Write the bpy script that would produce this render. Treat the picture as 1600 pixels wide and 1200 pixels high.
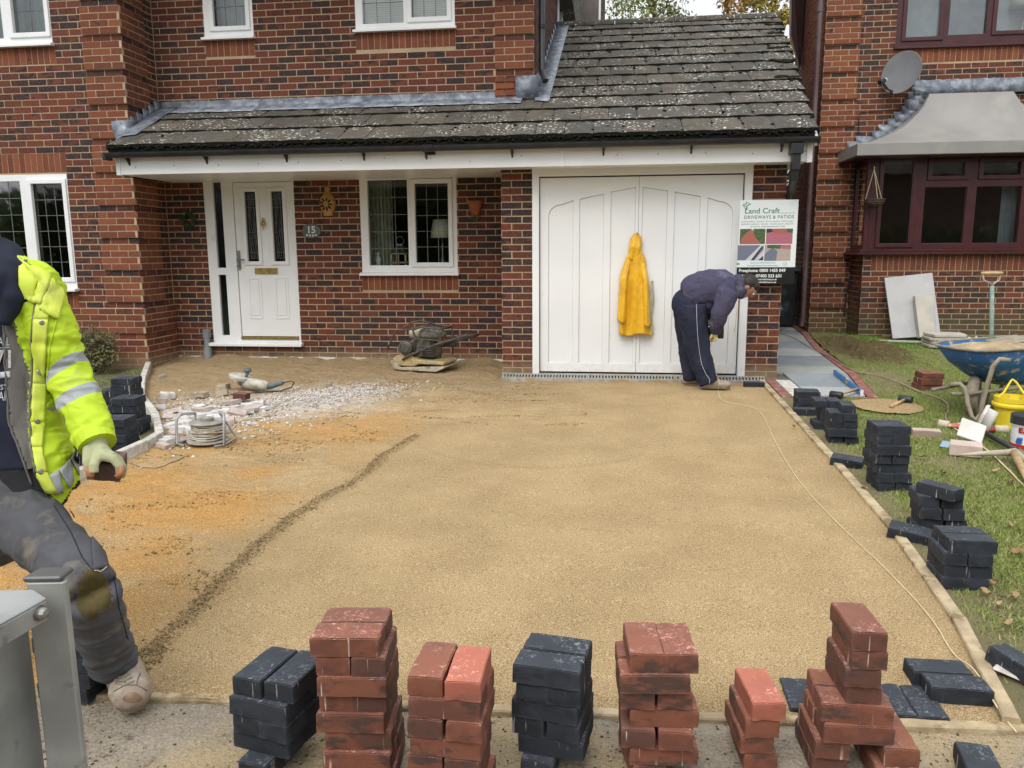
import bpy, bmesh, math, random
import numpy as np
from mathutils import Vector, Matrix, noise as mnoise
random.seed(7); np.random.seed(7)
scene = bpy.context.scene
for o in list(bpy.data.objects): bpy.data.objects.remove(o)
R = math.radians

# ---------------------------------------------------------------- camera
CZ = 1.37; CF = 1229.8
cp, cyaw, croll = 0.1692, -0.12652, -0.00645
FW = Vector((math.sin(cyaw)*math.cos(cp), math.cos(cyaw)*math.cos(cp), -math.sin(cp)))
RT = Vector((math.cos(cyaw), -math.sin(cyaw), 0)); UP = RT.cross(FW)
R2 = RT*math.cos(croll)+UP*math.sin(croll); U2 = UP*math.cos(croll)-RT*math.sin(croll)
CAM = Vector((0, 0, CZ))
cd = bpy.data.cameras.new('camera'); cam = bpy.data.objects.new('camera', cd); scene.collection.objects.link(cam)
cd.sensor_width = 36; cd.lens = CF/1600*36; cd.clip_end = 500; cd.clip_start = 0.05
m = Matrix((R2, U2, -FW)).transposed().to_4x4(); m.translation = CAM
cam.matrix_world = m; scene.camera = cam
# ---------------------------------------------------------------- world, sun, exposure
SUN_EL, SUN_AZ = R(52), R(200)      # azimuth measured clockwise from +Y (the street is south of the house)
w = bpy.data.worlds.new('World'); scene.world = w; w.use_nodes = True
wn = w.node_tree.nodes; wl = w.node_tree.links
bg = wn['Background']; bg.inputs[1].default_value = 0.13
sky = wn.new('ShaderNodeTexSky'); sky.sky_type = 'NISHITA'; sky.sun_disc = False
sky.sun_elevation = SUN_EL; sky.sun_rotation = SUN_AZ; sky.air_density = 1.0; sky.dust_density = 3.0
hs = wn.new('ShaderNodeHueSaturation'); hs.inputs['Saturation'].default_value = 0.16; hs.inputs['Value'].default_value = 1.0
cl = wn.new('ShaderNodeMixRGB'); cl.inputs[0].default_value = 0.55; cl.inputs[2].default_value = (7.6, 7.8, 8.2, 1)  # even cloud deck
tc = wn.new('ShaderNodeTexCoord'); sx_ = wn.new('ShaderNodeSeparateXYZ'); mr = wn.new('ShaderNodeMapRange'); mr.inputs[1].default_value = 0.0; mr.inputs[2].default_value = 1.0; mr.inputs[3].default_value = 0.72; mr.inputs[4].default_value = 1.9   # overcast: brighter overhead than at the horizon
vm = wn.new('ShaderNodeVectorMath'); vm.operation = 'SCALE'
wl.new(tc.outputs['Generated'], sx_.inputs[0]); wl.new(sx_.outputs[2], mr.inputs[0])
wl.new(sky.outputs[0], hs.inputs['Color']); wl.new(hs.outputs[0], cl.inputs[1]); wl.new(cl.outputs[0], vm.inputs[0]); wl.new(mr.outputs[0], vm.inputs['Scale']); wl.new(vm.outputs[0], bg.inputs[0])
sl = bpy.data.lights.new('sun', 'SUN'); sl.energy = 0.9; sl.angle = R(35); sl.color = (1.0, 0.96, 0.9)
so = bpy.data.objects.new('sun', sl); scene.collection.objects.link(so)
sd = Vector((math.sin(SUN_AZ)*math.cos(SUN_EL), math.cos(SUN_AZ)*math.cos(SUN_EL), math.sin(SUN_EL)))
so.rotation_euler = sd.to_track_quat('Z', 'Y').to_euler(); so.location = (0, -10, 20)
vs = scene.view_settings; vs.view_transform = 'Standard'; vs.look = 'None'; vs.exposure = 0.32; vs.gamma = 1; vs.use_curve_mapping = False
scene.render.engine = 'CYCLES'
scene.cycles.max_bounces = 6; scene.cycles.diffuse_bounces = 3; scene.cycles.transparent_max_bounces = 12

# ---------------------------------------------------------------- points: photo grid -> place
SL = 0.026
def GZ(y, x=0): return -SL*(8.55-y)                        # the plot falls gently to the street
def ray(u, v): return FW + R2*((u-800)/CF) - U2*((v-600)/CF)
def G(u, v, h=0):
    d = ray(u, v); n = Vector((0, -SL, 1)); t = (-SL*8.55+h-n.dot(CAM))/n.dot(d); return CAM+d*t
def PY(u, v, Y): d = ray(u, v); return CAM+d*(Y/d.y)
def PD(u, v, dd): return CAM+ray(u, v)*dd
def proj(p):
    q = Vector(p)-CAM; d = q.dot(FW); return (800+CF*q.dot(R2)/d, 600-CF*q.dot(U2)/d, d)

# ---------------------------------------------------------------- objects
W = {}
def tag(o, label=None, cat=None, group=None, kind=None):
    if label: o['label'] = label
    if cat: o['category'] = cat
    if group: o['group'] = group
    if kind: o['kind'] = kind
    return o
def link(o, parent=None, world=True, loc=None):
    scene.collection.objects.link(o)
    if parent is not None:
        o.parent = parent
        if world: o.matrix_parent_inverse = W[parent].inverted()
    return o
def empty(name, loc=(0, 0, 0), rz=0, label=None, cat=None, group=None, rot=None):
    o = bpy.data.objects.new(name, None); scene.collection.objects.link(o)
    o.empty_display_size = 0.1
    e = rot if rot else (0, 0, rz)
    o.location = loc; o.rotation_euler = e
    from mathutils import Euler
    W[o] = Matrix.Translation(Vector(loc)) @ Euler(e).to_matrix().to_4x4()
    return tag(o, label, cat, group)

class MB:
    """collects geometry; build() links it as one mesh object. Coordinates are world unless local=True at build."""
    def __init__(s): s.v = []; s.f = []; s.t = []; s.tone = (0.5, 0.5, 0.5)
    def add(s, vs, fs):
        b = len(s.v); s.v += [tuple(p) for p in vs]; s.f += [tuple(i+b for i in f) for f in fs]; s.t += [s.tone]*len(fs); return s
    def box(s, c, d, M=None):
        x, y, z = d[0]/2, d[1]/2, d[2]/2
        P = [Vector((i*x, j*y, k*z)) for k in (-1, 1) for j in (-1, 1) for i in (-1, 1)]
        if M is not None: P = [M @ p for p in P]
        c = Vector(c); P = [p+c for p in P]
        return s.add(P, [(0, 2, 3, 1), (4, 5, 7, 6), (0, 1, 5, 4), (2, 6, 7, 3), (0, 4, 6, 2), (1, 3, 7, 5)])
    def bb(s, a, b):
        return s.box([(a[i]+b[i])/2 for i in range(3)], [abs(a[i]-b[i]) for i in range(3)])
    def tube(s, pts, r, n=8, cap=True, closed=False):
        pts = [Vector(p) for p in pts]; k = len(pts); rs = r if isinstance(r, (list, tuple)) else [r]*k
        vs = []; prev = None
        for i, p in enumerate(pts):
            if closed: t = pts[(i+1) % k]-pts[i-1]
            else: t = pts[min(i+1, k-1)]-pts[max(i-1, 0)]
            if t.length < 1e-9: t = Vector((0, 0, 1))
            t.normalize()
            if prev is None: a = t.orthogonal().normalized()
            else:
                a = prev-t*prev.dot(t)
                a = a.normalized() if a.length > 1e-6 else t.orthogonal().normalized()
            prev = a; b = t.cross(a)
            for j in range(n):
                q = 2*math.pi*j/n; vs.append(p+(a*math.cos(q)+b*math.sin(q))*rs[i])
        fs = []
        for i in range(k if closed else k-1):
            i2 = (i+1) % k
            for j in range(n):
                fs.append((i*n+j, i*n+(j+1) % n, i2*n+(j+1) % n, i2*n+j))
        if cap and not closed: fs += [tuple(range(n-1, -1, -1)), tuple((k-1)*n+j for j in range(n))]
        return s.add(vs, fs)
    def lathe(s, prof, c=(0, 0, 0), n=20, M=None, sx=1, sy=1):
        vs = []
        for r_, z in prof:
            for j in range(n):
                q = 2*math.pi*j/n; vs.append(Vector((r_*math.cos(q)*sx, r_*math.sin(q)*sy, z)))
        if M is not None: vs = [M @ p for p in vs]
        c = Vector(c); vs = [p+c for p in vs]
        fs = [(i*n+j, i*n+(j+1) % n, (i+1)*n+(j+1) % n, (i+1)*n+j) for i in range(len(prof)-1) for j in range(n)]
        if prof[0][0] > 1e-6: fs.append(tuple(range(n-1, -1, -1)))
        if prof[-1][0] > 1e-6: fs.append(tuple((len(prof)-1)*n+j for j in range(n)))
        return s.add(vs, fs)
    def ball(s, c, r, n=12, m=8, M=None):
        r = r if isinstance(r, (list, tuple)) else (r, r, r)
        vs = []; c = Vector(c)
        for i in range(m+1):
            a = math.pi*i/m
            for j in range(n):
                q = 2*math.pi*j/n; p = Vector((r[0]*math.sin(a)*math.cos(q), r[1]*math.sin(a)*math.sin(q), -r[2]*math.cos(a)))
                if M is not None: p = M @ p
                vs.append(p+c)
        fs = [(i*n+j, i*n+(j+1) % n, (i+1)*n+(j+1) % n, (i+1)*n+j) for i in range(m) for j in range(n)]
        return s.add(vs, fs)
    def prism(s, poly, off):
        """poly: 3D points (one plane), off: extrusion vector"""
        poly = [Vector(p) for p in poly]; off = Vector(off); n = len(poly)
        vs = poly+[p+off for p in poly]
        fs = [tuple(range(n)), tuple(range(2*n-1, n-1, -1))]+[(i, i+n, (i+1) % n+n, (i+1) % n) for i in range(n)]
        return s.add(vs, fs)
    def sheet(s, rows):
        a, b = len(rows), len(rows[0])
        return s.add([p for r_ in rows for p in r_], [(i*b+j, i*b+j+1, (i+1)*b+j+1, (i+1)*b+j) for i in range(a-1) for j in range(b-1)])
    def mesh(s, name, mat=None, smooth=False, tones=False, fix=True):
        me = bpy.data.meshes.new(name); me.from_pydata(s.v, [], s.f)
        if fix:
            bm = bmesh.new(); bm.from_mesh(me)
            if not tones: bmesh.ops.remove_doubles(bm, verts=bm.verts, dist=1e-5)
            bmesh.ops.recalc_face_normals(bm, faces=bm.faces); bm.to_mesh(me); bm.free()
        if tones and len(me.polygons) == len(s.t):
            at = me.attributes.new('tone', 'FLOAT_COLOR', 'FACE')
            at.data.foreach_set('color', np.array([(*t, 1) for t in s.t], dtype=np.float32).ravel())
        if mat:
            for q in (mat if isinstance(mat, (list, tuple)) else [mat]): me.materials.append(q)
        if smooth: me.polygons.foreach_set('use_smooth', [True]*len(me.polygons))
        return me
    def build(s, name, mat=None, parent=None, smooth=False, world=True, tones=False, bevel=0, seg=1, fix=True, auto=None):
        me = s.mesh(name, mat, smooth, tones, fix)
        if bevel:
            bm = bmesh.new(); bm.from_mesh(me)
            es = [e for e in bm.edges if len(e.link_faces) == 2 and e.calc_face_angle(0) > 0.5]
            bmesh.ops.bevel(bm, geom=es, offset=bevel, segments=seg, affect='EDGES', clamp_overlap=True); bm.to_mesh(me); bm.free()
        if auto:
            me.polygons.foreach_set('use_smooth', [True]*len(me.polygons)); me.set_sharp_from_angle(angle=R(auto))
        o = bpy.data.objects.new(name, me); link(o, parent, world)
        W[o] = (W[parent].copy() if (parent is not None and not world) else Matrix.Identity(4))
        return o
def inst(me, name, parent, M):
    """an object using shared mesh data, placed by world matrix"""
    o = bpy.data.objects.new(name, me); scene.collection.objects.link(o)
    if parent is not None:
        o.parent = parent; o.matrix_parent_inverse = W[parent].inverted()
    o.matrix_basis = M; W[o] = M
    return o
def rotz(a): return Matrix.Rotation(a, 3, 'Z')
def frame_of(z, x=None):
    z = Vector(z).normalized(); x = Vector(x) if x is not None else z.orthogonal()
    x = (x-z*x.dot(z)).normalized(); return Matrix((x, z.cross(x), z)).transposed()

def plate(outer, holes, depth, bevel=0, res=1):
    """flat plate with holes in the XY plane, made with a 2D curve; returns (verts, faces) centred on z=0"""
    cu = bpy.data.curves.new('t', 'CURVE'); cu.dimensions = '2D'; cu.fill_mode = 'BOTH'; cu.extrude = max(depth/2-bevel, 0); cu.bevel_depth = bevel; cu.bevel_resolution = res
    if bevel: cu.offset = -bevel
    for L in [outer]+list(holes):
        sp = cu.splines.new('POLY'); sp.points.add(len(L)-1); sp.use_cyclic_u = True
        for i, p in enumerate(L): sp.points[i].co = (p[0], p[1], 0, 1)
    o = bpy.data.objects.new('t', cu); scene.collection.objects.link(o)
    dg = bpy.context.evaluated_depsgraph_get(); me = bpy.data.meshes.new_from_object(o.evaluated_get(dg))
    v = [q.co.copy() for q in me.vertices]; f = [tuple(p.vertices) for p in me.polygons]
    bpy.data.objects.remove(o); bpy.data.curves.remove(cu); bpy.data.meshes.remove(me); return v, f
def rect(x0, x1, y0, y1): return [(x0, y0), (x1, y0), (x1, y1), (x0, y1)]
TXT = {}
def text(name, s, size, mat, parent, origin, xdir=(1, 0, 0), ydir=(0, 0, 1), align='LEFT', depth=0.0006, sx=1.0, bold=0.0, shear=0, spacing=1):
    cu = bpy.data.curves.new(name, 'FONT'); cu.body = s; cu.size = size; cu.extrude = depth; cu.align_x = align; cu.offset = bold; cu.resolution_u = 3; cu.shear = shear; cu.space_character = spacing
    o = bpy.data.objects.new(name, cu); scene.collection.objects.link(o)
    dg = bpy.context.evaluated_depsgraph_get(); me = bpy.data.meshes.new_from_object(o.evaluated_get(dg))
    bpy.data.objects.remove(o); bpy.data.curves.remove(cu)
    X = Vector(xdir).normalized(); Y = Vector(ydir).normalized(); Z = X.cross(Y); O = Vector(origin)
    for q in me.vertices: c = q.co.copy(); q.co = O+X*(c.x*sx)+Y*c.y+Z*c.z
    me.materials.clear(); me.materials.append(mat)
    o = bpy.data.objects.new(name, me); link(o, parent, True); W[o] = Matrix.Identity(4); return o
def remesh(mb, voxel, smooth=4, sub=0, disp=None):
    """fuse overlapping solids into one continuous skin; returns a mesh. disp(co)->offset along the normal"""
    me = mb.mesh('t', fix=True)
    o = bpy.data.objects.new('t', me); scene.collection.objects.link(o)
    r_ = o.modifiers.new('r', 'REMESH'); r_.mode = 'VOXEL'; r_.voxel_size = voxel; r_.adaptivity = 0
    if smooth: q = o.modifiers.new('s', 'SMOOTH'); q.iterations = smooth; q.factor = 0.5
    dg = bpy.context.evaluated_depsgraph_get(); out = bpy.data.meshes.new_from_object(o.evaluated_get(dg))
    bpy.data.objects.remove(o); bpy.data.meshes.remove(me)
    if disp:
        n = len(out.vertices); co = [q.co.copy() for q in out.vertices]; no = [q.normal.copy() for q in out.vertices]
        for i in range(n): out.vertices[i].co = co[i]+no[i]*disp(co[i], no[i])
    out.polygons.foreach_set('use_smooth', [True]*len(out.polygons))
    return out
def mobj(me, name, mats, parent=None, world=True):
    me.materials.clear()
    for q in (mats if isinstance(mats, (list, tuple)) else [mats]): me.materials.append(q)
    o = bpy.data.objects.new(name, me); link(o, parent, world); W[o] = Matrix.Identity(4); return o
def fbm(p, sc, o=3):
    s_ = 0; a = 1
    for i in range(o): s_ += a*mnoise.noise(Vector(p)*sc); sc *= 2; a *= 0.5
    return s_

# ---------------------------------------------------------------- materials
MATS = {}
class NT:
    def __init__(s, name):
        s.m = bpy.data.materials.new(name); s.m.use_nodes = True; s.t = s.m.node_tree; s.n = s.t.nodes; s.b = s.n['Principled BSDF']
        s.geo = s.n.new('ShaderNodeNewGeometry')
    def L(s, a, b): s.t.links.new(a, b)
    def val(s, x):
        return x
    def noise(s, scale, detail=4, rough=0.55, vec=None, out=0, stretch=None, dist=0):
        q = s.n.new('ShaderNodeTexNoise'); q.inputs['Scale'].default_value = scale; q.inputs['Detail'].default_value = detail; q.inputs['Roughness'].default_value = rough
        q.inputs['Distortion'].default_value = dist
        v = vec if vec is not None else s.geo.outputs['Position']
        if stretch:
            mp = s.n.new('ShaderNodeMapping'); mp.inputs['Scale'].default_value = stretch; s.L(v, mp.inputs['Vector']); v = mp.outputs[0]
        s.L(v, q.inputs['Vector']); return q.outputs[out]
    def voro(s, scale, feature='F1', out='Distance', vec=None, rnd=1):
        q = s.n.new('ShaderNodeTexVoronoi'); q.feature = feature; q.inputs['Scale'].default_value = scale; q.inputs['Randomness'].default_value = rnd
        s.L(vec if vec is not None else s.geo.outputs['Position'], q.inputs['Vector']); return q.outputs[out]
    def ramp(s, x, a, b, lo=0.0, hi=1.0):
        q = s.n.new('ShaderNodeMapRange'); q.interpolation_type = 'SMOOTHSTEP'; q.inputs[1].default_value = a; q.inputs[2].default_value = b; q.inputs[3].default_value = lo; q.inputs[4].default_value = hi
        s.L(x, q.inputs[0]); return q.outputs[0]
    def mix(s, f, a, b, mode='MIX'):
        q = s.n.new('ShaderNodeMixRGB'); q.blend_type = mode
        for i, x in ((0, f), (1, a), (2, b)):
            if hasattr(x, 'links') or hasattr(x, 'is_output'): s.L(x, q.inputs[i])
            elif isinstance(x, (int, float)): q.inputs[i].default_value = x if i == 0 else (x, x, x, 1)
            else: q.inputs[i].default_value = (*x, 1)
        return q.outputs[0]
    def math(s, op, a, b=0.0):
        q = s.n.new('ShaderNodeMath'); q.operation = op
        for i, x in ((0, a), (1, b)):
            if hasattr(x, 'is_output'): s.L(x, q.inputs[i])
            else: q.inputs[i].default_value = x
        return q.outputs[0]
    def attr(s, name, typ='GEOMETRY'):
        q = s.n.new('ShaderNodeAttribute'); q.attribute_name = name; q.attribute_type = typ; return q
    def sep(s, x):
        q = s.n.new('ShaderNodeSeparateColor'); s.L(x, q.inputs[0]); return q.outputs
    def bump(s, h, strength=0.5, dist=0.01, prev=None):
        q = s.n.new('ShaderNodeBump'); q.inputs['Strength'].default_value = strength; q.inputs['Distance'].default_value = dist; s.L(h, q.inputs['Height'])
        if prev is not None: s.L(prev, q.inputs['Normal'])
        return q.outputs[0]
    def fin(s, col=None, rough=None, nor=None, metal=None, spec=None):
        for k, x in (('Base Color', col), ('Roughness', rough), ('Metallic', metal), ('Normal', nor), ('Specular IOR Level', spec)):
            if x is None: continue
            if hasattr(x, 'is_output'): s.L(x, s.b.inputs[k])
            else: s.b.inputs[k].default_value = (*x, 1) if k == 'Base Color' else x
        return s.m
def M_(name, c1, c2=None, scale=20, rough=0.6, bump=0.0, bs=60, bd=0.004, metal=0.0, dirt=None, dscale=6, dthr=(0.5, 0.7), spec=0.4, detail=4):
    """colour varying between c1 and c2 by noise, optional dirt colour in patches, fine relief"""
    t = NT(name); c2 = c2 or tuple(x*0.8 for x in c1)
    col = t.mix(t.ramp(t.noise(scale, detail), 0.35, 0.65), c1, c2)
    if dirt: col = t.mix(t.ramp(t.noise(dscale, 5, 0.65), *dthr), col, dirt)
    nor = t.bump(t.noise(bs, 5, 0.6), bump, bd) if bump else None
    return t.fin(col, rough, nor, metal, spec)

def brick_mat(name, red, red2, dark, orange, grime=((0.30, 0.22, 0.13), 0.0, 0.28)):
    t = NT(name); a = t.sep(t.attr('tone').outputs['Color'])
    n1 = t.noise(9, 3, 0.6, stretch=(1, 1, 1.5)); n2 = t.noise(60, 4, 0.7)
    base = t.mix(a[1], red, red2)
    base = t.mix(a[2], base, orange)
    k = t.math('ADD', a[0], t.math('MULTIPLY', t.math('SUBTRACT', n1, 0.5), 1.5))
    base = t.mix(t.ramp(k, 0.42, 0.62), base, dark)
    base = t.mix(t.ramp(n2, 0.45, 0.75, 0, 0.35), base, (0.30, 0.20, 0.15))
    base = t.mix(t.ramp(t.noise(1.3, 3, 0.6), 0.45, 0.75, 0, 0.25), base, (0.10, 0.06, 0.045))
    base = t.mix(t.ramp(t.noise(23, 4, 0.7), 0.72, 0.8, 0, 0.5), base, (0.55, 0.5, 0.45))
    zz = t.n.new('ShaderNodeSeparateXYZ'); t.L(t.geo.outputs['Position'], zz.inputs[0])
    gk = t.math('ADD', t.ramp(zz.outputs[2], grime[1], grime[2], 0.55, 0.0), t.math('MULTIPLY', t.math('SUBTRACT', t.noise(5, 5, .7), .5), .55))
    base = t.mix(t.ramp(gk, 0.12, 0.6, 0, 0.75), base, grime[0])
    base = t.mix(t.ramp(t.noise(0.8, 4, 0.6, stretch=(1, 1, .35)), 0.5, 0.72, 0, 0.35), base, (0.05, 0.03, 0.024))
    return t.fin(base, 0.88, t.bump(t.noise(130, 4, 0.7), 0.5, 0.003), None, 0.25)
BRICK = brick_mat('house_brick', (0.155, 0.042, 0.023), (0.104, 0.030, 0.020), (0.034, 0.022, 0.025), (0.245, 0.076, 0.035))
def mortar_mat():
    t = NT('mortar'); col = t.mix(t.ramp(t.noise(3, 4), 0.3, 0.7), (0.48, 0.355, 0.215), (0.36, 0.265, 0.165))
    col = t.mix(t.ramp(t.noise(90, 3), 0.4, 0.8, 0, .5), col, (0.6, 0.5, 0.38))
    return t.fin(col, 0.95, t.bump(t.noise(200, 3), 0.5, 0.003), None, 0.2)
MORTAR = mortar_mat()
UPVC = M_('white_upvc', (0.83, 0.84, 0.83), (0.78, 0.79, 0.78), 2.5, 0.32, 0.0, dirt=(0.5, 0.49, 0.44), dscale=5, dthr=(0.66, 0.95), spec=0.5)
def door_mat():
    t = NT('white_garage_paint'); col = t.mix(t.ramp(t.noise(1.2, 4), 0.3, 0.7), (0.82, 0.83, 0.82), (0.76, 0.77, 0.765))
    col = t.mix(t.ramp(t.noise(7, 6, 0.7, stretch=(1, 1, 0.25)), 0.6, 0.85, 0, 0.5), col, (0.55, 0.53, 0.47))
    col = t.mix(t.ramp(t.noise(45, 3, 0.5), 0.74, 0.8, 0, 0.6), col, (0.35, 0.32, 0.28))
    zs = t.n.new('ShaderNodeSeparateXYZ'); t.L(t.geo.outputs['Position'], zs.inputs[0])
    splash = t.math('ADD', t.ramp(zs.outputs[2], 0.0, 0.35, 0.45, 0.0), t.math('MULTIPLY', t.math('SUBTRACT', t.noise(14, 5, 0.7), 0.5), 0.8))
    col = t.mix(t.ramp(splash, 0.25, 0.8, 0, 0.6), col, (0.45, 0.36, 0.22))
    return t.fin(col, 0.42, t.bump(t.noise(2.2, 3), 0.15, 0.01), None, 0.4)
GPAINT = door_mat()
MAROON = M_('maroon_upvc', (0.07, 0.016, 0.018), (0.05, 0.012, 0.014), 8, 0.35, spec=0.5)
BLACKP = M_('black_plastic', (0.018, 0.019, 0.022), (0.03, 0.03, 0.034), 5, 0.38, dirt=(0.09, 0.08, 0.07), dscale=9, dthr=(0.6, 0.9))
LEAD = M_('lead_sheet', (0.24, 0.265, 0.30), (0.12, 0.135, 0.165), 9, 0.5, 0.5, 25, 0.006, metal=0.25, dirt=(0.42, 0.45, 0.48), dscale=10, dthr=(0.5, 0.75))
BROWNP = M_('brown_downpipe', (0.09, 0.05, 0.045), (0.13, 0.09, 0.085), 3, 0.4)
SOFFIT = M_('soffit_board', (0.16, 0.14, 0.12), (0.12, 0.10, 0.09), 3, 0.6)
CONC = M_('concrete', (0.44, 0.40, 0.33), (0.30, 0.27, 0.22), 12, 0.92, 0.6, 90, 0.004, dirt=(0.36, 0.27, 0.14), dscale=4, dthr=(0.48, 0.62), spec=0.2)
CONCL = M_('pale_concrete', (0.62, 0.60, 0.55), (0.45, 0.42, 0.37), 14, 0.9, 0.5, 90, 0.004, dirt=(0.42, 0.34, 0.22), dscale=5, dthr=(0.52, 0.7), spec=0.2)
GALV = M_('galvanised_steel', (0.38, 0.39, 0.375), (0.28, 0.29, 0.28), 5, 0.45, 0.25, 40, 0.002, metal=0.35, dirt=(0.17, 0.15, 0.12), dscale=16, dthr=(0.58, 0.75))
STEEL = M_('worn_steel', (0.35, 0.34, 0.32), (0.2, 0.19, 0.17), 20, 0.4, 0.3, 60, 0.002, metal=0.8)
WOOD = M_('ash_wood', (0.55, 0.38, 0.20), (0.42, 0.28, 0.14), 12, 0.6, 0.3, 80, 0.002)
WHITE = M_('white_paint', (0.8, 0.8, 0.78), (0.72, 0.72, 0.7), 4, 0.5)
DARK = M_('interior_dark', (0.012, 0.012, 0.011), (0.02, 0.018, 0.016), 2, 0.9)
GOLD = M_('brass', (0.62, 0.45, 0.16), (0.45, 0.31, 0.10), 20, 0.3, metal=0.9)

def glass_mat(name, tint=(0.9, 0.95, 0.93), trans=0.88, rough=0.03):
    t = NT(name); t.n.remove(t.b)
    out = t.n['Material Output']; tr = t.n.new('ShaderNodeBsdfTransparent'); tr.inputs[0].default_value = (*tint, 1)
    gl = t.n.new('ShaderNodeBsdfGlossy'); gl.inputs['Roughness'].default_value = rough; gl.inputs['Color'].default_value = (1, 1, 1, 1)
    nb = t.n.new('ShaderNodeBump'); nb.inputs['Strength'].default_value = 0.04; nb.inputs['Distance'].default_value = 0.02
    t.L(t.noise(2.5, 2), nb.inputs['Height']); t.L(nb.outputs[0], gl.inputs['Normal'])
    fr = t.n.new('ShaderNodeFresnel'); fr.inputs[0].default_value = 1.5
    k = t.math('ADD', t.math('MULTIPLY', fr.outputs[0], 1.3), 1-trans)
    mx = t.n.new('ShaderNodeMixShader'); t.L(k, mx.inputs[0]); t.L(tr.outputs[0], mx.inputs[1]); t.L(gl.outputs[0], mx.inputs[2]); t.L(mx.outputs[0], out.inputs[0])
    return t.m
GLASS = glass_mat('window_glass', trans=0.97)
GLASS2 = glass_mat('neighbour_glass', (0.8, 0.85, 0.85), 0.93)
# ================================================================ BRICKWORK
BM = {}
TON = [(r_, g_, 0.0) for r_ in (0.05, 0.22, 0.36, 0.48, 0.56, 0.66, 0.8) for g_ in (0.15, 0.85)]
TOQ = [(0.0, 0.3, 0.9), (0.05, 0.8, 0.6), (0.2, 0.5, 0.35), (0.25, 0.6, 0.5), (0.0, 0.2, 0.75), (0.32, 0.4, 0.2)]
TON2 = [(r_, g_, b_) for r_ in (0.0, 0.12, 0.3, 0.45) for g_, b_ in ((0.1, 0.12), (0.7, 0.3), (0.4, 0.0))]
def brick_mesh(w_, h_, out, tone, mat):
    k = (round(w_, 3), round(h_, 3), round(out, 3), tone, mat.name)
    if k not in BM:
        b = MB(); b.tone = tone
        j = lambda: random.uniform(-0.0012, 0.0012)
        y0, y1 = -out, 0.02; c = 0.002
        A = [(-w_/2+j(), y0, -h_/2+j()), (w_/2+j(), y0, -h_/2+j()), (w_/2+j(), y0, h_/2+j()), (-w_/2+j(), y0, h_/2+j())]
        B = [(p[0], y1, p[2]) for p in A]
        b.add(A+B, [(0, 1, 2, 3), (0, 4, 5, 1), (1, 5, 6, 2), (2, 6, 7, 3), (3, 7, 4, 0)])
        BM[k] = b.mesh('brick', mat, tones=True, fix=False)
    return BM[k]
def course_rects(x0, x1, z0, z1, datum, holes=(), phase=0.0, header=0.1125, tone=None, out=None):
    """stretcher bond rectangles of one wall face"""
    L = []; k0 = math.floor((z0-datum)/0.075); k = k0
    while datum+k*0.075 < z1-1e-4:
        za = datum+k*0.075+0.0062; zb = za+0.0626; za = max(za, z0); zb = min(zb, z1)
        if zb-za > 0.02:
            iv = [(x0, x1)]
            for (ha, hb, hz0, hz1) in holes:
                if min(zb, hz1)-max(za, hz0) > 0.012:
                    nv = []
                    for a, b in iv:
                        if hb <= a or ha >= b: nv.append((a, b))
                        else:
                            if ha-a > 0.02: nv.append((a, ha))
                            if b-hb > 0.02: nv.append((hb, b))
                    iv = nv
            for a, b in iv:
                off = phase+(0.1125 if k % 2 else 0)
                n = math.floor((a-off)/0.225)
                while off+n*0.225 < b:
                    xa = max(a, off+n*0.225+0.006); xb = min(b, off+(n+1)*0.225-0.006)
                    if xb-xa > 0.025: L.append([xa, xb, za, zb, (out(k, xa, xb) if out else 0.003), (tone(k, (xa+xb)/2) if tone else random.choice(TON))])
                    n += 1
        k += 1
    return L
def soldier_rects(x0, x1, z0, z1, out=0.003, tones=TOQ):
    L = []; n = max(1, round((x1-x0)/0.075)); s_ = (x1-x0)/n
    for i in range(n): L.append([x0+i*s_+0.004, x0+(i+1)*s_-0.004, z0+0.005, z1-0.005, out, random.choice(tones)])
    return L
def quoin_backing(house, name, o, xd, nd, x0, x1, z0, z1, rec, t=0.0265):
    o = Vector(o); xd = Vector(xd); nd = Vector(nd); z = z0; k = None; b = MB()
    zs = [z0+i*0.005 for i in range(int((z1-z0)/0.005)+1)]; start = None
    for z in zs+[None]:
        on = z is not None and not rec(z)
        if on and start is None: start = z
        if not on and start is not None:
            e = (z if z is not None else z1); P = lambda x, zz: o+xd*x+Vector((0, 0, zz))
            b.prism([P(x0, start+.002), P(x1, start+.002), P(x1, e-.002), P(x0, e-.002)], nd*t); start = None
    ob_ = b.build(name, MORTAR, house); ob_['kind'] = 'stuff'; return ob_
class Wall:
    def __init__(s, house, name, O, xd, nd, x0, x1, z0, z1, holes=(), thick=0.1):
        """O origin, xd direction of the wall's x, nd outward normal"""
        s.O = Vector(O); s.X = Vector(xd); s.N = Vector(nd); s.rects = []; s.holes = list(holes)
        v, f = plate(rect(x0, x1, z0, z1), [rect(*h) for h in holes], thick)
        b = MB(); b.add([s.P(q.x, q.y, -thick/2+q.z) for q in v], f)
        s.o = b.build(name, MORTAR, house)
    def P(s, x, z, n=0): return s.O+s.X*x+Vector((0, 0, z))+s.N*n
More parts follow.
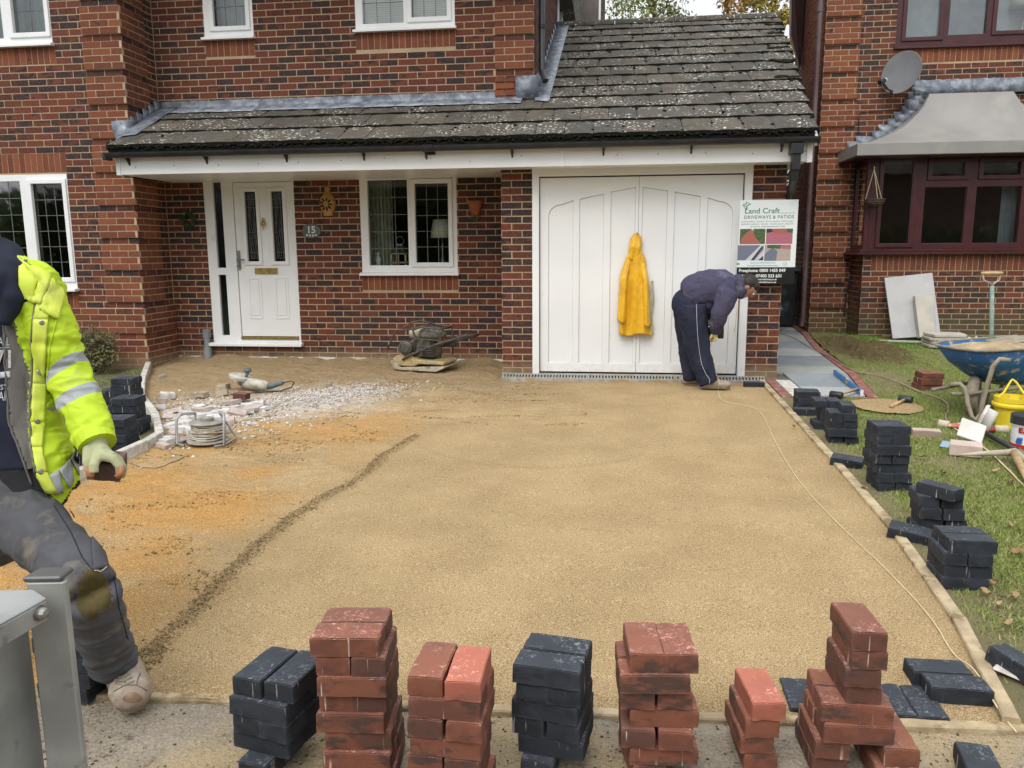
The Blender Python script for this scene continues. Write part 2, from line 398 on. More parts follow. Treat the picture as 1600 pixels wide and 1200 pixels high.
def lay(walls, mat, nmax=300):
    allr = []
    for w_ in walls:
        for r_ in w_.rects:
            c = w_.P((r_[0]+r_[1])/2, (r_[2]+r_[3])/2, r_[4])
            u, v, d = proj(c); fac = abs(w_.N.dot((CAM-c).normalized()))
            vis = (-20 < u < 1620 and -10 < v < 1210) and w_.N.dot(CAM-c) > 0 and not getattr(w_, 'hid', lambda *a: False)(u, v)
            allr.append(((r_[1]-r_[0])*(r_[3]-r_[2])*fac/d/d if vis else 0, w_, r_, c))
    allr.sort(key=lambda t: -t[0])
    rest = {}
    for i, (a, w_, r_, c) in enumerate(allr):
        M3 = Matrix((w_.X, -w_.N, Vector((0, 0, 1)))).transposed()
        if i < nmax and a > 0:
            me = brick_mesh(r_[1]-r_[0], r_[3]-r_[2], r_[4], r_[5], mat)
            M4 = M3.to_4x4(); M4.translation = c-w_.N*r_[4]; inst(me, 'brick', w_.o, M4)
        else: rest.setdefault(id(w_), (w_, []))[1].append(r_)
    for w_, L in rest.values():
        b = MB()
        for xa, xb, za, zb, out, tone in L:
            b.tone = tone; j = lambda: random.uniform(-0.0012, 0.0012)
            A = [w_.P(xa+j(), za+j(), out), w_.P(xb+j(), za+j(), out), w_.P(xb+j(), zb+j(), out), w_.P(xa+j(), zb+j(), out)]
            B = [p-w_.N*(out+0.01) for p in A]
            b.add(A+B, [(0, 1, 2, 3), (0, 4, 5, 1), (1, 5, 6, 2), (2, 6, 7, 3), (3, 7, 4, 0)])
        if not w_.X.cross(Vector((0, 0, 1))).dot(w_.N) > 0: b.f = [tuple(reversed(q)) for q in b.f]
        o = b.build('brickwork', mat, w_.o, tones=True, fix=False); o['kind'] = 'stuff'

def window(house, O, xd, nd, x0, x1, z0, z1, fmat, lights, recess=0.03, fw=0.055, sill=True, sillm=None, glass=None, lead=(3, 5), sw=0.045, room=None, silld=0.07, leadw=0.006, part='window'):
    """lights: list of (xa, xb, za, zb, opening?) clear glass rectangles"""
    O = Vector(O); X = Vector(xd); N = Vector(nd)
    P = lambda x, z, n=0: O+X*x+Vector((0, 0, z))+N*n
    v, f = plate(rect(x0, x1, z0, z1), [rect(a-(sw if op else 0), b+(sw if op else 0), c-(sw if op else 0), d+(sw if op else 0)) for a, b, c, d, op in lights], 0.07, 0.003)
    b = MB(); b.add([P(q.x, q.y, q.z-recess) for q in v], f); win = b.build(part, fmat, house)
    for a, bb_, c, d, op in lights:
        if op:
            v, f = plate(rect(a-sw-0.008, bb_+sw+0.008, c-sw-0.008, d+sw+0.008), [rect(a, bb_, c, d)], 0.05, 0.008, 2)
            q = MB(); q.add([P(t.x, t.y, t.z-recess+0.03) for t in v], f); q.build('casement', fmat, win)
        q = MB(); n_ = -recess-(0.0 if op else 0.01)
        q.add([P(a-.01, c-.01, n_), P(bb_+.01, c-.01, n_), P(bb_+.01, d+.01, n_), P(a-.01, d+.01, n_)], [(0, 1, 2, 3)])
        q.build('pane', glass or GLASS, win)
        if lead:
            q = MB(); nx, nz = lead
            def bar(p0, p1, wd):
                p0 = Vector(p0); p1 = Vector(p1); t = (p1-p0).normalized(); s_ = t.cross(N)*wd/2
                q.prism([p0-s_, p0+s_, p1+s_, p1-s_], N*0.003)
            for i in range(1, nx): xx = a+(bb_-a)*i/nx; bar(P(xx, c, n_+.002), P(xx, d, n_+.002), leadw)
            for i in range(1, nz): zz = c+(d-c)*i/nz; bar(P(a, zz, n_+.0055), P(bb_, zz, n_+.0055), leadw)
            q.build('lead_strip', LEADBAR, win)
    if sill:
        q = MB(); c0 = P(x0-0.02, z0-0.03, silld-recess*0); poly = [P(x0-0.02, z0, -0.05), P(x0-0.02, z0, 0.02), P(x0-0.02, z0-0.012, silld), P(x0-0.02, z0-0.04, silld), P(x0-0.02, z0-0.035, -0.05)]
        q.prism(poly, X*(x1-x0+0.04)); q.build('sill', sillm or fmat, win, bevel=0.003)
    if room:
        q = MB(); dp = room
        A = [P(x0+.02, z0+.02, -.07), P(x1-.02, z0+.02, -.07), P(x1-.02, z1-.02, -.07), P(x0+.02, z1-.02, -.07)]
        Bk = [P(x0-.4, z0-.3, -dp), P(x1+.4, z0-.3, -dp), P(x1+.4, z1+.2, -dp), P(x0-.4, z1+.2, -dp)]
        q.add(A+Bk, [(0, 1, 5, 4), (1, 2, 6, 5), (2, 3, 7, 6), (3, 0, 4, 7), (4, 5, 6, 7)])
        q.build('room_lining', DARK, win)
    return win
LEADBAR = M_('window_lead', (0.16, 0.16, 0.15), (0.22, 0.22, 0.2), 20, 0.5, metal=0.3)

# ================================================================ HOUSE 15
XP, YP_, YG_, YB_ = Vector((1, 0, 0)), 9.42, 8.61, 8.75
NS = Vector((0, -1, 0))
house = empty('brick_house', (-2.0, 9.0, 0.0), 0, 'red brick house numbered 15 with white door, white garage door and grey tiled roof', 'house')
REC = lambda z: ((z-0.335) % 0.375) < 0.07     # recessed course of the quoin pattern
# main wall (porch + upper storey)
hA = [(-5.02, -3.86, 0.215, 2.285), (-3.033, -1.846, 1.107, 2.28), (-4.865, -4.25, 3.885, 5.0), (-3.004, -1.829, 3.90, 5.0)]
wA = Wall(house, 'wall', (0, YP_, 0), XP, NS, -5.525, -0.92, -0.05, 5.35, hA)
sold = [(-3.04, -1.84, 0.885, 1.107), (-4.87, -4.245, 3.66, 3.885), (-3.01, -1.825, 3.675, 3.90)]
q0 = -1.37
wA.rects = course_rects(-5.515, -0.92, 0.03, 2.42, 2.137, hA+sold, -3.86)
wA.rects += course_rects(-5.515, q0, 2.92, 5.35, 2.137, hA+sold, -3.86)
def quoin(x0, x1, z0, z1, ph):
    L = []
    for (a, b) in ((x0, x1),):
        for r_ in course_rects(a, b, z0, z1, 2.137-0.002, (), ph, tone=lambda k, x: None):
            rec = REC((r_[2]+r_[3])/2-0.002)
            r_[4] = 0.003 if rec else 0.03; r_[5] = random.choice(TON if rec else TOQ); L.append(r_)
    return L
wA.rects += quoin(q0, -0.92, 2.98, 5.35, -0.92)
for s_ in sold: wA.rects += soldier_rects(*s_)
# bay
hB = [(-7.6, -6.34, 0.95, 2.272), (-7.6, -6.35, 3.72, 4.95)]
wB = Wall(house, 'wall', (0, YB_, 0), XP, NS, -8.6, -5.525, -0.1, 5.35, hB)
sB = [(-7.6, -6.34, 0.70, 0.93), (-7.6, -6.33, 2.29, 2.515), (-7.6, -6.33, 3.49, 3.715)]
qx = -5.975
def bayout(k, xa, xb): return 0.006
for z0, z1, o_ in ((-0.05, 0.335, 0.03), (0.335, 0.41, 0.006), (0.41, 0.71, 0.03)):
    wB.rects += course_rects(-8.6, -5.525+(0.024 if o_ > .02 else 0), z0, z1, 1.46, hB+sB, -5.525, out=lambda k, a, b, o_=o_: o_, tone=lambda k, x: random.choice(TOQ[1:]+TON[:4]))
wB.rects += course_rects(-8.6, qx, 0.71, 5.35, 1.46, hB+sB, -5.525-0.05)
wB.rects += quoin(qx, -5.525+0.022, 0.71, 5.35, -5.525)
for s_ in sB: wB.rects += soldier_rects(*s_)
# bay side, facing the drive
wC = Wall(house, 'wall', (-5.525, 0, 0), (0, 1, 0), (1, 0, 0), YB_+0.001, YP_-0.001, -0.1, 5.35)
for z0, z1, o_ in ((-0.05, 0.335, 0.03), (0.335, 0.41, 0.006), (0.41, 0.71, 0.03)):
    wC.rects += course_rects(YB_-0.022, YP_-.01, z0, z1, 1.46, (), YB_+0.1125, out=lambda k, a, b, o_=o_: o_, tone=lambda k, x: random.choice(TOQ[1:]+TON[:4]))
wC.rects += course_rects(YB_+0.45, YP_-.01, 0.71, 5.35, 1.46, (), YB_+0.1125)
wC.rects += quoin(YB_-0.02, YB_+0.45, 0.71, 5.35, YB_+0.1125)
recz = lambda z: ((z-0.335) % 0.375) < 0.075
plin = lambda z: 0.335 < z < 0.41
quoin_backing(house, 'quoin_mortar', (0, YB_, 0), XP, NS, qx, -5.5, 0.785, 5.35, recz); quoin_backing(house, 'quoin_mortar', (-5.525, 0, 0), (0, 1, 0), (1, 0, 0), YB_+.001, YB_+.449, 0.785, 5.35, recz)
quoin_backing(house, 'plinth_mortar', (0, YB_, 0), XP, NS, -8.6, -5.5, -0.05, 0.71, plin); quoin_backing(house, 'plinth_mortar', (-5.525, 0, 0), (0, 1, 0), (1, 0, 0), YB_+.001, YP_-.01, -0.05, 0.71, plin)
quoin_backing(house, 'quoin_mortar', (0, YP_, 0), XP, NS, -1.368, -0.925, 3.41, 5.35, recz)
# garage piers and header
wD = Wall(house, 'pier', (0, YG_, 0), XP, NS, -1.2, -0.86, -0.02, 2.25, thick=0.22)
wD.rects = course_rects(-1.2, -0.862, 0.0, 2.22, 2.099, (), -1.2+0.1125-0.1125)
for r_ in wD.rects: pass
wE = Wall(house, 'pier', (0, YG_, 0), XP, NS, 1.425, 1.763, -0.02, 2.25, thick=0.22)
wE.rects = course_rects(1.43, 1.763, -0.02, 2.22, 0.966, (), 1.763-0.225)
# return of the left pier, right side wall of the garage
b = MB(); b.bb((-1.2, YG_+0.221, -0.02), (-1.0, YP_-0.002, 2.3)); b.bb((1.50, YG_+0.221, -0.02), (1.762, 12.5, 2.4)); b.bb((-0.86, YG_+0.02, 2.212), (1.425, YG_+0.2, 2.38)); b.bb((-0.9, 9.6, 0), (1.5, 9.7, 2.3))
b.build('garage_wall', BRICK, house)
# right side of the upper storey
hG = [(13.2, 15.2, 4.78, 6.0)]
wG = Wall(house, 'wall', (-0.92, 0, 0), (0, 1, 0), (1, 0, 0), YP_+0.101, 20.4, 2.7, 8.0, hG)
wG.rects = course_rects(YP_+0.0, 20.4, 3.0, 8.0, 2.137, hG, YP_) 
window(house, (-0.92, 0, 0), (0, 1, 0), (1, 0, 0), 13.2, 15.2, 4.79, 6.0, UPVC, [(13.3, 14.1, 4.9, 5.9, 1), (14.3, 15.1, 4.9, 5.9, 0)], lead=None, room=0.6)
for w_ in (wA,): w_.hid = lambda u, v: 158 < v < 268 or (u > 786 and v > 200)
wB.hid = lambda u, v: u < 175 and v > 560 or (u < 60 and v > 420)
lay([wA, wB, wC, wD, wE, wG], BRICK, 300)

# windows of the house
def blinds(win, x0, x1, z0, z1, y):
    b = MB(); z = z0
    while z < z1: b.box(((x0+x1)/2, y, z), (x1-x0, 0.026, 0.002), Matrix.Rotation(R(68), 3, 'X')); z += 0.024
    b.build('blind', WHITE, win)
GREYROOM = M_('upper_room_curtain', (0.42, 0.47, 0.48), (0.34, 0.39, 0.41), 6, 0.9)
win1 = window(house, (0, YP_, 0), XP, NS, -3.033, -1.846, 1.107, 2.28, UPVC, [(-2.938, -2.446, 1.189, 2.2, 0), (-2.352, -1.949, 1.222, 2.15, 1)], lead=(3, 5), room=1.6)
win2 = window(house, (0, YP_, 0), XP, NS, -4.865, -4.25, 3.885, 5.0, UPVC, [(-4.735, -4.336, 4.0, 4.9, 1)], lead=(3, 4), room=0.5)
win3 = window(house, (0, YP_, 0), XP, NS, -3.004, -1.829, 3.90, 5.0, UPVC, [(-2.917, -2.431, 3.96, 4.9, 0), (-2.332, -1.92, 4.005, 4.86, 1)], lead=(3, 4), room=0.5)
blinds(win3, -2.93, -2.42, 3.93, 4.9, YP_+0.085); blinds(win3, -2.34, -1.9, 3.97, 4.9, YP_+0.085)
win4 = window(house, (0, YB_, 0), XP, NS, -7.6, -6.34, 0.95, 2.272, UPVC, [(-7.5, -6.95, 1.04, 2.2, 0), (-6.80, -6.405, 1.075, 2.165, 1)], lead=(3, 6), room=1.6, silld=0.09)
win5 = window(house, (0, YB_, 0), XP, NS, -7.6, -6.35, 3.72, 4.95, UPVC, [(-7.5, -6.95, 3.79, 4.85, 0), (-6.81, -6.41, 3.838, 4.8, 1)], lead=(2, 4), room=0.5)
# window contents: curtains behind the upper ones
for wn_, x0, x1, z0, z1, y in ((win2, -4.8, -4.3, 3.9, 4.95, YP_+0.3), (win5, -7.5, -6.4, 3.8, 4.9, YB_+0.3)):
    b = MB(); n = 40
    b.sheet([[(x0+(x1-x0)*i/n, y+0.03*math.sin(i*1.3), z) for i in range(n+1)] for z in (z0, z1)]); b.build('curtain', GREYROOM, wn_, smooth=True)
CURT = M_('curtain_cloth', (0.42, 0.42, 0.34), (0.30, 0.31, 0.25), 12, 0.9)
b = MB(); n = 50
b.sheet([[(-3.0+0.30*i/n, YP_+0.22+0.03*math.sin(i*0.8), z) for i in range(n+1)] for z in (1.13, 2.27)]); b.build('curtain', CURT, win1, smooth=True)
b = MB(); b.bb((-3.02, YP_+0.07, 1.09), (-1.86, YP_+0.4, 1.115)); b.build('window_board', UPVC, win1)

# front door
fd = empty('front_door', (-4.44, YP_, 0.2)); fd.parent = house; fd.matrix_parent_inverse = W[house].inverted()
DG = glass_mat('door_glass', (0.10, 0.16, 0.18), 0.97, 0.12)
def pl(name, x0, x1, z0, z1, holes, y, th, mat, par, bev=0.004, seg=2):
    v, f = plate(rect(x0, x1, z0, z1), [rect(*h) for h in holes], th, bev, seg); b = MB()
    b.add([(q.x, y+q.z*-1+th/2, q.y) for q in v], f); return b.build(name, mat, par)
pl('door_frame', -5.02, -3.86, 0.235, 2.285, [(-4.90, -4.79, 1.167, 2.207), (-4.90, -4.80, 0.32, 1.08), (-4.645, -3.885, 0.268, 2.205)], YP_-0.005, 0.07, UPVC, fd)
for a in ((-4.91, -4.78, 1.15, 2.22), (-4.91, -4.79, 0.30, 1.1)):
    b = MB(); b.bb((a[0], YP_+0.03, a[2]), (a[1], YP_+0.033, a[3])); b.build('side_pane', DG, fd)
leaf = pl('door_leaf', -4.64, -3.89, 0.31, 2.20, [(-4.50, -4.355, 1.245, 2.09), (-4.155, -4.012, 1.245, 2.09)], YP_+0.012, 0.045, UPVC, fd)
for x0, x1 in ((-4.50, -4.355), (-4.155, -4.012)):
    b = MB(); b.bb((x0-.01, YP_+0.03, 1.235), (x1+.01, YP_+0.034, 2.1)); b.build('glazed_panel', DG, leaf)
    pl('glazing_moulding', x0-0.045, x1+0.045, 1.20, 2.135, [(x0, x1, 1.245, 2.09)], YP_-0.006, 0.02, UPVC, leaf, 0.006)
    b = MB(); xm = (x0+x1)/2
    for k in range(9):
        b.tube([(xm+0.05*math.sin(k*1.9+t*3)*(1-t*.3), YP_+0.028, 1.27+t*0.8) for t in [i/10 for i in range(11)]], 0.0016, 4)
    for z in (1.35, 1.6, 1.9, 2.0): b.tube([(x0, YP_+0.028, z), (x1, YP_+0.028, z)], 0.0025, 4)
    b.build('lead_tracery', LEADBAR, leaf)
for x0, x1 in ((-4.52, -4.345), (-4.175, -3.995)):
    pl('moulded_panel', x0, x1, 0.53, 1.05, [(x0+.022, x1-.022, 0.555, 1.027)], YP_+0.004, 0.012, UPVC, leaf, 0.005)
    pl('moulded_panel', x0+.035, x1-.035, 0.57, 1.012, [], YP_+0.004, 0.012, UPVC, leaf, 0.005)
b = MB(); b.bb((-4.417, YP_-0.006, 1.09), (-4.125, YP_+0.012, 1.162)); b.bb((-4.395, YP_-0.012, 1.105), (-4.147, YP_-0.005, 1.147)); b.build('letter_plate', GOLD, leaf, bevel=0.003)
b = MB(); b.ball((-4.268, YP_-0.005, 1.75), (0.02, 0.012, 0.025)); b.lathe([(0.0, -.02), (0.03, 0), (0.026, .03), (0.01, .05)], (-4.268, YP_-0.005, 1.69), 12); b.tube([(-4.268+0.022*math.cos(a), YP_-0.02, 1.69+0.03*math.sin(a)) for a in [i*math.pi/5 for i in range(10)]], 0.005, 6, closed=True); b.ball((-4.268, YP_-0.02, 1.64), 0.011); b.build('knocker', GOLD, leaf, smooth=True)
b = MB(); b.bb((-4.632, YP_-0.003, 1.14), (-4.6, YP_+0.01, 1.38)); b.tube([(-4.616, YP_-0.004, 1.27), (-4.616, YP_-0.05, 1.27), (-4.52, YP_-0.05, 1.265)], 0.009, 8); b.lathe([(0.0, 0), (0.016, 0.002), (0.016, .02), (0, .022)], (-4.616, YP_-0.025, 1.2), 10, Matrix.Rotation(R(90), 3, 'X')); b.build('handle', STEEL, leaf, bevel=0)
b = MB(); b.bb((-4.645, YP_-0.02, 0.27), (-3.885, YP_+0.01, 0.305)); b.build('threshold', GOLD, fd, bevel=0.004)
b = MB(); b.prism([(-5.06, YP_+0.0, 0.235), (-5.06, YP_-0.02, 0.235), (-5.06, YP_-0.085, 0.225), (-5.06, YP_-0.085, 0.19), (-5.06, YP_, 0.2)], (1.23, 0, 0)); b.build('door_sill', UPVC, fd, bevel=0.003)
b = MB(); b.bb((-4.95, YP_-0.02, 1.50), (-4.92, YP_-0.004, 1.58)); b.build('bell_push', WHITE, fd, bevel=0.004)
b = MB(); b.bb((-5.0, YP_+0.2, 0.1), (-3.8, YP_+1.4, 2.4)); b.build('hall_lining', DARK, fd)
b = MB(); b.tube([PY(u, v, YP_-.004) for u, v in ((496, 541), (497, 532), (510, 530), (512, 522), (523, 520), (524, 512))], .003, 4); b.build('wall_crack', DARK, house)
# concrete footing below the porch wall
b = MB(); n = 60
b.sheet([[( -5.5+4.35*i/n, YP_-0.012-0.05*k_-0.012*random.random(), 0.05+0.012*random.random()-0.05*k_) for i in range(n+1)] for k_ in range(3)]); b.build('footing', CONCL, house, smooth=False)

# garage door
gd = empty('garage_door', (0.28, YG_+0.05, 0)); gd.parent = house; gd.matrix_parent_inverse = W[house].inverted()
v, f = plate(rect(-0.862, 1.424, 0.0, 2.212), [rect(-0.79, 1.348, -0.0+0.012, 2.135)], 0.09, 0.004)
b = MB(); b.add([(q.x, YG_+0.02-q.z, q.y) for q in v], f); b.build('garage_frame', GPAINT, gd)
b = MB(); b.bb((-0.80, YG_+0.09, 0.0), (1.36, YG_+0.1, 2.15)); b.build('door_gap', DARK, gd)
def arch(x0, x1, z0, za, zb, rnd):
    """panel outline: top edge rises from za to zb; rnd = 'l' / 'r' rounds the outer shoulder"""
    P = [(x0, z0), (x1, z0)]; r_ = 0.15
    if rnd == 'r':
        P += [(x1, zb-0.12)]+[(x1-r_*(1-math.cos(a)), zb-0.12+0.12*math.sin(a)) for a in [R(15*i) for i in range(1, 7)]]
        P += [(x0, za)]
    elif rnd == 'l':
        P += [(x1, zb)]+[(x0+r_*(1-math.sin(a)), za-0.12+0.12*math.cos(a)) for a in [R(15*i) for i in range(0, 7)]]
    else: P += [(x1, zb), (x0, za)]
    return P
PN = [[(-0.692, -0.425, 0.13, 1.845, 1.885, 'l'), (-0.358, -0.1, 0.13, 1.897, 1.948, ''), (-0.026, 0.234, 0.13, 1.966, 2.012, '')],
      [(0.305, 0.566, 0.13, 2.012, 1.97, ''), (0.64, 0.906, 0.13, 1.957, 1.908, ''), (0.98, 1.243, 0.13, 1.894, 1.855, 'r')]]
for i, (x0, x1) in enumerate(((-0.782, 0.267), (0.2695, 1.338))):
    L = [arch(*a) for a in PN[i]]
    v, f = plate(rect(x0, x1, 0.03, 2.122), L, 0.02, 0.004, 2)
    b = MB(); b.add([(q.x, YG_+0.045-q.z, q.y) for q in v], f)
    lf = b.build('door_leaf', GPAINT, gd)
    for a in PN[i]:
        A = arch(*a); v, f = plate(A, [], 0.012, 0.005, 2)
        b = MB(); b.add([(q.x, YG_+0.056-q.z, q.y) for q in v], f); b.build('panel', GPAINT, lf)
b = MB(); b.bb((-0.86, YG_-0.004, -0.01), (1.42, YG_+0.09, 0.012)); b.build('step', CONC, gd)

# roof of porch and garage
TH = R(25.6); SD = Vector((0, math.cos(TH), math.sin(TH))); SN = Vector((0, -math.sin(TH), math.cos(TH))); E0 = Vector((0, 8.225, 2.461))
roof = empty('roof', (-1.7, 10, 3.0)); roof.parent = house; roof.matrix_parent_inverse = W[house].inverted()
TGA = 0.445; NR = 12
def tile_mat():
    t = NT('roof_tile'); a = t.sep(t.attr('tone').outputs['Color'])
    n = t.noise(8, 5, 0.65); col = t.mix(t.ramp(n, 0.3, 0.7), (0.108, 0.094, 0.075), (0.066, 0.059, 0.047))
    col = t.mix(t.ramp(a[0], 0.85, 1.0, 0, .5), col, (0.19, 0.155, 0.115))
    col = t.mix(a[1], col, (0.07, 0.068, 0.06))
    v = t.voro(26, 'SMOOTH_F1', vec=None); msk = t.ramp(t.math('ADD', v, t.math('MULTIPLY', t.noise(60, 3), 0.25)), 0.34, 0.40, 1, 0)
    msk = t.math('MULTIPLY', msk, t.ramp(t.noise(2.3, 3, 0.6), 0.42, 0.6))
    col = t.mix(msk, col, (0.55, 0.54, 0.48))
    v2 = t.voro(70); m2 = t.math('MULTIPLY', t.ramp(v2, 0.12, 0.2, 1, 0), t.ramp(t.noise(9, 2), 0.5, 0.6)); col = t.mix(m2, col, (0.4, 0.38, 0.33))
    col = t.mix(t.ramp(t.noise(17, 5, 0.7), 0.62, 0.75), col, (0.028, 0.026, 0.018))
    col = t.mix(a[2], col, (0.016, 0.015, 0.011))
    return t.fin(col, 0.92, t.bump(t.noise(90, 4, 0.7), 0.7, 0.006), None, 0.2)
TILE = tile_mat()
TM = {}
def tile_mesh(w_, L_, var):
    k = (round(w_, 3), round(L_, 3), var)
    if k not in TM:
        b = MB(); b.tone = tb_ = (random.random(), random.random()*0.7, 0.0); n = 5; j = lambda s_: random.uniform(-s_, s_)
        T = 0.038
        top = [[(-w_/2+0.002+(w_-0.004)*i/n, -j(0.004)-0.0+jj*L_, T+j(0.002)-(0.006 if i in (0, n) else 0)) for i in range(n+1)] for jj in (0, 0.5, 1)]
        b.sheet(top); bot = [[(p[0], p[1]+0.002, 0.0) for p in top[0]]]
        b.tone = (0, 0, 1.0); b.sheet([bot[0], top[0]]); b.tone = tb_  # nose face toned near-black: course shadow line and grime put into its colour
        b.add([top[0][0], top[2][0], (top[2][0][0], L_, 0), bot[0][0]], [(0, 3, 2, 1)]); b.add([top[0][n], top[2][n], (top[2][n][0], L_, 0), bot[0][n]], [(0, 1, 2, 3)])
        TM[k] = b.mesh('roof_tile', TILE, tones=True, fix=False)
    return TM[k]
M3 = Matrix((XP, SD, SN)).transposed()
moss = MB()
tl = Matrix.Rotation(R(3.2), 3, 'X')
cnt = 0
for k in range(NR):
    s0 = k*TGA; y = E0.y+SD.y*s0; nose = E0+SD*s0
    xl = -5.46 if y < 9.0 else (-5.46 if y < 9.25 else -0.80)
    xr = 1.955+(y-8.2)*0.105
    L_ = TGA+0.05
    if k == NR-1: L_ = TGA*0.8
    off = -0.8 + (0.147 if k % 2 else 0); n0 = math.floor((xl-off)/0.295)
    x = off+n0*0.295
    while x < xr-0.03:
        a = max(x, xl); c = min(x+0.295, xr)
        if c-a > 0.04:
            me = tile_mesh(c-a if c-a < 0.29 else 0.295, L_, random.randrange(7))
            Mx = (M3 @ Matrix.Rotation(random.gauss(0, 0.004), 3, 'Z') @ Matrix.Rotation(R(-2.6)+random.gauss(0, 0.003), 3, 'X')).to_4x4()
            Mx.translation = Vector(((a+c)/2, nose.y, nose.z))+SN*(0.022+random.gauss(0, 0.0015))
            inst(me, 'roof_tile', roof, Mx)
            for q in range(random.choice((0, 1, 1, 2, 3))):
                pp = Vector((a+random.gauss(0, 0.006) if random.random() < .75 else random.uniform(a, c), nose.y, nose.z))+SD*random.uniform(0, 0.4)+SN*0.052
                r_ = random.uniform(0.006, 0.017); moss.ball(pp, (r_*1.3, r_, r_*0.7), 6, 4)
        x += 0.295
    for q in range(int((xr-xl)*75)):
        pp = Vector((random.uniform(xl, xr), nose.y, nose.z))+SD*random.uniform(-0.006, 0.003)+SN*random.uniform(0.0, 0.038); r_ = random.uniform(0.005, 0.013); moss.ball(pp, (r_*1.8, r_, r_), 5, 3)
MOSS = M_('roof_moss', (0.03, 0.03, 0.015), (0.012, 0.012, 0.008), 40, 1.0, spec=0.1)
for q in range(10):
    y = random.choice((9.9, 10.6, 11.2, 12.0, 12.5)); s_ = (y-8.225)/SD.y; xr = 1.9+(y-8.2)*0.105
    for t_ in range(5):
        r_ = random.uniform(0.02, 0.045); pp = E0+SD*(s_+random.gauss(0, .03))+SN*0.05+Vector((xr-random.uniform(0.0, 0.22), 0, 0)); moss.ball(pp, (r_*1.5, r_, r_*0.6), 8, 5)
mo = moss.build('moss', MOSS, roof, smooth=True); mo['kind'] = 'stuff'
# underlay, ridge tiles, verge
b = MB(); top = E0+SD*(NR*TGA)
b.prism([E0+Vector((-5.45, 0, 0)), E0+SD*1.35+Vector((-5.45, 0, 0)), E0+SD*1.35+Vector((-0.85, 0, 0)), top+Vector((-0.85, 0, 0)), top+Vector((2.42, 0, 0)), E0+Vector((1.93, 0, 0))], SN*-0.03)
b.build('roof_deck', DARK, roof)
rz_ = top.z+0.035
x = -0.92
while x < 2.40:
    x2 = min(x+0.45, 2.42); b = MB(); b.tone = (random.random()*.6, random.random()*.6, 0)
    n = 8; sec = [(top.y+0.14*math.cos(R(a)), rz_-0.04+0.10*math.sin(R(a))) for a in [180-180*i/n for i in range(n+1)]]
    b.sheet([[(xx, q[0], q[1]) for q in sec] for xx in (x+0.004, x2-0.002)]); b.sheet([[(x2-.002, q[0], q[1]) for q in sec], [(x2-.002, q[0], q[1]-0.03) for q in sec]])
    b.build('ridge_tile', TILE, roof, tones=True, smooth=True, fix=False); x = x2
b = MB()  # rear slope so that the roof is closed
b.prism([(-0.9, top.y, top.z), (2.43, top.y, top.z), (2.9, top.y+4, top.z-1.9), (-0.9, top.y+4, top.z-1.9)], (0, 0, -0.05)); b.build('rear_slope', TILE, roof)
b = MB(); VB = [E0+Vector((1.93, -0.0, -0.015)), top+Vector((2.40, 0, -0.015))]
b.prism([VB[0], VB[1], VB[1]+Vector((0, 0, -0.16)), VB[0]+Vector((0, 0, -0.1))], (0.025, 0, 0)); b.build('barge_board', UPVC, roof)
# fascia, soffit, gutter
b = MB(); b.bb((-5.40, 8.30, 2.205), (1.915, 8.32, 2.385)); b.build('fascia_board', UPVC, roof, bevel=0.003)
b = MB(); b.bb((-5.415, 8.29, 2.20), (-5.365, 8.325, 2.39)); b.build('fascia_end', UPVC, roof, bevel=0.003); b = MB(); b.bb((-0.55, 8.293, 2.203), (-0.50, 8.322, 2.387)); b.build('fascia_joint', UPVC, roof, bevel=0.003); b = MB(); b.bb((1.875, 8.288, 2.195), (1.93, 8.325, 2.40)); b.build('fascia_end', UPVC, roof, bevel=0.003)
b = MB(); b.bb((-5.39, 8.32, 2.21), (1.90, YP_, 2.222)); b.build('soffit', UPVC, roof)
nh = MB()
for i in range(16): nh.lathe([(0.006, 0), (0.005, -.003), (0, -.004)], (-5.2+i*0.47+random.gauss(0, .02), 8.299, 2.30+random.gauss(0, .01)), 6, Matrix.Rotation(R(-90), 3, 'X'))
nh.build('nail_cap', BLACKP, roof)
def gutter(x0, x1, name):
    b = MB(); n = 10
    sec = [(8.205-0.055*math.cos(R(a)), 2.425-0.055*math.sin(R(a))) for a in [180*i/n for i in range(n+1)]]
    out = sec+[(p[0]+(0.004 if p[0] > 8.235 else -0.004)*0-0, p[1]+0) for p in []]
    inn = [(8.205-0.050*math.cos(R(a)), 2.425-0.050*math.sin(R(a))) for a in [180*i/n for i in range(n, -1, -1)]]
    b.prism([(x0, p[0], p[1]) for p in out+inn], (x1-x0, 0, 0)); return b.build(name, BLACKP, roof)
gutter(-5.45, -2.0, 'gutter'); gutter(-2.0, 1.965, 'gutter')
for x in [-5.27, -4.37, -3.47, -2.62, -1.95, -1.05, -0.12, 0.75, 1.62]:
    b = MB(); n = 8; r_ = 0.062 if x != -1.95 else 0.066; wd = 0.028 if x != -1.95 else 0.11
    sec = [(8.205-r_*math.cos(R(a)), 2.43-r_*math.sin(R(a))) for a in [185*i/n for i in range(n+1)]]; inn = [(8.205-0.057*math.cos(R(a)), 2.43-0.057*math.sin(R(a))) for a in [185*i/n for i in range(n, -1, -1)]]
    b.prism([(x, p[0], p[1]) for p in sec+inn], (wd, 0, 0))
    b.bb((x+.002, 8.262, 2.345), (x+wd-.002, 8.3, 2.40)); b.prism([(x+.004, 8.22, 2.372), (x+.004, 8.30, 2.34), (x+.004, 8.30, 2.30), (x+.004, 8.275, 2.335)], (0.018, 0, 0))
    b.build('gutter_bracket', BLACKP, roof)
b = MB(); b.bb((-5.49, 8.17, 2.355), (-5.445, 8.30, 2.432)); b.build('gutter_stop', BLACKP, roof, bevel=0.008)
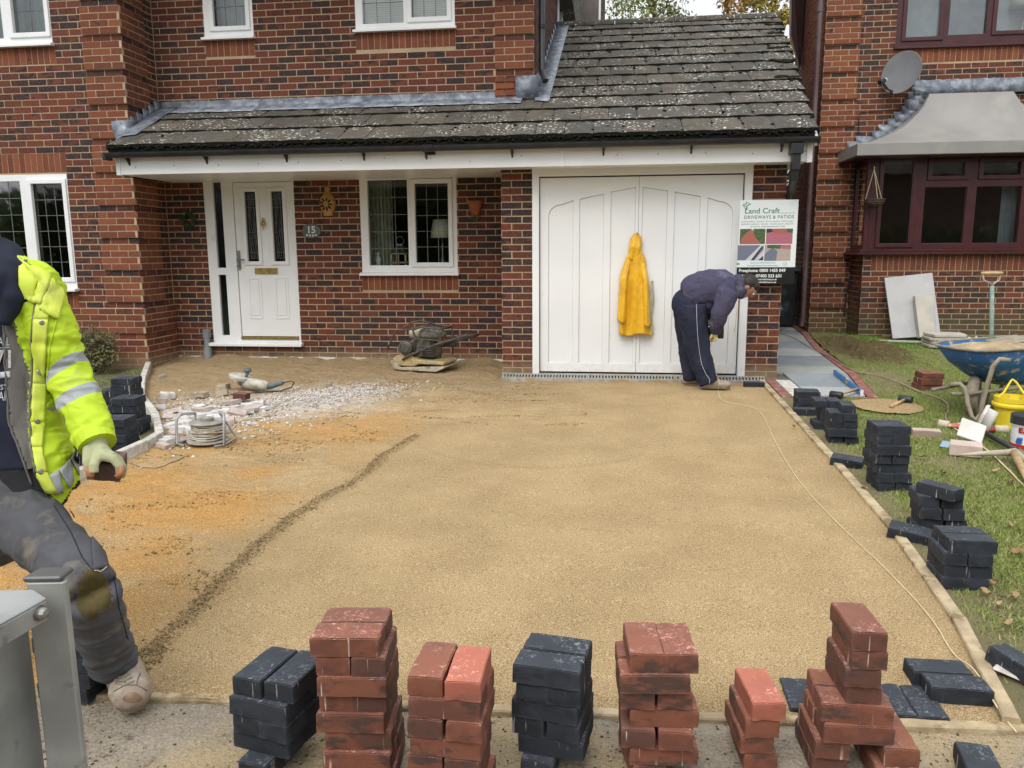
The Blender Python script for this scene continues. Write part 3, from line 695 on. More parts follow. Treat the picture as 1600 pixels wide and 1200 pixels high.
b = MB(); b.bb((1.955, 8.172, 2.36), (1.975, 8.298, 2.435)); b.build('gutter_stop', BLACKP, roof, bevel=0.006)
# downpipe at the right end
b = MB(); b.bb((1.70, 8.17, 2.27), (1.82, 8.30, 2.37)); b.bb((1.72, 8.19, 2.12), (1.80, 8.27, 2.28)); b.tube([(1.76, 8.23, 2.16), (1.76, 8.24, 2.05), (1.84, 9.3, 1.6), (1.84, 9.4, 1.5), (1.84, 9.42, 0.1)], 0.036, 10); b.build('downpipe', BLACKP, house, bevel=0.004)
# lead flashings
def leadsheet(rows, name='flashing', th=0.004, amp=0.004):
    b = MB(); R_ = []
    for r_ in rows: R_.append([Vector(p)+Vector((random.uniform(-1, 1)*amp*.3, random.uniform(-1, 1)*amp*.5, random.uniform(-1, 1)*amp)) for p in r_])
    b.sheet(R_); o = b.build(name, LEAD, roof, smooth=True); md = o.modifiers.new('s', 'SOLIDIFY'); md.thickness = th; md.offset = 0; return o
def seg(a, b_, n): a = Vector(a); b_ = Vector(b_); return [a+(b_-a)*i/n for i in range(n+1)]
sl_at = lambda y: E0.z+(y-E0.y)*math.tan(TH)+0.062
for x0, x1 in ((-5.48, -4.2), (-4.22, -2.9), (-2.92, -1.6), (-1.62, -1.05)):
    n = 16
    leadsheet([seg((x0, YP_-.013, sl_at(YP_)+0.07), (x1, YP_-.013, sl_at(YP_)+0.07), n), seg((x0, YP_-.018, sl_at(YP_)+0.005), (x1, YP_-.018, sl_at(YP_)+0.005), n), seg((x0, YP_-.05, sl_at(YP_-.05)+.004), (x1, YP_-.05, sl_at(YP_-.05)+.004), n), seg((x0, YP_-.21, sl_at(YP_-.21)+.006), (x1, YP_-.21, sl_at(YP_-.21)+.006), n)])
# left: gutter lead along the bay side + stepped pieces
leadsheet([seg((-5.49, 8.45, sl_at(8.45)+.004), (-5.49, YP_-.02, sl_at(YP_)+.004), 8), seg((-5.40, 8.45, sl_at(8.45)+.006), (-5.40, YP_-.02, sl_at(YP_)+.006), 8), seg((-5.28, 8.5, sl_at(8.5)+.006), (-5.26, YP_-.02, sl_at(YP_)+.006), 8)])
for i in range(5):
    y0 = YB_+0.0+i*0.13; z0 = sl_at(y0)
    leadsheet([[(-5.485, y0, z0-.02), (-5.485, y0+.08, z0+.03), (-5.485, y0+.15, z0+.06)], [(-5.485, y0, z0+.06), (-5.485, y0+.08, z0+.075), (-5.485, y0+.15, z0+.09)], [(-5.488, y0, z0+.13), (-5.488, y0+.06, z0+.125), (-5.488, y0+.15, z0+.12)]], amp=.002)
leadsheet([[(-5.70, YB_-.04, 2.84), (-5.6, YB_-.043, 2.845), (-5.485, YB_-.04, 2.85), (-5.485, YB_+.1, 2.85)], [(-5.68, YB_-.045, 2.72), (-5.6, YB_-.05, 2.72), (-5.48, YB_-.05, 2.73), (-5.48, YB_+.1, 2.76)], [(-5.63, YB_-.05, 2.59), (-5.56, YB_-.055, 2.585), (-5.475, YB_-.06, 2.58), (-5.475, YB_+.08, 2.70)], [(-5.64, YB_-.22, 2.53), (-5.55, YB_-.25, 2.525), (-5.4, YB_-.25, 2.525), (-5.4, YB_-.08, 2.6)]], amp=.003)
# right: corner piece and secret gutter beside the tiles
leadsheet([[(-1.13, YP_-.036, 3.32), (-1.0, YP_-.038, 3.325), (-0.885, YP_-.036, 3.33), (-0.885, YP_+.15, 3.4)], [(-1.13, YP_-.038, 3.2), (-1.0, YP_-.042, 3.2), (-0.883, YP_-.04, 3.2), (-0.883, YP_+.15, 3.28)], [(-1.13, YP_-.04, 3.08), (-1.0, YP_-.046, 3.07), (-0.88, YP_-.046, 3.06), (-0.88, YP_+.12, 3.12)]], amp=.003)
ty = top.y-0.05
leadsheet([seg((-0.90, YP_-.15, sl_at(YP_-.15)+.01), (-0.90, ty, sl_at(ty)+.01), 24), seg((-0.82, YP_-.15, sl_at(YP_-.15)), (-0.84, ty, sl_at(ty)), 24), seg((-0.735, YP_-.2, sl_at(YP_-.2)+.006), (-0.72, ty, sl_at(ty)+.006), 24)], amp=.004)
for i in range(11):
    y0 = YP_+0.1+i*0.29; z0 = sl_at(y0)
    leadsheet([[(-0.905, y0, z0-.02), (-0.905, y0+.3, z0+.12)], [(-0.908, y0, z0+.14), (-0.908, y0+.3, z0+.18)]], amp=.002)
# upper downpipe on the side wall, rear verge
b = MB(); b.tube([(-0.84, YP_+0.10, 5.4), (-0.84, YP_+0.10, 3.42), (-0.82, YP_+0.04, 3.34), (-0.79, YP_-0.02, 3.26)], 0.036, 10); b.tube([(-0.84, YP_+0.10, 3.86), (-0.84, YP_+0.10, 3.9)], 0.042, 10); b.build('downpipe', BLACKP, house, smooth=False, auto=40)
b = MB(); b.bb((-0.92, 20.4, 4.0), (-0.42, 20.6, 10.0)); b.build('rear_soffit', SOFFIT, house)
b = MB(); b.bb((-0.42, 20.38, 4.0), (-0.37, 20.6, 10.0)); b.build('rear_barge_board', UPVC, house)
b = MB(); b.bb((-0.37, 20.4, 4.0), (-0.27, 20.6, 10.0)); b.build('rear_verge', TILE, house)
# main roof and far walls of the house (out of frame above)
b = MB(); b.prism([(-9.0, 8.3, 5.30), (-9.0, 14.0, 8.2), (-9.0, 20.0, 5.3)], (8.3, 0, 0)); b.build('main_roof', TILE, house)
b = MB(); b.bb((-8.6, 12.0, 0), (-1.0, 12.2, 5.3)); b.build('rear_wall', BRICK, house)
# ================================================================ NEIGHBOUR'S HOUSE
nb = empty('brick_house', (5.0, 13.0, 0.1), 0, 'neighbouring red brick house on the right with maroon framed windows and bay', 'house')
YN, YNB, XN = 12.4, 11.8, 2.966
BR2 = brick_mat('neighbour_brick', (0.170, 0.049, 0.027), (0.118, 0.036, 0.024), (0.042, 0.026, 0.026), (0.25, 0.080, 0.036), ((0.11, 0.095, 0.05), 0.15, 0.85))
REC2 = lambda z: ((z-0.78+0.001) % 0.375) < 0.07
DN = 1.149
hN = [(3.93, 7.6, 4.17, 5.6), (3.62, 8.4, 1.36, 2.60)]
nA = Wall(nb, 'wall', (0, YN, 0), XP, NS, XN, 8.5, -0.05, 6.2, hN)
sN = [(3.93, 7.6, 3.94, 4.165)]
nA.rects = course_rects(3.452, 8.5, 0.05, 6.2, DN, hN+sN, 0.02)
for r_ in course_rects(XN, 3.45, 0.05, 6.2, DN, (), XN):
    z = (r_[2]+r_[3])/2; rec = REC2(z-0.0375+0.034); r_[4] = 0.003 if rec else 0.03
    r_[5] = random.choice(TON if rec else (TOQ if z > 0.9 else TOQ+TON[2:8])); nA.rects.append(r_)
quoin_backing(nb, 'quoin_mortar', (0, YN, 0), XP, NS, XN+.001, 3.448, 0.05, 6.2, lambda z: ((z-0.78) % 0.375) < 0.075)
for s_ in sN: nA.rects += soldier_rects(*s_)
nB = Wall(nb, 'bay_wall', (0, YNB, 0), XP, NS, 3.517, 8.5, -0.05, 1.28)
nB.rects = course_rects(3.52, 8.5, 0.06, 1.035, 1.038, (), 3.52)+course_rects(3.52, 3.625, 1.035, 1.26, 1.038, (), 3.52)+soldier_rects(3.625, 8.5, 1.038, 1.265, tones=TOQ[1:]+TON[:3])
nC = Wall(nb, 'bay_side', (3.517, 0, 0), (0, 1, 0), (-1, 0, 0), YNB+0.001, YN, -0.05, 1.28)
nC.rects = course_rects(YNB, YN, 0.06, 1.26, 1.038, (), YNB+.1125)
nD = Wall(nb, 'wall', (XN, 0, 0), (0, 1, 0), (-1, 0, 0), YN+0.001, 14.3, -0.05, 6.2)
nD.rects = course_rects(YN-.02, 14.3, 0.1, 6.2, DN, (), YN, tone=lambda k, x: random.choice(TON[:6]))
lay([nA, nB, nC, nD], BR2, 300)
mar = dict(recess=0.03, sillm=MAROON, glass=GLASS2, lead=None, sw=0.05)
nw1 = window(nb, (0, YN, 0), XP, NS, 3.93, 7.6, 4.17, 5.6, MAROON, [(4.06, 4.50, 4.29, 5.4, 1), (4.63, 5.12, 4.30, 5.45, 0), (5.25, 5.85, 4.33, 5.4, 1), (6.0, 7.4, 4.3, 5.4, 0)], room=0.9, silld=0.05, **mar)
b = MB(); b.sheet([[(3.9, YN+0.5, z), (7.6, YN+0.5, z)] for z in (4.1, 5.6)]); b.build('room_wall', GREYROOM, nw1)
# bay window: front lights, corner post, side light, sill
bw = window(nb, (0, YNB, 0), XP, NS, 3.56, 8.4, 1.34, 2.60, MAROON, [(3.71, 4.10, 1.42, 2.54, 1), (4.27, 4.82, 1.42, 2.18, 0), (4.34, 4.76, 2.33, 2.50, 1), (4.94, 5.52, 1.42, 2.18, 0), (5.0, 5.47, 2.33, 2.50, 1), (5.70, 6.2, 1.42, 2.5, 1), (6.4, 7.2, 1.42, 2.5, 0)], room=None, sill=False, **mar)
b = MB(); b.bb((3.50, YNB+0.0, 1.33), (3.56, YNB+0.08, 2.60)); b.build('corner_post', MAROON, bw)
b = MB(); b.bb((3.50, YNB+0.08, 1.33), (3.55, YN, 1.40)); b.bb((3.50, YNB+0.08, 2.5), (3.55, YN, 2.6)); b.bb((3.50, YN-.08, 1.4), (3.55, YN, 2.5)); b.build('side_frame', MAROON, bw)
b = MB(); b.add([(3.52, YNB+.07, 1.38), (3.52, YN-.05, 1.38), (3.52, YN-.05, 2.52), (3.52, YNB+.07, 2.52)], [(0, 1, 2, 3)]); b.build('side_pane', GLASS2, bw)
b = MB(); b.prism([(3.40, YNB-0.09, 1.30), (8.5, YNB-0.09, 1.30), (8.5, YN, 1.30), (3.40, YN, 1.30)], (0, 0, -0.035)); b.prism([(3.44, YNB-0.06, 1.34), (8.5, YNB-0.06, 1.34), (8.5, YN, 1.34), (3.44, YN, 1.34)], (0, 0, -0.039)); b.build('sill', MAROON, bw, bevel=0.006)
RCURT = M_('room_brown', (0.10, 0.07, 0.05), (0.07, 0.05, 0.035), 2, 0.9)
b = MB(); b.bb((3.6, YN+1.6, 0.9), (8.4, YN+1.65, 3.0)); b.build('room_wall', RCURT, bw)
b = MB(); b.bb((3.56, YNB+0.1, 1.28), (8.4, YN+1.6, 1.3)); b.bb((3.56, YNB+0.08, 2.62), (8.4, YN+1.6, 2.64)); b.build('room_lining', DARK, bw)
b = MB(); b.sheet([[(3.62+0.1*i/10, YNB+0.28+.02*math.sin(i*1.7), z) for i in range(11)] for z in (1.35, 2.58)]); b.sheet([[(5.4+0.2*i/10, YNB+0.30+.02*math.sin(i*1.7), z) for i in range(11)] for z in (1.35, 2.3)]); b.build('curtain', GREYROOM, bw, smooth=True)
# swept bay roof
ROOFG = M_('grey_grp_roof', (0.30, 0.285, 0.27), (0.25, 0.24, 0.225), 1.5, 0.42, 0.1, 5, 0.01, dirt=(0.36, 0.33, 0.28), dscale=1.6, dthr=(.5, .8), spec=0.5)
cur = [(0, 0), (.16, .06), (.32, .15), (.48, .27), (.62, .42), (.74, .60), (.84, .79), (.90, 1.0)]
b = MB(); rows = []
for a, h in cur:
    yy = 11.46+(YN-0.02-11.46)*a; zz = 2.74+0.76*h; xl = 3.25+(4.42-3.25)*a*1.1; xr = 6.75-(6.75-5.50)*a*1.1
    rows.append([(xl, yy, zz)]+[(xl+(xr-xl)*i/6, yy, zz) for i in range(1, 6)]+[(xr, yy, zz)])
b.sheet(rows)
b.sheet([[(r_[0][0], r_[0][1], r_[0][2]) for r_ in rows], [(r_[0][0]-0.02, YN-.01, r_[0][2]) for r_ in rows]])
b.sheet([[(r_[-1][0], r_[-1][1], r_[-1][2]) for r_ in rows], [(r_[-1][0]+0.02, YN-.01, r_[-1][2]) for r_ in rows]])
br_ = empty('bay_roof', (5, 12, 2.7)); br_.parent = nb; br_.matrix_parent_inverse = W[nb].inverted()
b.build('roof_sheet', ROOFG, br_, smooth=False, auto=35)
b = MB(); b.bb((3.24, 11.45, 2.585), (6.76, YN, 2.745)); b.build('roof_edge', ROOFG, br_, bevel=0.006)
b = MB(); b.bb((3.27, 11.5, 2.57), (6.7, YN, 2.60)); b.build('soffit', MAROON, br_)
def lead2(rows, amp=.004):
    b = MB(); b.sheet([[Vector(p)+Vector((random.uniform(-1, 1)*amp*.3, -abs(random.gauss(0, amp)), random.uniform(-1, 1)*amp)) for p in r_] for r_ in rows]); o = b.build('flashing', LEAD, br_, smooth=True); md = o.modifiers.new('s', 'SOLIDIFY'); md.thickness = 0.004; md.offset = 0
n = 14
for x0, x1 in ((4.20, 5.0), (4.98, 5.75)):
    lead2([seg((x0, YN-.04, 3.70), (x1, YN-.04, 3.70), n), seg((x0, YN-.045, 3.6), (x1, YN-.045, 3.6), n), seg((x0, YN-.07, 3.50), (x1, YN-.07, 3.50), n)], .006)
steps = [(3.34, 2.80), (3.46, 2.87), (3.68, 2.94), (3.76, 3.02), (3.88, 3.10), (3.96, 3.19), (4.06, 3.27), (4.09, 3.36), (4.13, 3.46), (4.18, 3.53)]
for i, (x, z) in enumerate(steps):
    a_ = min(1, max(0, (z-2.74)/0.76)); aa = np.interp(a_, [c[1] for c in cur], [c[0] for c in cur]); xe = 3.25+(4.42-3.25)*aa*1.1+0.03
    lead2([[(x, YN-.045-i*.001, z+.085), ((x+xe)/2, YN-.047-i*.001, z+.08), (xe+.03, YN-.045-i*.001, z+.075)], [(x+.01, YN-.047-i*.001, z), ((x+xe)/2, YN-.05-i*.001, z-.01), (xe+.0, YN-.07, z-.02)], [(x+.04, YN-.05, z-.07), ((x+xe)/2, YN-.06, z-.075), (max(x+.1, xe-.05), YN-.09, z-.08)]], .004)
b = MB(); b.tube([(2.87, YN-.06, 6.2), (2.865, YN-.06, 0.35), (2.84, YN-.10, 0.2)], 0.036, 10); b.tube([(2.865, YN-.06, 0.33), (2.86, YN-.06, 0.25)], 0.046, 10); b.tube([(2.865, YN-.06, 4.66), (2.865, YN-.06, 4.76)], 0.045, 10); b.build('downpipe', BROWNP, nb, auto=40)
b = MB(); b.tube([(3.52, YN-.015, 2.4), (3.5, YN-.012, 3.23), (3.52, YN-.012, 3.29), (4.5, YN-.05, 3.34)], 0.007, 5); b.tube([(3.52, YN-.02, 2.6), (3.54, YN-.035, 1.6), (3.52, YN-.035, 1.0), (3.49, YN-.04, 0.75), (3.46, YN-.04, 0.42), (3.52, YN-.04, 0.38), (3.60, YN-.04, 0.5), (3.57, YN-.04, 0.66), (3.51, YN-.04, 0.82)], 0.011, 5); b.build('wall_cable', BLACKP, nb)
# verge of the neighbour's side
P4 = [PY(1262, -60, 13.7), PY(1251, 98, 13.7), PY(1249, 103, 13.5), PY(1236, 55, 13.4), PY(1238, -60, 13.4)]
b = MB(); b.prism(P4, (0.03, 0.12, 0.0)); b.build('soffit', M_('dark_brown_board', (0.055, 0.03, 0.028), (0.04, 0.024, 0.022), 3, 0.6), nb)
b = MB(); b.prism([PY(1238, -60, 13.38), PY(1236, 55, 13.38), PY(1249, 104, 13.48), PY(1247, 106, 13.48), PY(1233, 55, 13.38), PY(1234, -60, 13.38)], (0.03, .1, 0)); b.build('barge_board', SOFFIT, nb)
b = MB(); b.prism([(3.2, YN-0.3, 6.2), (3.2, 13.2, 7.5), (3.2, 13.75, 6.2)], (6, 0, 0)); b.build('main_roof', TILE, nb)

# ================================================================ GROUND
def terr(fn, x0, x1, y0, y1, nx, ny, name, mat, keep=None, attrf=None):
    xs = np.linspace(x0, x1, nx+1); ys = np.linspace(y0, y1, ny+1); X, Y = np.meshgrid(xs, ys)
    Z = fn(X, Y); V = np.stack([X, Y, Z], -1).reshape(-1, 3)
    i = np.arange(nx); j = np.arange(ny); I, J = np.meshgrid(i, j); a = (J*(nx+1)+I).ravel(); F = np.stack([a, a+1, a+nx+2, a+nx+1], -1)
    if keep is not None:
        cx = (V[F[:, 0], 0]+V[F[:, 2], 0])/2; cy = (V[F[:, 0], 1]+V[F[:, 2], 1])/2; F = F[keep(cx, cy)]
    me = bpy.data.meshes.new(name); me.vertices.add(len(V)); me.vertices.foreach_set('co', V.astype(np.float32).ravel())
    me.loops.add(F.size); me.loops.foreach_set('vertex_index', F.astype(np.int32).ravel()); me.polygons.add(len(F)); me.polygons.foreach_set('loop_start', np.arange(0, F.size, 4, dtype=np.int32)); me.polygons.foreach_set('loop_total', np.full(len(F), 4, dtype=np.int32))
    me.update(); me.validate(); me.materials.append(mat); me.polygons.foreach_set('use_smooth', [True]*len(F))
    if attrf is not None:
        at = me.attributes.new('tone', 'FLOAT_COLOR', 'POINT'); A = attrf(X, Y).reshape(-1, 4).astype(np.float32); at.data.foreach_set('color', A.ravel())
    o = bpy.data.objects.new(name, me); link(o); o['kind'] = 'structure'; return o
def vnoise(X, Y, sc, seed=0):
    """smooth value noise on arrays"""
    x = X*sc+seed*17.3; y = Y*sc+seed*9.1; xi = np.floor(x).astype(int); yi = np.floor(y).astype(int); fx = x-xi; fy = y-yi
    fx = fx*fx*(3-2*fx); fy = fy*fy*(3-2*fy)
    def h(a, b): n = (a*374761393+b*668265263+seed*974634) & 0x7fffffff; n = ((n ^ (n >> 13))*1274126177) & 0x7fffffff; return ((n ^ (n >> 16)) & 0xffff)/65535.0
    return (h(xi, yi)*(1-fx)+h(xi+1, yi)*fx)*(1-fy)+(h(xi, yi+1)*(1-fx)+h(xi+1, yi+1)*fx)*fy
def vf(X, Y, sc, seed=0, o=4):
    s_ = 0; a = 1; t_ = 0
    for i in range(o): s_ = s_+a*(vnoise(X, Y, sc, seed+i)-0.5); t_ += a; sc *= 2.1; a *= 0.55
    return s_/t_*2
BASE = lambda Y: -SL*(8.55-Y)
def sstep(a, b, x): t_ = np.clip((x-a)/(b-a), 0, 1); return t_*t_*(3-2*t_)
# edge lines
RE = [(1.56, 8.35), (1.545, 7.0), (1.53, 5.5), (1.50, 4.2), (1.42, 3.2), (1.30, 2.50)]
def redge(Y): ys = [p[1] for p in RE][::-1]; xs = [p[0] for p in RE][::-1]; return np.interp(Y, ys, xs)
LE = [(-5.50, 8.72), (-4.97, 7.75), (-4.50, 6.97), (-3.90, 6.22), (-3.50, 5.62), (-3.46, 5.35), (-3.48, 4.70), (-3.50, 2.30)]
def ledge(Y): ys = [p[1] for p in LE][::-1]; xs = [p[0] for p in LE][::-1]; return np.interp(Y, ys, xs)
def fkerb(X): return 2.42+0.055*(X+0.5)*0.9
def ridx(Y): return np.interp(Y, [2.4, 3.05, 3.6, 4.0, 4.4, 4.85, 5.3, 5.9], [-1.71, -1.76, -1.79, -1.77, -1.72, -1.60, -1.60, -1.52])
def sandz(X, Y):
    X = np.asarray(X, float); Y = np.asarray(Y, float)
    d = X-ridx(Y)+0.05*vf(X, Y, 3, 5); up = sstep(6.05, 5.75, Y)
    rid = np.exp(-(d/0.026)**2)*0.022*up*(0.7+0.6*vnoise(X, Y, 9, 3))
    left = np.maximum(sstep(0.1, -0.3, d), sstep(5.7, 7.0, Y)*sstep(1.0, -1.2, X))
    z = BASE(Y)+0.004+rid+left*(0.026*vf(X, Y*1.9, 1.8, 8)+0.016*vf(X, Y*2.2, 7, 2))-0.008*left
    foot = np.maximum(vf(X, Y*1.8, 3.4, 33, 2)-0.35, 0); z = z-left*0.05*foot
    z = z+(1-left)*(0.003*vf(X, Y, 2.0, 21)+0.0022*vf(X, Y, 22, 4, 2))+0.0015*vf(X, Y, 40, 6, 2)
    mudz = sstep(6.8, 7.6, Y)*sstep(0.2, -1.0, X); z = z+mudz*(0.016*vf(X, Y*1.6, 5, 81)+0.012*np.maximum(vf(X, Y, 13, 82), 0))
    z = z+0.035*sstep(9.2, 9.42, Y)*(0.5+vnoise(X, Y, 5, 12))
    z = z-0.045*sstep(8.0, 8.42, Y)*sstep(-1.5, -1.1, X)
    arc = np.abs(np.hypot(X+0.55, (Y-6.15)*1.0)-1.0); z = z-0.004*np.exp(-(arc/0.03)**2)*sstep(5.9, 5.3, Y)*(X < 0.2)
    return z
def sandtone(X, Y):
    d = X-ridx(Y)+0.05*vf(X, Y, 3, 5); up = sstep(6.05, 5.75, Y)
    L = sstep(0.2, -0.5, d)*sstep(7.2, 5.6, Y+0.4*vf(X, Y, 1, 3)); n = vf(X, Y*1.5, 1.3, 40)
    orange = L*np.clip(0.62+1.9*n-0.15*sstep(-1.9, -1.5, X), 0, 1)
    orange = np.maximum(orange, 0.5*L*np.clip(vf(X, Y, 4, 61)*2, 0, 1))
    mud = np.clip(sstep(6.6, 8.0, Y+0.5*vf(X, Y, 1.2, 50))*sstep(0.3, -1.2, X+0.4*vf(X, Y, 1.1, 51)), 0, 1)
    rid = np.exp(-(d/0.036)**2)*up*.6  # ridge darkened in the colour: its shade and coarse grain together
    wet = sstep(0.20, 0.0, redge(Y)-X)*0.5+sstep(0.12, 0, Y-fkerb(X))*0.5
    rid = np.clip(rid+L*np.clip(vf(X, Y*2.5, 3.5, 70)*2.4-0.5, 0, 1)*0.7+wet*0.55+0.5*mud*np.clip(vf(X, Y*2.2, 5, 77)*2, 0, 1), 0, 1)
    arc = np.exp(-((np.hypot(X+0.55, (Y-6.15))-1.0)/.035)**2)*sstep(5.9, 5.3, Y)*(X < 0.25)*.45+np.exp(-((np.hypot(X+0.1, (Y-6.9))-1.25)/.03)**2)*sstep(6.3, 5.7, Y)*(X < .9)*.25
    for xl_, s_ in ((0.72, .3), (-0.35, .22), (1.12, .25)): arc = arc+s_*np.exp(-((X-xl_-.02*np.sin(Y*2))/.012)**2)*np.clip(vf(Y*0+xl_, Y, 1.1, 5)*2+.5, 0, 1)
    damp = np.clip(vf(X, Y*1.4, .9, 120)*1.1-.05, 0, 1)*.42
    rid = np.clip(rid+arc*(X > ridx(Y)+.1)+damp, 0, 1)
    # pale stone dust round the cuttings
    g_ = np.exp(-(((X+2.75)/0.55)**2+((Y-7.3)/0.55)**2))+0.8*np.exp(-(((X+3.35)/0.7)**2+((Y-6.7)/0.5)**2))
    dust = np.clip(g_*1.2+0.5*vf(X, Y, 7, 90)*(g_ > 0.05), 0, 1)
    return np.stack([orange, mud, rid, dust], -1)
def sand_mat():
    t = NT('laying_sand'); A = t.attr('tone'); a = t.sep(A.outputs['Color'])
    col = t.mix(t.ramp(t.noise(2.2, 4), 0.3, 0.7), (0.46, 0.325, 0.168), (0.355, 0.245, 0.12))
    col = t.mix(a[0], col, (0.47, 0.235, 0.055))
    col = t.mix(t.math('MULTIPLY', a[1], 0.75), col, (0.235, 0.165, 0.095))
    col = t.mix(t.math('MULTIPLY', a[2], t.ramp(t.noise(40, 4, .7), 0.3, 0.65, 0.2, 0.85)), col, (0.215, 0.155, 0.075))
    g1 = t.noise(190, 3, 0.75); g2 = t.noise(75, 3, 0.6)
    col = t.mix(t.ramp(g1, 0.38, 0.5, 0.95, 0), col, (0.19, 0.13, 0.055))
    col = t.mix(t.ramp(g1, 0.52, 0.66, 0, 0.9), col, (0.68, 0.55, 0.34))
    col = t.mix(t.ramp(g2, 0.6, 0.8, 0, 0.35), col, (0.24, 0.17, 0.08))
    vs_ = t.voro(95); col = t.mix(t.ramp(vs_, 0.05, 0.16, 0.5, 0), col, (0.8, 0.7, 0.5))
    col = t.mix(t.math('MULTIPLY', A.outputs['Alpha'], t.ramp(t.noise(30, 4, .7), 0.35, 0.6, 0.3, 1)), col, (0.56, 0.52, 0.46))
    h = t.math('ADD', g1, t.math('MULTIPLY', g2, 0.8))
    return t.fin(col, 0.95, t.bump(h, 0.9, 0.006), None, 0.15)
SAND = sand_mat()
sand = terr(sandz, -5.55, 1.60, 2.20, 9.44, 520, 540, 'sand_bed', SAND, keep=lambda x, y: (x < redge(y)+0.01) & (x > ledge(y)-0.0) & (y > fkerb(x)-0.025) & ((x < -1.2) | (y < 8.45)), attrf=sandtone)
# wide ground sheet to the horizon
GR = M_('distant_ground', (0.10, 0.10, 0.06), (0.07, 0.07, 0.045), 0.5, 0.95)
b = MB(); b.sheet([[(x, y, BASE(max(min(y, 30), -8))-0.16) for x in (-150, -30, -9, 9, 30, 150)] for y in (-150, -8, 2, 9, 30, 200)]); g0 = b.build('ground', GR); g0['kind'] = 'structure'
def pave_mat():
    t = NT('rough_footway'); n = t.noise(3, 5, 0.65)
    col = t.mix(t.ramp(n, 0.35, 0.65), (0.38, 0.325, 0.24), (0.26, 0.22, 0.165))
    col = t.mix(t.ramp(t.noise(1.7, 3), 0.45, 0.62, 0, .8), col, (0.42, 0.32, 0.17))
    g1 = t.noise(120, 4, 0.8); col = t.mix(t.ramp(g1, 0.56, 0.68, 0, 0.85), col, (0.56, 0.52, 0.45)); col = t.mix(t.ramp(g1, 0.34, 0.45, 0.85, 0), col, (0.085, 0.07, 0.055))
    v = t.voro(60); col = t.mix(t.ramp(v, 0.1, 0.25, 0.75, 0), col, (0.45, 0.40, 0.33))
    col = t.mix(t.ramp(t.noise(12, 5, .7), 0.6, 0.72, 0, 0.8), col, (0.075, 0.06, 0.04))
    return t.fin(col, 0.93, t.bump(t.math('ADD', g1, t.math('MULTIPLY', v, -0.8)), 0.9, 0.008), None, 0.2)
FOOT = pave_mat()
footz = lambda X, Y: BASE(Y)-0.012+0.006*vf(X, Y, 2.5, 3)+0.004*vf(X, Y, 22, 5, 2)
terr(footz, -6, 8, -1.0, 2.62, 360, 190, 'pavement', FOOT, keep=lambda x, y: y < np.where(x < 1.4, fkerb(x)-0.03, 2.6-0.05*np.sin(x*3)))
b = MB(); b.sheet([[(x, y, BASE(y)-0.03) for x in (-40, 40)] for y in (-12, -1.0)]); o = b.build('road', M_('asphalt', (0.06, 0.06, 0.06), (0.045, 0.045, 0.045), 30, 0.9)); o['kind'] = 'structure'
# lawn
def lawnz(X, Y):
    z = BASE(Y)+0.0+0.012*vf(X, Y, 1.5, 11)+0.006*vf(X, Y, 8, 13)
    turf = np.exp(-(((X-3.25)/0.42)**2+((Y-10.6)/0.95)**2)); return z+turf*(0.08+0.14*vf(X, Y, 3.6, 15)+0.08*vf(X, Y, 11, 16))+0.05*np.exp(-(((X-1.75)/0.25)**2+((Y-2.75)/0.16)**2))*(1+vf(X, Y, 12, 17))
def lawntone(X, Y):
    turf = np.clip(np.exp(-(((X-3.25)/0.5)**2+((Y-10.7)/1.2)**2))*1.3, 0, 1)
    bare = np.clip(vf(X, Y, 1.1, 31)*1.6+0.15, 0, 1)*0.8; edge = sstep(0.30, 0.02, X-redge(Y)-0.05+0.12*vf(X, Y, 4, 6))*(Y < 8)
    bare = np.maximum(bare, edge*0.9); bare = np.maximum(bare, sstep(3.2, 2.75, Y+0.3*vf(X, Y, 2, 9))); bare = np.maximum(bare, 0.8*np.exp(-(((X-2.9)/.45)**2+((Y-8.6)/.9)**2)))
    green = sstep(10.6, 11.3, Y+0.4*vf(X, Y, 2, 19))*sstep(3.2, 3.6, X)
    return np.stack([bare, turf, green, green*0], -1)
def lawn_mat():
    t = NT('lawn_soil'); a = t.sep(t.attr('tone').outputs['Color'])
    col = t.mix(t.ramp(t.noise(5, 5, .6), 0.35, 0.65), (0.15, 0.185, 0.055), (0.22, 0.235, 0.09))
    col = t.mix(t.ramp(t.noise(60, 4, .7), 0.4, 0.7, 0, .7), col, (0.10, 0.10, 0.04))
    col = t.mix(t.ramp(t.math('ADD', a[0], t.math('MULTIPLY', t.noise(25, 4, .7), 0.6)), 0.55, 1.15, 0, .9), col, (0.24, 0.20, 0.115))
    col = t.mix(t.ramp(t.math('ADD', a[1], t.math('MULTIPLY', t.noise(30, 4, .7), 0.5)), 0.5, 0.9, 0, 1), col, (0.115, 0.085, 0.042))
    col = t.mix(a[2], col, (0.10, 0.19, 0.03))
    return t.fin(col, 0.95, t.bump(t.noise(120, 5, .8), 1.0, 0.012), None, 0.15)
LAWN = lawn_mat()
def pathr(Y): return np.interp(Y, [7.5, 7.8, 8.8, 9.7, 10.7, 11.6, 12.2, 13.5], [2.50, 2.52, 2.66, 2.70, 2.76, 2.86, 2.95, 2.98])
lk = lambda x, y: (x > redge(y)+0.012) & ((y < 7.56) | (x > pathr(y)+0.0)) & (y > 2.475+.05*(x-1.37))
lawn = terr(lawnz, 1.3, 9.0, 2.42, 12.45, 480, 560, 'lawn', LAWN, keep=lk, attrf=lawntone)
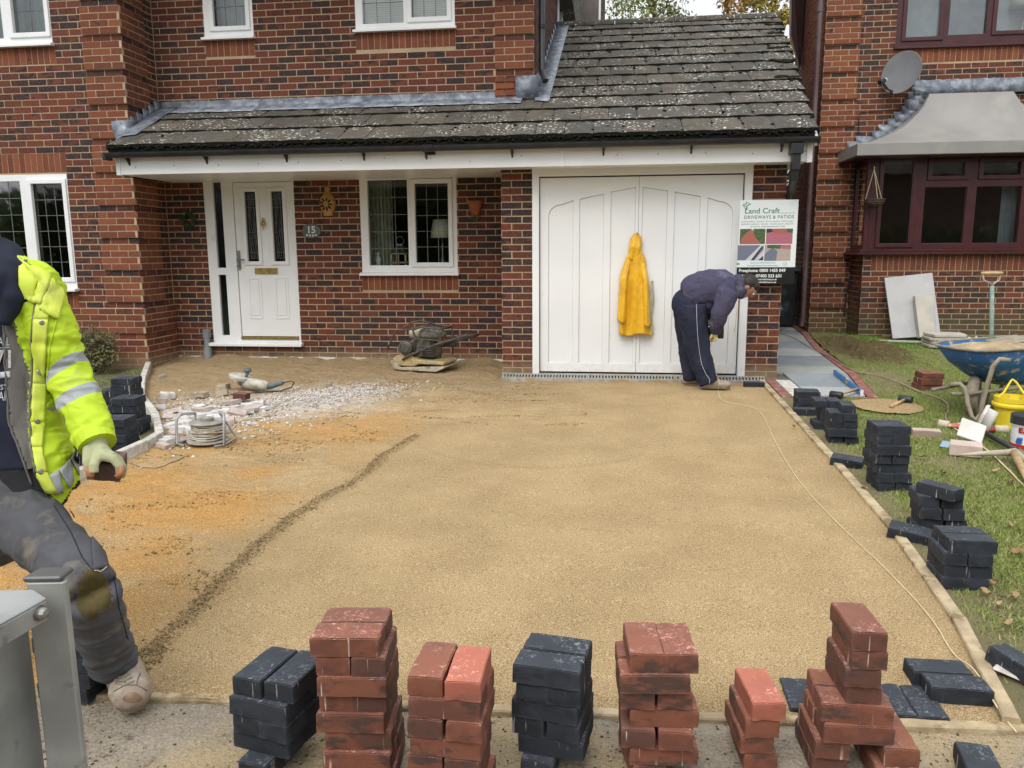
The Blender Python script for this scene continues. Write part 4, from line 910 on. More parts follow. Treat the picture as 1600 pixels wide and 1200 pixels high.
# left garden bed
SOIL = M_('garden_soil', (0.10, 0.085, 0.05), (0.13, 0.12, 0.06), 12, 0.95, 0.9, 90, 0.01, dirt=(0.11, 0.13, 0.05), dscale=3, dthr=(.45, .6))
terr(lambda X, Y: BASE(Y)-0.02+0.02*vf(X, Y, 3, 71), -9.0, -3.4, 2.4, 8.8, 200, 220, 'garden_bed', SOIL, keep=lambda x, y: (x < ledge(y)-0.03))
# grass blades
def grass(name, n, sampler, hgt, mat, lean=0.9):
    P_ = sampler(n); n = len(P_); ang = np.random.rand(n)*2*np.pi; h = hgt*(0.4+0.9*np.random.rand(n)); wd = 0.0016+0.0016*np.random.rand(n)
    dx = np.cos(ang); dy = np.sin(ang); ln = lean*(0.3+np.random.rand(n)); la = np.random.rand(n)*2*np.pi
    V = np.empty((n, 3, 3), np.float32)
    V[:, 0] = P_; V[:, 0, 0] -= dx*wd; V[:, 0, 1] -= dy*wd; V[:, 1] = P_; V[:, 1, 0] += dx*wd; V[:, 1, 1] += dy*wd
    V[:, 2] = P_; V[:, 2, 0] += np.cos(la)*h*ln; V[:, 2, 1] += np.sin(la)*h*ln; V[:, 2, 2] += h
    me = bpy.data.meshes.new(name); me.vertices.add(n*3); me.vertices.foreach_set('co', V.ravel()); me.loops.add(n*3); me.loops.foreach_set('vertex_index', np.arange(n*3, dtype=np.int32)); me.polygons.add(n); me.polygons.foreach_set('loop_start', np.arange(0, n*3, 3, dtype=np.int32)); me.polygons.foreach_set('loop_total', np.full(n, 3, dtype=np.int32)); me.update()
    at = me.attributes.new('tone', 'FLOAT_COLOR', 'FACE'); c = np.random.rand(n, 4).astype(np.float32); at.data.foreach_set('color', c.ravel())
    me.materials.append(mat); o = bpy.data.objects.new(name, me); link(o); o['kind'] = 'stuff'; return o
def blade_mat(name, c1, c2, c3):
    t = NT(name); a = t.sep(t.attr('tone').outputs['Color']); col = t.mix(a[0], c1, c2); col = t.mix(t.ramp(a[1], 0.72, 0.8), col, c3)
    return t.fin(col, 0.6, None, None, 0.2)
BL1 = blade_mat('lawn_grass', (0.15, 0.225, 0.04), (0.28, 0.335, 0.085), (0.40, 0.34, 0.16)); BL2 = blade_mat('green_grass', (0.09, 0.21, 0.02), (0.17, 0.32, 0.045), (0.3, 0.3, 0.1))
def samp(n):
    d = np.random.rand(n)**1.5; Y = 2.62+d*9.7; X = redge(Y)+0.05+np.random.rand(n)*(5.8-1.3)*(0.45+0.55*d)
    T = lawntone(X, Y); k = lk(X, Y) & (np.random.rand(n) > np.clip(T[:, 0]*1.0+T[:, 1]*0.95, 0, .97)) & (T[:, 2] < .6); k &= ~((X > 3.5) & (Y > 11.75)); X = X[k]; Y = Y[k]
    return np.stack([X, Y, lawnz(X, Y)-0.002], -1)
grass('grass', 420000, samp, 0.021, BL1, 1.2)
def samp2(n):
    Y = 10.2+np.random.rand(n)*1.6; X = 3.2+np.random.rand(n)*4.0; T = lawntone(X, Y); k = (T[:, 2] > np.random.rand(n)); X = X[k]; Y = Y[k]; return np.stack([X, Y, lawnz(X, Y)], -1)
grass('grass', 50000, samp2, 0.05, BL2, 0.7)
def samp3(n):
    Y = 3.5+np.random.rand(n)*5.2; X = ledge(Y)-0.05-np.random.rand(n)*1.6; k = vf(X, Y, 2, 5) > -0.1; X = X[k]; Y = Y[k]; return np.stack([X, Y, BASE(Y)-0.01], -1)
grass('grass', 22000, samp3, 0.03, BL1, 1.0)
# loose grains and stones on the footway
def crumbs(name, n, sampler, rr, mat, seed=1, parent=None):
    rg = np.random.RandomState(seed); P_ = sampler(n, rg); n = len(P_); base = np.array([(1, 0, 0), (-1, 0, 0), (0, 1, 0), (0, -1, 0), (0, 0, 1), (0, 0, -1)], float)
    F = np.array([(0, 2, 4), (2, 1, 4), (1, 3, 4), (3, 0, 4), (2, 0, 5), (1, 2, 5), (3, 1, 5), (0, 3, 5)])
    r_ = rr[0]+(rr[1]-rr[0])*rg.rand(n)**2.5; V = base[None]*(r_[:, None, None])*(0.6+0.8*rg.rand(n, 6, 1)); a = rg.rand(n)*6.28; c, s_ = np.cos(a), np.sin(a)
    x = V[:, :, 0]*c[:, None]-V[:, :, 1]*s_[:, None]; y = V[:, :, 0]*s_[:, None]+V[:, :, 1]*c[:, None]; V[:, :, 0] = x; V[:, :, 1] = y; V[:, :, 2] *= 0.6; V += P_[:, None]
    Fa = (F[None]+6*np.arange(n)[:, None, None]).reshape(-1, 3)
    me = bpy.data.meshes.new(name); me.vertices.add(n*6); me.vertices.foreach_set('co', V.astype(np.float32).ravel()); me.loops.add(Fa.size); me.loops.foreach_set('vertex_index', Fa.astype(np.int32).ravel()); me.polygons.add(len(Fa)); me.polygons.foreach_set('loop_start', np.arange(0, Fa.size, 3, dtype=np.int32)); me.polygons.foreach_set('loop_total', np.full(len(Fa), 3, dtype=np.int32)); me.update()
    at = me.attributes.new('tone', 'FLOAT_COLOR', 'FACE'); t_ = np.repeat(rg.rand(n, 4), 8, 0).astype(np.float32); at.data.foreach_set('color', t_.ravel())
    me.materials.append(mat); o = bpy.data.objects.new(name, me); link(o, parent); o['kind'] = 'stuff'; W[o] = Matrix.Identity(4); return o
def grit_mat(name, a, b, c):
    t = NT(name); q = t.sep(t.attr('tone').outputs['Color']); col = t.mix(q[0], a, b); col = t.mix(t.ramp(q[1], 0.6, 0.7), col, c); return t.fin(col, 0.9, None, None, 0.2)
GRIT = grit_mat('grit', (0.16, 0.13, 0.10), (0.42, 0.38, 0.32), (0.07, 0.055, 0.04)); GRS = grit_mat('coarse_sand', (0.36, 0.26, 0.12), (0.62, 0.5, 0.3), (0.18, 0.12, 0.06)); GRW = grit_mat('white_chips', (0.68, 0.65, 0.61), (0.50, 0.46, 0.41), (0.32, 0.25, 0.20))
def sf(n, rg): X = -1.9+rg.rand(n)*4.0; Y = 1.75+rg.rand(n)*0.72; k = (Y < fkerb(X)-.04) & (vnoise(X, Y, 3, 3)+0.4*rg.rand(n) > 0.55); X = X[k]; Y = Y[k]; return np.stack([X, Y, footz(X, Y)+0.001], -1)
crumbs('gravel', 14000, sf, (0.0012, 0.0065), GRIT, 1)
def ss(n, rg):
    Y = 2.45+rg.rand(n)**1.3*3.45; X = ridx(Y)+rg.randn(n)*0.025-0.05*vf(Y*0+1, Y, 3, 5); return np.stack([X, Y, sandz(X, Y)+0.001], -1)
crumbs('sand_clods', 7500, ss, (0.0015, 0.008), grit_mat('clods', (0.26, 0.185, 0.09), (0.40, 0.29, 0.15), (0.15, 0.10, 0.05)), 2)
def ss2(n, rg):
    d = rg.rand(n)**2; Y = 2.5+d*5.8; X = -3.4+rg.rand(n)*4.9; k = (X < redge(Y)-.02); X = X[k]; Y = Y[k]; return np.stack([X, Y, sandz(X, Y)+0.0005], -1)
def ss3(n, rg):
    Y = 2.6+rg.rand(n)*6.0; X = -3.4+rg.rand(n)*3.2; k = (X > ledge(Y)+.05) & ((X < ridx(Y)-.05) | (Y > 6.3)) & (vf(X, Y*2.6, 2.6, 70) > 0.10+0.22*rg.rand(n)); X = X[k]; Y = Y[k]; return np.stack([X, Y, sandz(X, Y)+0.001], -1)
crumbs('sand_lumps', 60000, ss3, (0.0015, 0.011), grit_mat('lumps', (0.30, 0.18, 0.065), (0.42, 0.28, 0.11), (0.16, 0.10, 0.05)), 13)
crumbs('sand_grains', 26000, ss2, (0.0009, 0.0035), GRS, 3)
def sg(n, rg):
    X = -2.80+rg.randn(n)*0.34; Y = 7.30+rg.randn(n)*0.22+(X+2.8)*0.5; k = (Y < 8.3) & (X > -4.3); X = X[k]; Y = Y[k]; return np.stack([X, Y, sandz(X, Y)+0.003], -1)
crumbs('stone_chippings', 5500, sg, (0.004, 0.017), GRW, 4)
def sr(n, rg):
    X = -3.6+rg.randn(n)*0.5; Y = 6.5+rg.randn(n)*0.45; k = (X > ledge(Y)+0.08) & (Y < 8); X = X[k]; Y = Y[k]; return np.stack([X, Y, sandz(X, Y)+0.002], -1)
crumbs('rubble_bits', 3200, sr, (0.004, 0.022), GRW, 5)
def sl_(n, rg): X = 1.6+rg.rand(n)*1.2; Y = 2.5+rg.rand(n)**2*2.0; return np.stack([X, Y, lawnz(X, Y)+0.003], -1)
crumbs('soil_crumbs', 2500, sl_, (0.002, 0.012), grit_mat('soil_bits', (0.16, 0.11, 0.06), (0.3, 0.22, 0.13), (0.08, 0.06, 0.035)), 6)

# kerbs and edgings: every stone a part
def edging(name, label, pts, L, wd, top, h, mat, jit=0.003, cat='edging'):
    c = pts[len(pts)//2]; root = empty(name, (c[0], c[1], GZ(c[1])), 0, label, cat)
    P_ = [Vector((p[0], p[1], 0)) for p in pts]
    for a, b_ in zip(P_, P_[1:]):
        d = (b_-a); n = max(1, round(d.length/L)); 
        for i in range(n):
            p = a+d*(i/n); q = a+d*((i+1)/n); t_ = d.normalized(); s_ = Vector((-t_.y, t_.x, 0))*wd/2; g_ = t_*0.003
            zz = top+random.uniform(-jit, jit); m_ = MB(); k = 6; rows = []
            rj = [random.uniform(-.002, .002) for _ in range(24)]
            for side in (-1, 1): pass
            def ring(u_): 
                c_ = p+g_+(q-p-g_*2)*u_; z0 = GZ(c_.y)+zz; return [c_-s_+Vector((0, 0, z0-h)), c_-s_+Vector((random.uniform(-.002, .002), 0, z0-0.006)), c_-s_*0.8+Vector((0, 0, z0+random.uniform(-.002, .001))), c_+s_*0.8+Vector((0, 0, z0+random.uniform(-.002, .001))), c_+s_+Vector((random.uniform(-.002, .002), 0, z0-0.006)), c_+s_+Vector((0, 0, z0-h))]
            rows = [ring(j/8) for j in range(9)]; m_.sheet(rows); m_.add(rows[0], [(0, 1, 2, 3, 4, 5)]); m_.add(rows[-1], [(5, 4, 3, 2, 1, 0)])
            m_.build('edging_stone', mat, root)
    return root
EDG = M_('tan_edging', (0.50, 0.40, 0.25), (0.33, 0.26, 0.16), 9, 0.92, 0.7, 80, 0.005, dirt=(0.22, 0.16, 0.09), dscale=7, dthr=(.5, .62), spec=0.2)
edging('lawn_edging', 'long straight concrete edging between the sand bed and the lawn', RE, 0.9, 0.055, 0.028, 0.12, EDG)
edging('front_kerb', 'flush pale concrete kerb strip along the front of the sand bed', [(x, fkerb(x)-0.015) for x in (-3.5, -2.2, -1.0, 0.2, 1.34)], 0.6, 0.042, 0.006, 0.1, EDG)
edging('front_kerb', 'short concrete kerb strip crossing the bottom right corner of the lawn', [(1.37, 2.485), (2.3, 2.53)], 0.6, 0.042, 0.012, 0.1, EDG)
edging('garden_edging', 'curved whitish concrete edging stones round the left garden bed', LE, 0.55, 0.06, 0.065, 0.2, CONCL, 0.005)

# paved side path: slabs and brick border as parts
PS = NT('grey_slab'); col = PS.mix(PS.ramp(PS.noise(3, 5, .6, dist=1.0), 0.35, 0.65), (0.31, 0.34, 0.34), (0.40, 0.41, 0.39)); col = PS.mix(PS.ramp(PS.noise(1.1, 3), 0.5, 0.7, 0, .6), col, (0.36, 0.34, 0.28))
_oi = PS.n.new('ShaderNodeObjectInfo'); col = PS.mix(PS.ramp(_oi.outputs['Random'], 0, 1, 0.0, 0.55), col, (0.24, 0.26, 0.27)); SLAB = PS.fin(col, 0.6, PS.bump(PS.noise(40, 4), 0.3, 0.003), None, 0.4)
def slab_mat(k, a, b):
    t = NT('grey_slab_%s' % k); col = t.mix(t.ramp(t.noise(3, 5, .6, dist=1.0), 0.35, 0.65), a, b); col = t.mix(t.ramp(t.noise(2.0, 4), 0.55, 0.75, 0, .5), col, (0.38, 0.34, 0.27)); return t.fin(col, 0.55, t.bump(t.noise(40, 4), 0.3, 0.003), None, 0.4)
SLABS = [slab_mat('pale', (0.36, 0.38, 0.38), (0.42, 0.43, 0.41)), slab_mat('blue', (0.24, 0.275, 0.29), (0.30, 0.33, 0.34)), slab_mat('green', (0.29, 0.32, 0.30), (0.35, 0.36, 0.33)), slab_mat('dark', (0.21, 0.235, 0.245), (0.27, 0.29, 0.295))]
path = empty('path', (2.2, 10, 0.02)); path['kind'] = 'structure'
b = MB(); b.sheet([[(1.60, y, BASE(y)+0.0-.012), (float(pathr(y))+0.02, y, BASE(y)-.012)] for y in (7.56, 8, 9, 10, 11, 12, 14)]+[[(1.6, 22, .25), (2.95, 22, .25)]]); b.build('bedding', M_('path_joint', (.10, .09, .07), (.16, .14, .1), 20, .9), path)
ys = [7.66, 8.10, 8.86, 9.30, 10.06, 10.66, 11.4, 12.0, 12.6, 13.4, 14.2, 15.0, 16.0]
def slab(xa0, xb0, xa1, xb1, y0, y1, mat=SLAB, z=0.012, name='paving_slab'):
    b = MB(); g_ = 0.006; b.prism([(xa0+g_, y0+g_, BASE(y0)+z), (xb0-g_, y0+g_, BASE(y0)+z), (xb1-g_, y1-g_, BASE(y1)+z), (xa1+g_, y1-g_, BASE(y1)+z)], (0, 0, -0.035)); b.build(name, mat, path, bevel=0.003)
pl_l = lambda y: 1.87 if y < 8.2 else 1.79
pinn = lambda y: float(pathr(y))-0.115
for i in range(len(ys)-1):
    y0, y1 = ys[i], ys[i+1]; mid = (pl_l(y0)+pinn((y0+y1)/2))/2
    slab(pl_l(y0), pinn(y0), pl_l(y0), pinn(y1), y0+.012, y1-.012, SLABS[i % 4])
PRED = M_('path_brick_red', (0.27, 0.10, 0.075), (0.20, 0.085, 0.07), 8, 0.85, 0.3, 80, 0.003, dirt=(0.33, 0.24, 0.17), dscale=9, dthr=(.5, .7))
y = 7.60
while y < 13.4:
    slab(pinn(y)+0.0, pinn(y)+0.105, pinn(y+.2), pinn(y+.2)+0.105, y, y+0.205, PRED, 0.014, 'border_brick'); y += 0.208
y = 7.60
while y < 8.4:
    slab(1.60, 1.70, 1.60, 1.70, y, y+0.2, PRED, 0.014, 'border_brick'); slab(1.705, 1.865, 1.705, 1.865, y, y+0.2, CONCL, 0.013, 'border_slab'); y += 0.205
x = 1.60
while x < 2.36: slab(x, x+0.2, x, x+0.2, 7.555, 7.60, PRED, 0.014, 'border_brick'); x += 0.2

# channel drain in front of the garage
dr = empty('channel_drain', (0.2, 8.5, 0)); tag(dr, 'long slotted channel drain at the foot of the garage door', 'drain')
zd = GZ(8.5)+0.012
DRN = M_('drain_grating', (0.30, 0.31, 0.30), (0.22, 0.22, 0.21), 20, 0.6, dirt=(0.3, 0.24, 0.15), dscale=8, dthr=(.5, .7))
for i in range(3):
    xa, xb = -1.19+i*0.94, -1.19+(i+1)*0.94-0.004; hl = []; x = xa+0.02
    while x < xb-0.02: hl.append(rect(x, x+0.016, -0.030, 0.030)); x += 0.034
    v, f = plate(rect(xa, xb, -0.048, 0.048), hl, 0.006); b = MB(); b.add([(q.x, 8.515+q.y*.94-q.z*.34, zd-.014+q.y*.34+q.z*.94) for q in v], f); b.build('grating', DRN, dr)
b = MB(); b.bb((-1.19, 8.475, zd-.09), (1.62, 8.56, zd-.055)); b.build('channel', DARK, dr)
b = MB(); b.bb((-1.20, 8.44, zd-.09), (1.63, 8.467, zd-.028)); b.bb((-1.20, 8.564, zd-.06), (1.63, 8.607, zd+.004)); b.build('surround', CONC, dr)

# unseen houses added across the street, behind the camera, for the windows to mirror
for i, (x0, x1) in enumerate(((-12, -3), (4, 26))):
    t_ = empty('street_house', ((x0+x1)/2, -20, 0), 0, ['brown brick house across the street seen only in window reflections', 'second brown brick house across the street, further right'][i], 'house'); b = MB(); b.bb((x0, -24, -1), (x1, -19, 5)); b.build('wall', M_('brown_brick_far', (.10, .06, .045), (.08, .05, .04), 3, .9), t_); b = MB(); b.prism([(x0-.4, -18.6, 4.9), (x0-.4, -21.5, 7.6), (x0-.4, -24.4, 4.9)], (x1-x0+.8, 0, 0)); b.build('roof', TILE, t_)
# ================================================================ TREES, HEDGES
def leaf_mat(name, c1, c2, c3):
    t = NT(name); a = t.sep(t.attr('tone').outputs['Color']); col = t.mix(a[0], c1, c2); col = t.mix(t.ramp(a[1], 0.75, 0.85), col, c3)
    t.b.inputs['Subsurface Weight'].default_value = 0; return t.fin(col, 0.55, None, None, 0.25)
def leaves(name, P_, sz, mat, parent, seed=0, aspect=0.55):
    rg = np.random.RandomState(seed); n = len(P_); a = rg.randn(n, 3); a /= np.linalg.norm(a, axis=1)[:, None]; b_ = np.cross(a, rg.randn(n, 3)); b_ /= np.linalg.norm(b_, axis=1)[:, None]
    s_ = sz*(0.6+0.8*rg.rand(n))[:, None]; V = np.stack([P_-a*s_, P_+b_*s_*aspect, P_+a*s_, P_-b_*s_*aspect], 1)
    me = bpy.data.meshes.new(name); me.vertices.add(n*4); me.vertices.foreach_set('co', V.astype(np.float32).ravel()); me.loops.add(n*4); me.loops.foreach_set('vertex_index', np.arange(n*4, dtype=np.int32)); me.polygons.add(n); me.polygons.foreach_set('loop_start', np.arange(0, n*4, 4, dtype=np.int32)); me.polygons.foreach_set('loop_total', np.full(n, 4, dtype=np.int32)); me.update()
    at = me.attributes.new('tone', 'FLOAT_COLOR', 'FACE'); at.data.foreach_set('color', rg.rand(n, 4).astype(np.float32).ravel()); me.materials.append(mat)
    o = bpy.data.objects.new(name, me); link(o, parent, True); W[o] = Matrix.Identity(4); return o
BARK = M_('bark', (0.16, 0.13, 0.10), (0.08, 0.065, 0.05), 10, 0.9)
def tree(name, label, base, h, spread, n, sz, mat, seed, trunk=0.14, droop=0.0, start=0.25):
    rg = random.Random(seed); root = empty(name, base, 0, label, 'tree'); B = Vector(base); tb = MB()
    pts = [B+Vector((rg.gauss(0, .06)*i, rg.gauss(0, .06)*i, h*i/8)) for i in range(9)]; tb.tube(pts, [trunk*(1-i/9)+.01 for i in range(9)], 7)
    P_ = []; L = []
    for i in range(46):
        t_ = start+(1-start)*rg.random(); k = t_*8; j = min(int(k), 7); p = pts[j].lerp(pts[j+1], k-j); a = rg.random()*6.28; ln = spread*(1-0.55*abs(t_-0.45)*1.6)*rg.uniform(.5, 1)
        q = [p]; d = Vector((math.cos(a), math.sin(a), rg.uniform(.1, .9))).normalized()
        for s_ in range(6): q.append(q[-1]+d*ln/6); d = (d+Vector((rg.gauss(0, .22), rg.gauss(0, .22), rg.gauss(0, .15)-droop))).normalized()
        tb.tube(q, [0.035*(1-s_/7)+0.004 for s_ in range(7)], 4)
        for m_ in range(4):
            o_ = q[rg.randint(2, 6)]; d2 = Vector((rg.gauss(0, 1), rg.gauss(0, 1), rg.gauss(0, .6)-droop*2)).normalized()*ln*0.35; e = o_+d2; tb.tube([o_, e], [0.008, 0.003], 3); L.append((o_, e))
            e2 = e+Vector((rg.gauss(0, .2), rg.gauss(0, .2), -droop*2-.05)); L.append((e, e2))
    Q = [];
    for i in range(n):
        a_, b_ = rg.choice(L); t_ = rg.random(); Q.append(tuple(a_.lerp(b_, t_)+Vector((rg.gauss(0, .09), rg.gauss(0, .09), rg.gauss(0, .09)))))
    tb.build('trunk', BARK, root, smooth=True); leaves('crown', np.array(Q), sz, mat, root, seed)
BIRCH = leaf_mat('birch_leaves', (0.14, 0.20, 0.055), (0.26, 0.30, 0.10), (0.34, 0.30, 0.09)); ORNG = leaf_mat('autumn_leaves', (0.40, 0.19, 0.05), (0.50, 0.27, 0.07), (0.22, 0.22, 0.06)); YGRN = leaf_mat('yellowing_leaves', (0.34, 0.27, 0.06), (0.42, 0.30, 0.08), (0.24, 0.26, 0.06)); DKG = leaf_mat('ivy_leaves', (0.03, 0.055, 0.018), (0.07, 0.11, 0.035), (0.13, 0.17, 0.06))
tree('birch_tree', 'airy pale green birch tree standing behind the garage roof', (0.9, 27, 0), 12.5, 2.2, 6000, 0.06, BIRCH, 3, 0.12, 0.14, 0.35)
tree('autumn_tree', 'tree with orange autumn leaves behind the garage ridge', (4.2, 30, 0), 12.0, 1.5, 3600, 0.07, ORNG, 5, 0.12, 0.05, 0.35)
tree('yellowing_tree', 'dense yellowing tree behind the gap between the houses', (5.6, 31, 0), 14.0, 1.9, 10000, 0.075, YGRN, 8, 0.16, 0.05, 0.3)
def bush(name, label, c, r, n, sz, mat, seed, cat='shrub', stems=14, hollow=0.35):
    rg = np.random.RandomState(seed); root = empty(name, c, 0, label, cat); a = rg.randn(n, 3); a /= np.linalg.norm(a, axis=1)[:, None]; rr = (hollow+(1-hollow)*rg.rand(n)**0.6)
    nz = 0.75+0.5*np.array([mnoise.noise(Vector(q*2.2)+Vector((seed, 0, 0))) for q in a])
    P_ = a*rr[:, None]*nz[:, None]*np.array(r)+np.array(c); P_ = P_[P_[:, 2] > c[2]-r[2]*0.95]; leaves('foliage', P_, sz, mat, root, seed)
    tb = MB(); rn = random.Random(seed)
    for i in range(stems): d = Vector((rn.gauss(0, .5)*r[0], rn.gauss(0, .5)*r[1], r[2]*rn.uniform(.1, .8))); b0 = Vector((c[0], c[1], c[2]-r[2])); tb.tube([b0, b0.lerp(Vector(c)+d, .5)+Vector((rn.gauss(0, .04), 0, 0)), Vector(c)+d], [.009, .006, .003], 4)
    tb.build('stems', BARK, root); return root
SHR = leaf_mat('shrub_leaves', (0.115, 0.125, 0.055), (0.19, 0.18, 0.085), (0.26, 0.20, 0.10))
bush('shrub', 'rounded olive green shrub against the brick bay of number 15', (-5.98, 8.38, 0.25), (0.38, 0.26, 0.30), 5200, 0.016, SHR, 2)
bush('ivy', 'dark green ivy growing in the gap between the two houses', (2.55, 13.2, 2.0), (0.32, 0.5, 1.0), 2600, 0.04, DKG, 4, 'ivy')
# unseen hedges added behind the camera to give the windows something to mirror
bush('street_hedge', 'tall dark hedge across the street', (-16, -14, 1.9), (19, 1.6, 3.2), 26000, 0.16, DKG, 6, 'hedge')
bush('street_hedge', 'second tall dark hedge across the street, further right', (16, -15, 0.7), (13, 1.4, 1.9), 14000, 0.16, DKG, 7, 'hedge')
# ================================================================ PAVING BLOCKS
def block_mat(name, c1, c2, c3, streak):
    t = NT(name); oi = t.n.new('ShaderNodeObjectInfo'); rnd = oi.outputs['Random']
    n = t.noise(11, 4, 0.6); col = t.mix(t.ramp(t.math('ADD', n, t.math('MULTIPLY', t.math('SUBTRACT', rnd, 0.5), 0.35)), 0.42, 0.62), c1, c2)
    col = t.mix(t.ramp(rnd, 0.55, 1.0, 0, 0.5), col, c3)
    col = t.mix(t.ramp(t.noise(6, 4, 0.7, stretch=(1, 1, 2.5)), 0.50, 0.63, 0, 0.85), col, c3)
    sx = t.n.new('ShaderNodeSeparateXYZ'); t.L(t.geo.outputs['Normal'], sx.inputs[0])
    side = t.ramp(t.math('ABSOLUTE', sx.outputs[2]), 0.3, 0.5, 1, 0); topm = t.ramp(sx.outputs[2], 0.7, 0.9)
    st = t.ramp(t.noise(75, 1, 0.4, stretch=(1, 1, 0.05)), 0.69, 0.74); st = t.math('MULTIPLY', t.math('MULTIPLY', st, side), t.ramp(t.noise(14, 2), 0.42, 0.6))
    col = t.mix(t.math('MULTIPLY', st, streak), col, (0.62, 0.53, 0.46))
    sc = t.math('MULTIPLY', topm, t.ramp(t.noise(70, 5, 0.75, dist=0.8), 0.52, 0.66)); sc = t.math('MULTIPLY', sc, t.ramp(t.noise(9, 3), 0.4, 0.62))
    col = t.mix(t.math('MULTIPLY', sc, 0.9), col, tuple(min(1, x*3+0.28) for x in c1))
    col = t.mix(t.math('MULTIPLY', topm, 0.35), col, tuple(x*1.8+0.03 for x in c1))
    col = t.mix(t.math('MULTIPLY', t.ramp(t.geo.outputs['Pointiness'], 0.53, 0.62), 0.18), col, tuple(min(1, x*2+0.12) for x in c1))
    return t.fin(col, 0.78, t.bump(t.math('ADD', t.noise(160, 4, .7), t.math('MULTIPLY', t.noise(45, 3), .7)), 0.55, 0.0025), None, 0.3)
CHAR = block_mat('charcoal_block', (0.021, 0.0255, 0.033), (0.031, 0.036, 0.045), (0.015, 0.0165, 0.020), 0.55)
BRIN = block_mat('brindle_block', (0.185, 0.068, 0.040), (0.135, 0.052, 0.034), (0.055, 0.037, 0.031), 0.7)
ORA = block_mat('orange_red_block', (0.33, 0.105, 0.066), (0.30, 0.098, 0.063), (0.22, 0.085, 0.06), 0.3)
BUFF = block_mat('buff_block', (0.42, 0.33, 0.26), (0.36, 0.28, 0.22), (0.28, 0.2, 0.16), 0.2)
T_ = 0.058; PBM = {}
def block_mesh(mat, var, L=0.2):
    k = (mat.name, var, L)
    if k not in PBM:
        bm = bmesh.new(); bmesh.ops.create_cube(bm, size=1); bmesh.ops.scale(bm, vec=(L-0.002, 0.098, T_-0.001), verts=bm.verts)
        bmesh.ops.bevel(bm, geom=[e for e in bm.edges if abs(e.verts[0].co.z-e.verts[1].co.z) < 1e-6 and e.verts[0].co.z > 0], offset=0.003, segments=2, affect='EDGES')
        bmesh.ops.bevel(bm, geom=[e for e in bm.edges if abs(e.verts[0].co.z-e.verts[1].co.z) > 0.02], offset=0.002, segments=1, affect='EDGES')
        bmesh.ops.subdivide_edges(bm, edges=[e for e in bm.edges if e.calc_length() > 0.04], cuts=5, use_grid_fill=True)
        for v in bm.verts:
            n_ = mnoise.noise_vector(v.co*28+Vector((var*7.7, 0, 0)))*0.0017; e_ = mnoise.noise(v.co*60+Vector((0, var*3.1, 0)))
            v.co += n_
            if abs(v.co.z) > T_/2-0.008 and e_ > 0.32: v.co *= 0.972
        me = bpy.data.meshes.new('paving_block'); bm.to_mesh(me); bm.free(); me.materials.append(mat); me.polygons.foreach_set('use_smooth', [True]*len(me.polygons)); me.set_sharp_from_angle(angle=R(50)); PBM[k] = me
    return PBM[k]
COLN = {'charcoal_block': 'charcoal', 'brindle_block': 'brindle red', 'orange_red_block': 'plain orange red', 'buff_block': 'buff'}
def block(x, y, z, rz, mat, label, group, tilt=(0, 0), L=0.2):
    o = bpy.data.objects.new('paving_block', block_mesh(mat, random.randrange(5), L)); link(o); o.location = (x, y, z+T_/2); o.rotation_euler = (tilt[0], tilt[1], rz)
    return tag(o, label, 'paving block', group)
ORDS = ['top', 'second', 'third', 'fourth', 'fifth', 'sixth', 'seventh', 'eighth', 'ninth']
def stack(fl, rz, n, layers, mat, phrase, group, base=None, jit=0.006, mats=None):
    """fl: pixel of the top course's front left corner; layers listed from the top down.
    S = two stretchers (front, back), H = two headers (left, right), s / h = a single one; (code, dx, dy, drz) shifts it"""
    P0 = base if base is not None else G(fl[0], fl[1], n*T_)
    zb = GZ(P0[1])-0.002
    ca, sa = math.cos(rz), math.sin(rz)
    for i, ly in enumerate(layers):
        code, dx, dy, dr = (ly, 0, 0, 0) if isinstance(ly, str) else ly
        z = zb+(n-1-i)*T_
        dx += random.gauss(0, jit); dy += random.gauss(0, jit); dr += random.gauss(0, 0.02)
        el = {'S': [(0.1, 0.05, 0, 'front'), (0.1, 0.151, 0, 'back')], 'H': [(0.05, 0.1, 1, 'left'), (0.151, 0.1, 1, 'right')], 's': [(0.1, 0.05, 0, 'single')], 'h': [(0.05, 0.1, 1, 'single')], 'c': [(0.1, 0.1, 1, 'single')]}[code]
        for (bx, by, tr, pos) in el:
            jx, jy = random.gauss(0, jit*.5), random.gauss(0, jit*.5); q = rz+dr
            lx, ly_ = bx-0.1, by-0.1
            X = P0[0]+(0.1+dx)*ca-(0.1+dy)*sa+lx*math.cos(q)-ly_*math.sin(q)+jx; Y = P0[1]+(0.1+dx)*sa+(0.1+dy)*ca+lx*math.sin(q)+ly_*math.cos(q)+jy
            m_ = mat
            if mats and (i, pos) in mats: m_ = mats[(i, pos)]
            lab = f"{COLN[m_.name]} block, {pos} one, {ORDS[i]} course down, {phrase}" if i else f"{COLN[m_.name]} block, {pos} one on top, {phrase}"
            block(X, Y, z, q+(math.pi/2 if tr else 0)+random.gauss(0, .008), m_, lab, group)
GF = 'paving blocks stacked along the front kerb'; GL = 'charcoal blocks stacked along the lawn edging'; GB = 'charcoal blocks stacked beside the left garden edging'
stack((358, 1058), R(-13), 5, ['H', 'S', 'H', ('S', -.012, 0, 0), ('c', -0.005, -.03, 0)], CHAR, 'leftmost black front stack', GF)
stack((488, 998), R(5), 8, ['S', ('H', .004, .012, 0), 'S', ('H', .006, .01, 0), ('S', .0, 0, 0.02), ('H', .012, .01, 0), ('S', .014, 0, 0), ('H', .03, 0, .03)], BRIN, 'tallest left red front stack', GF)
stack((633.5, 1058), R(-1.5), 7, ['H', 'S', 'H', 'S', 'H', 'S', 'H'], BRIN, 'red stack left of the middle black one', GF, mats={(0, 'right'): ORA})
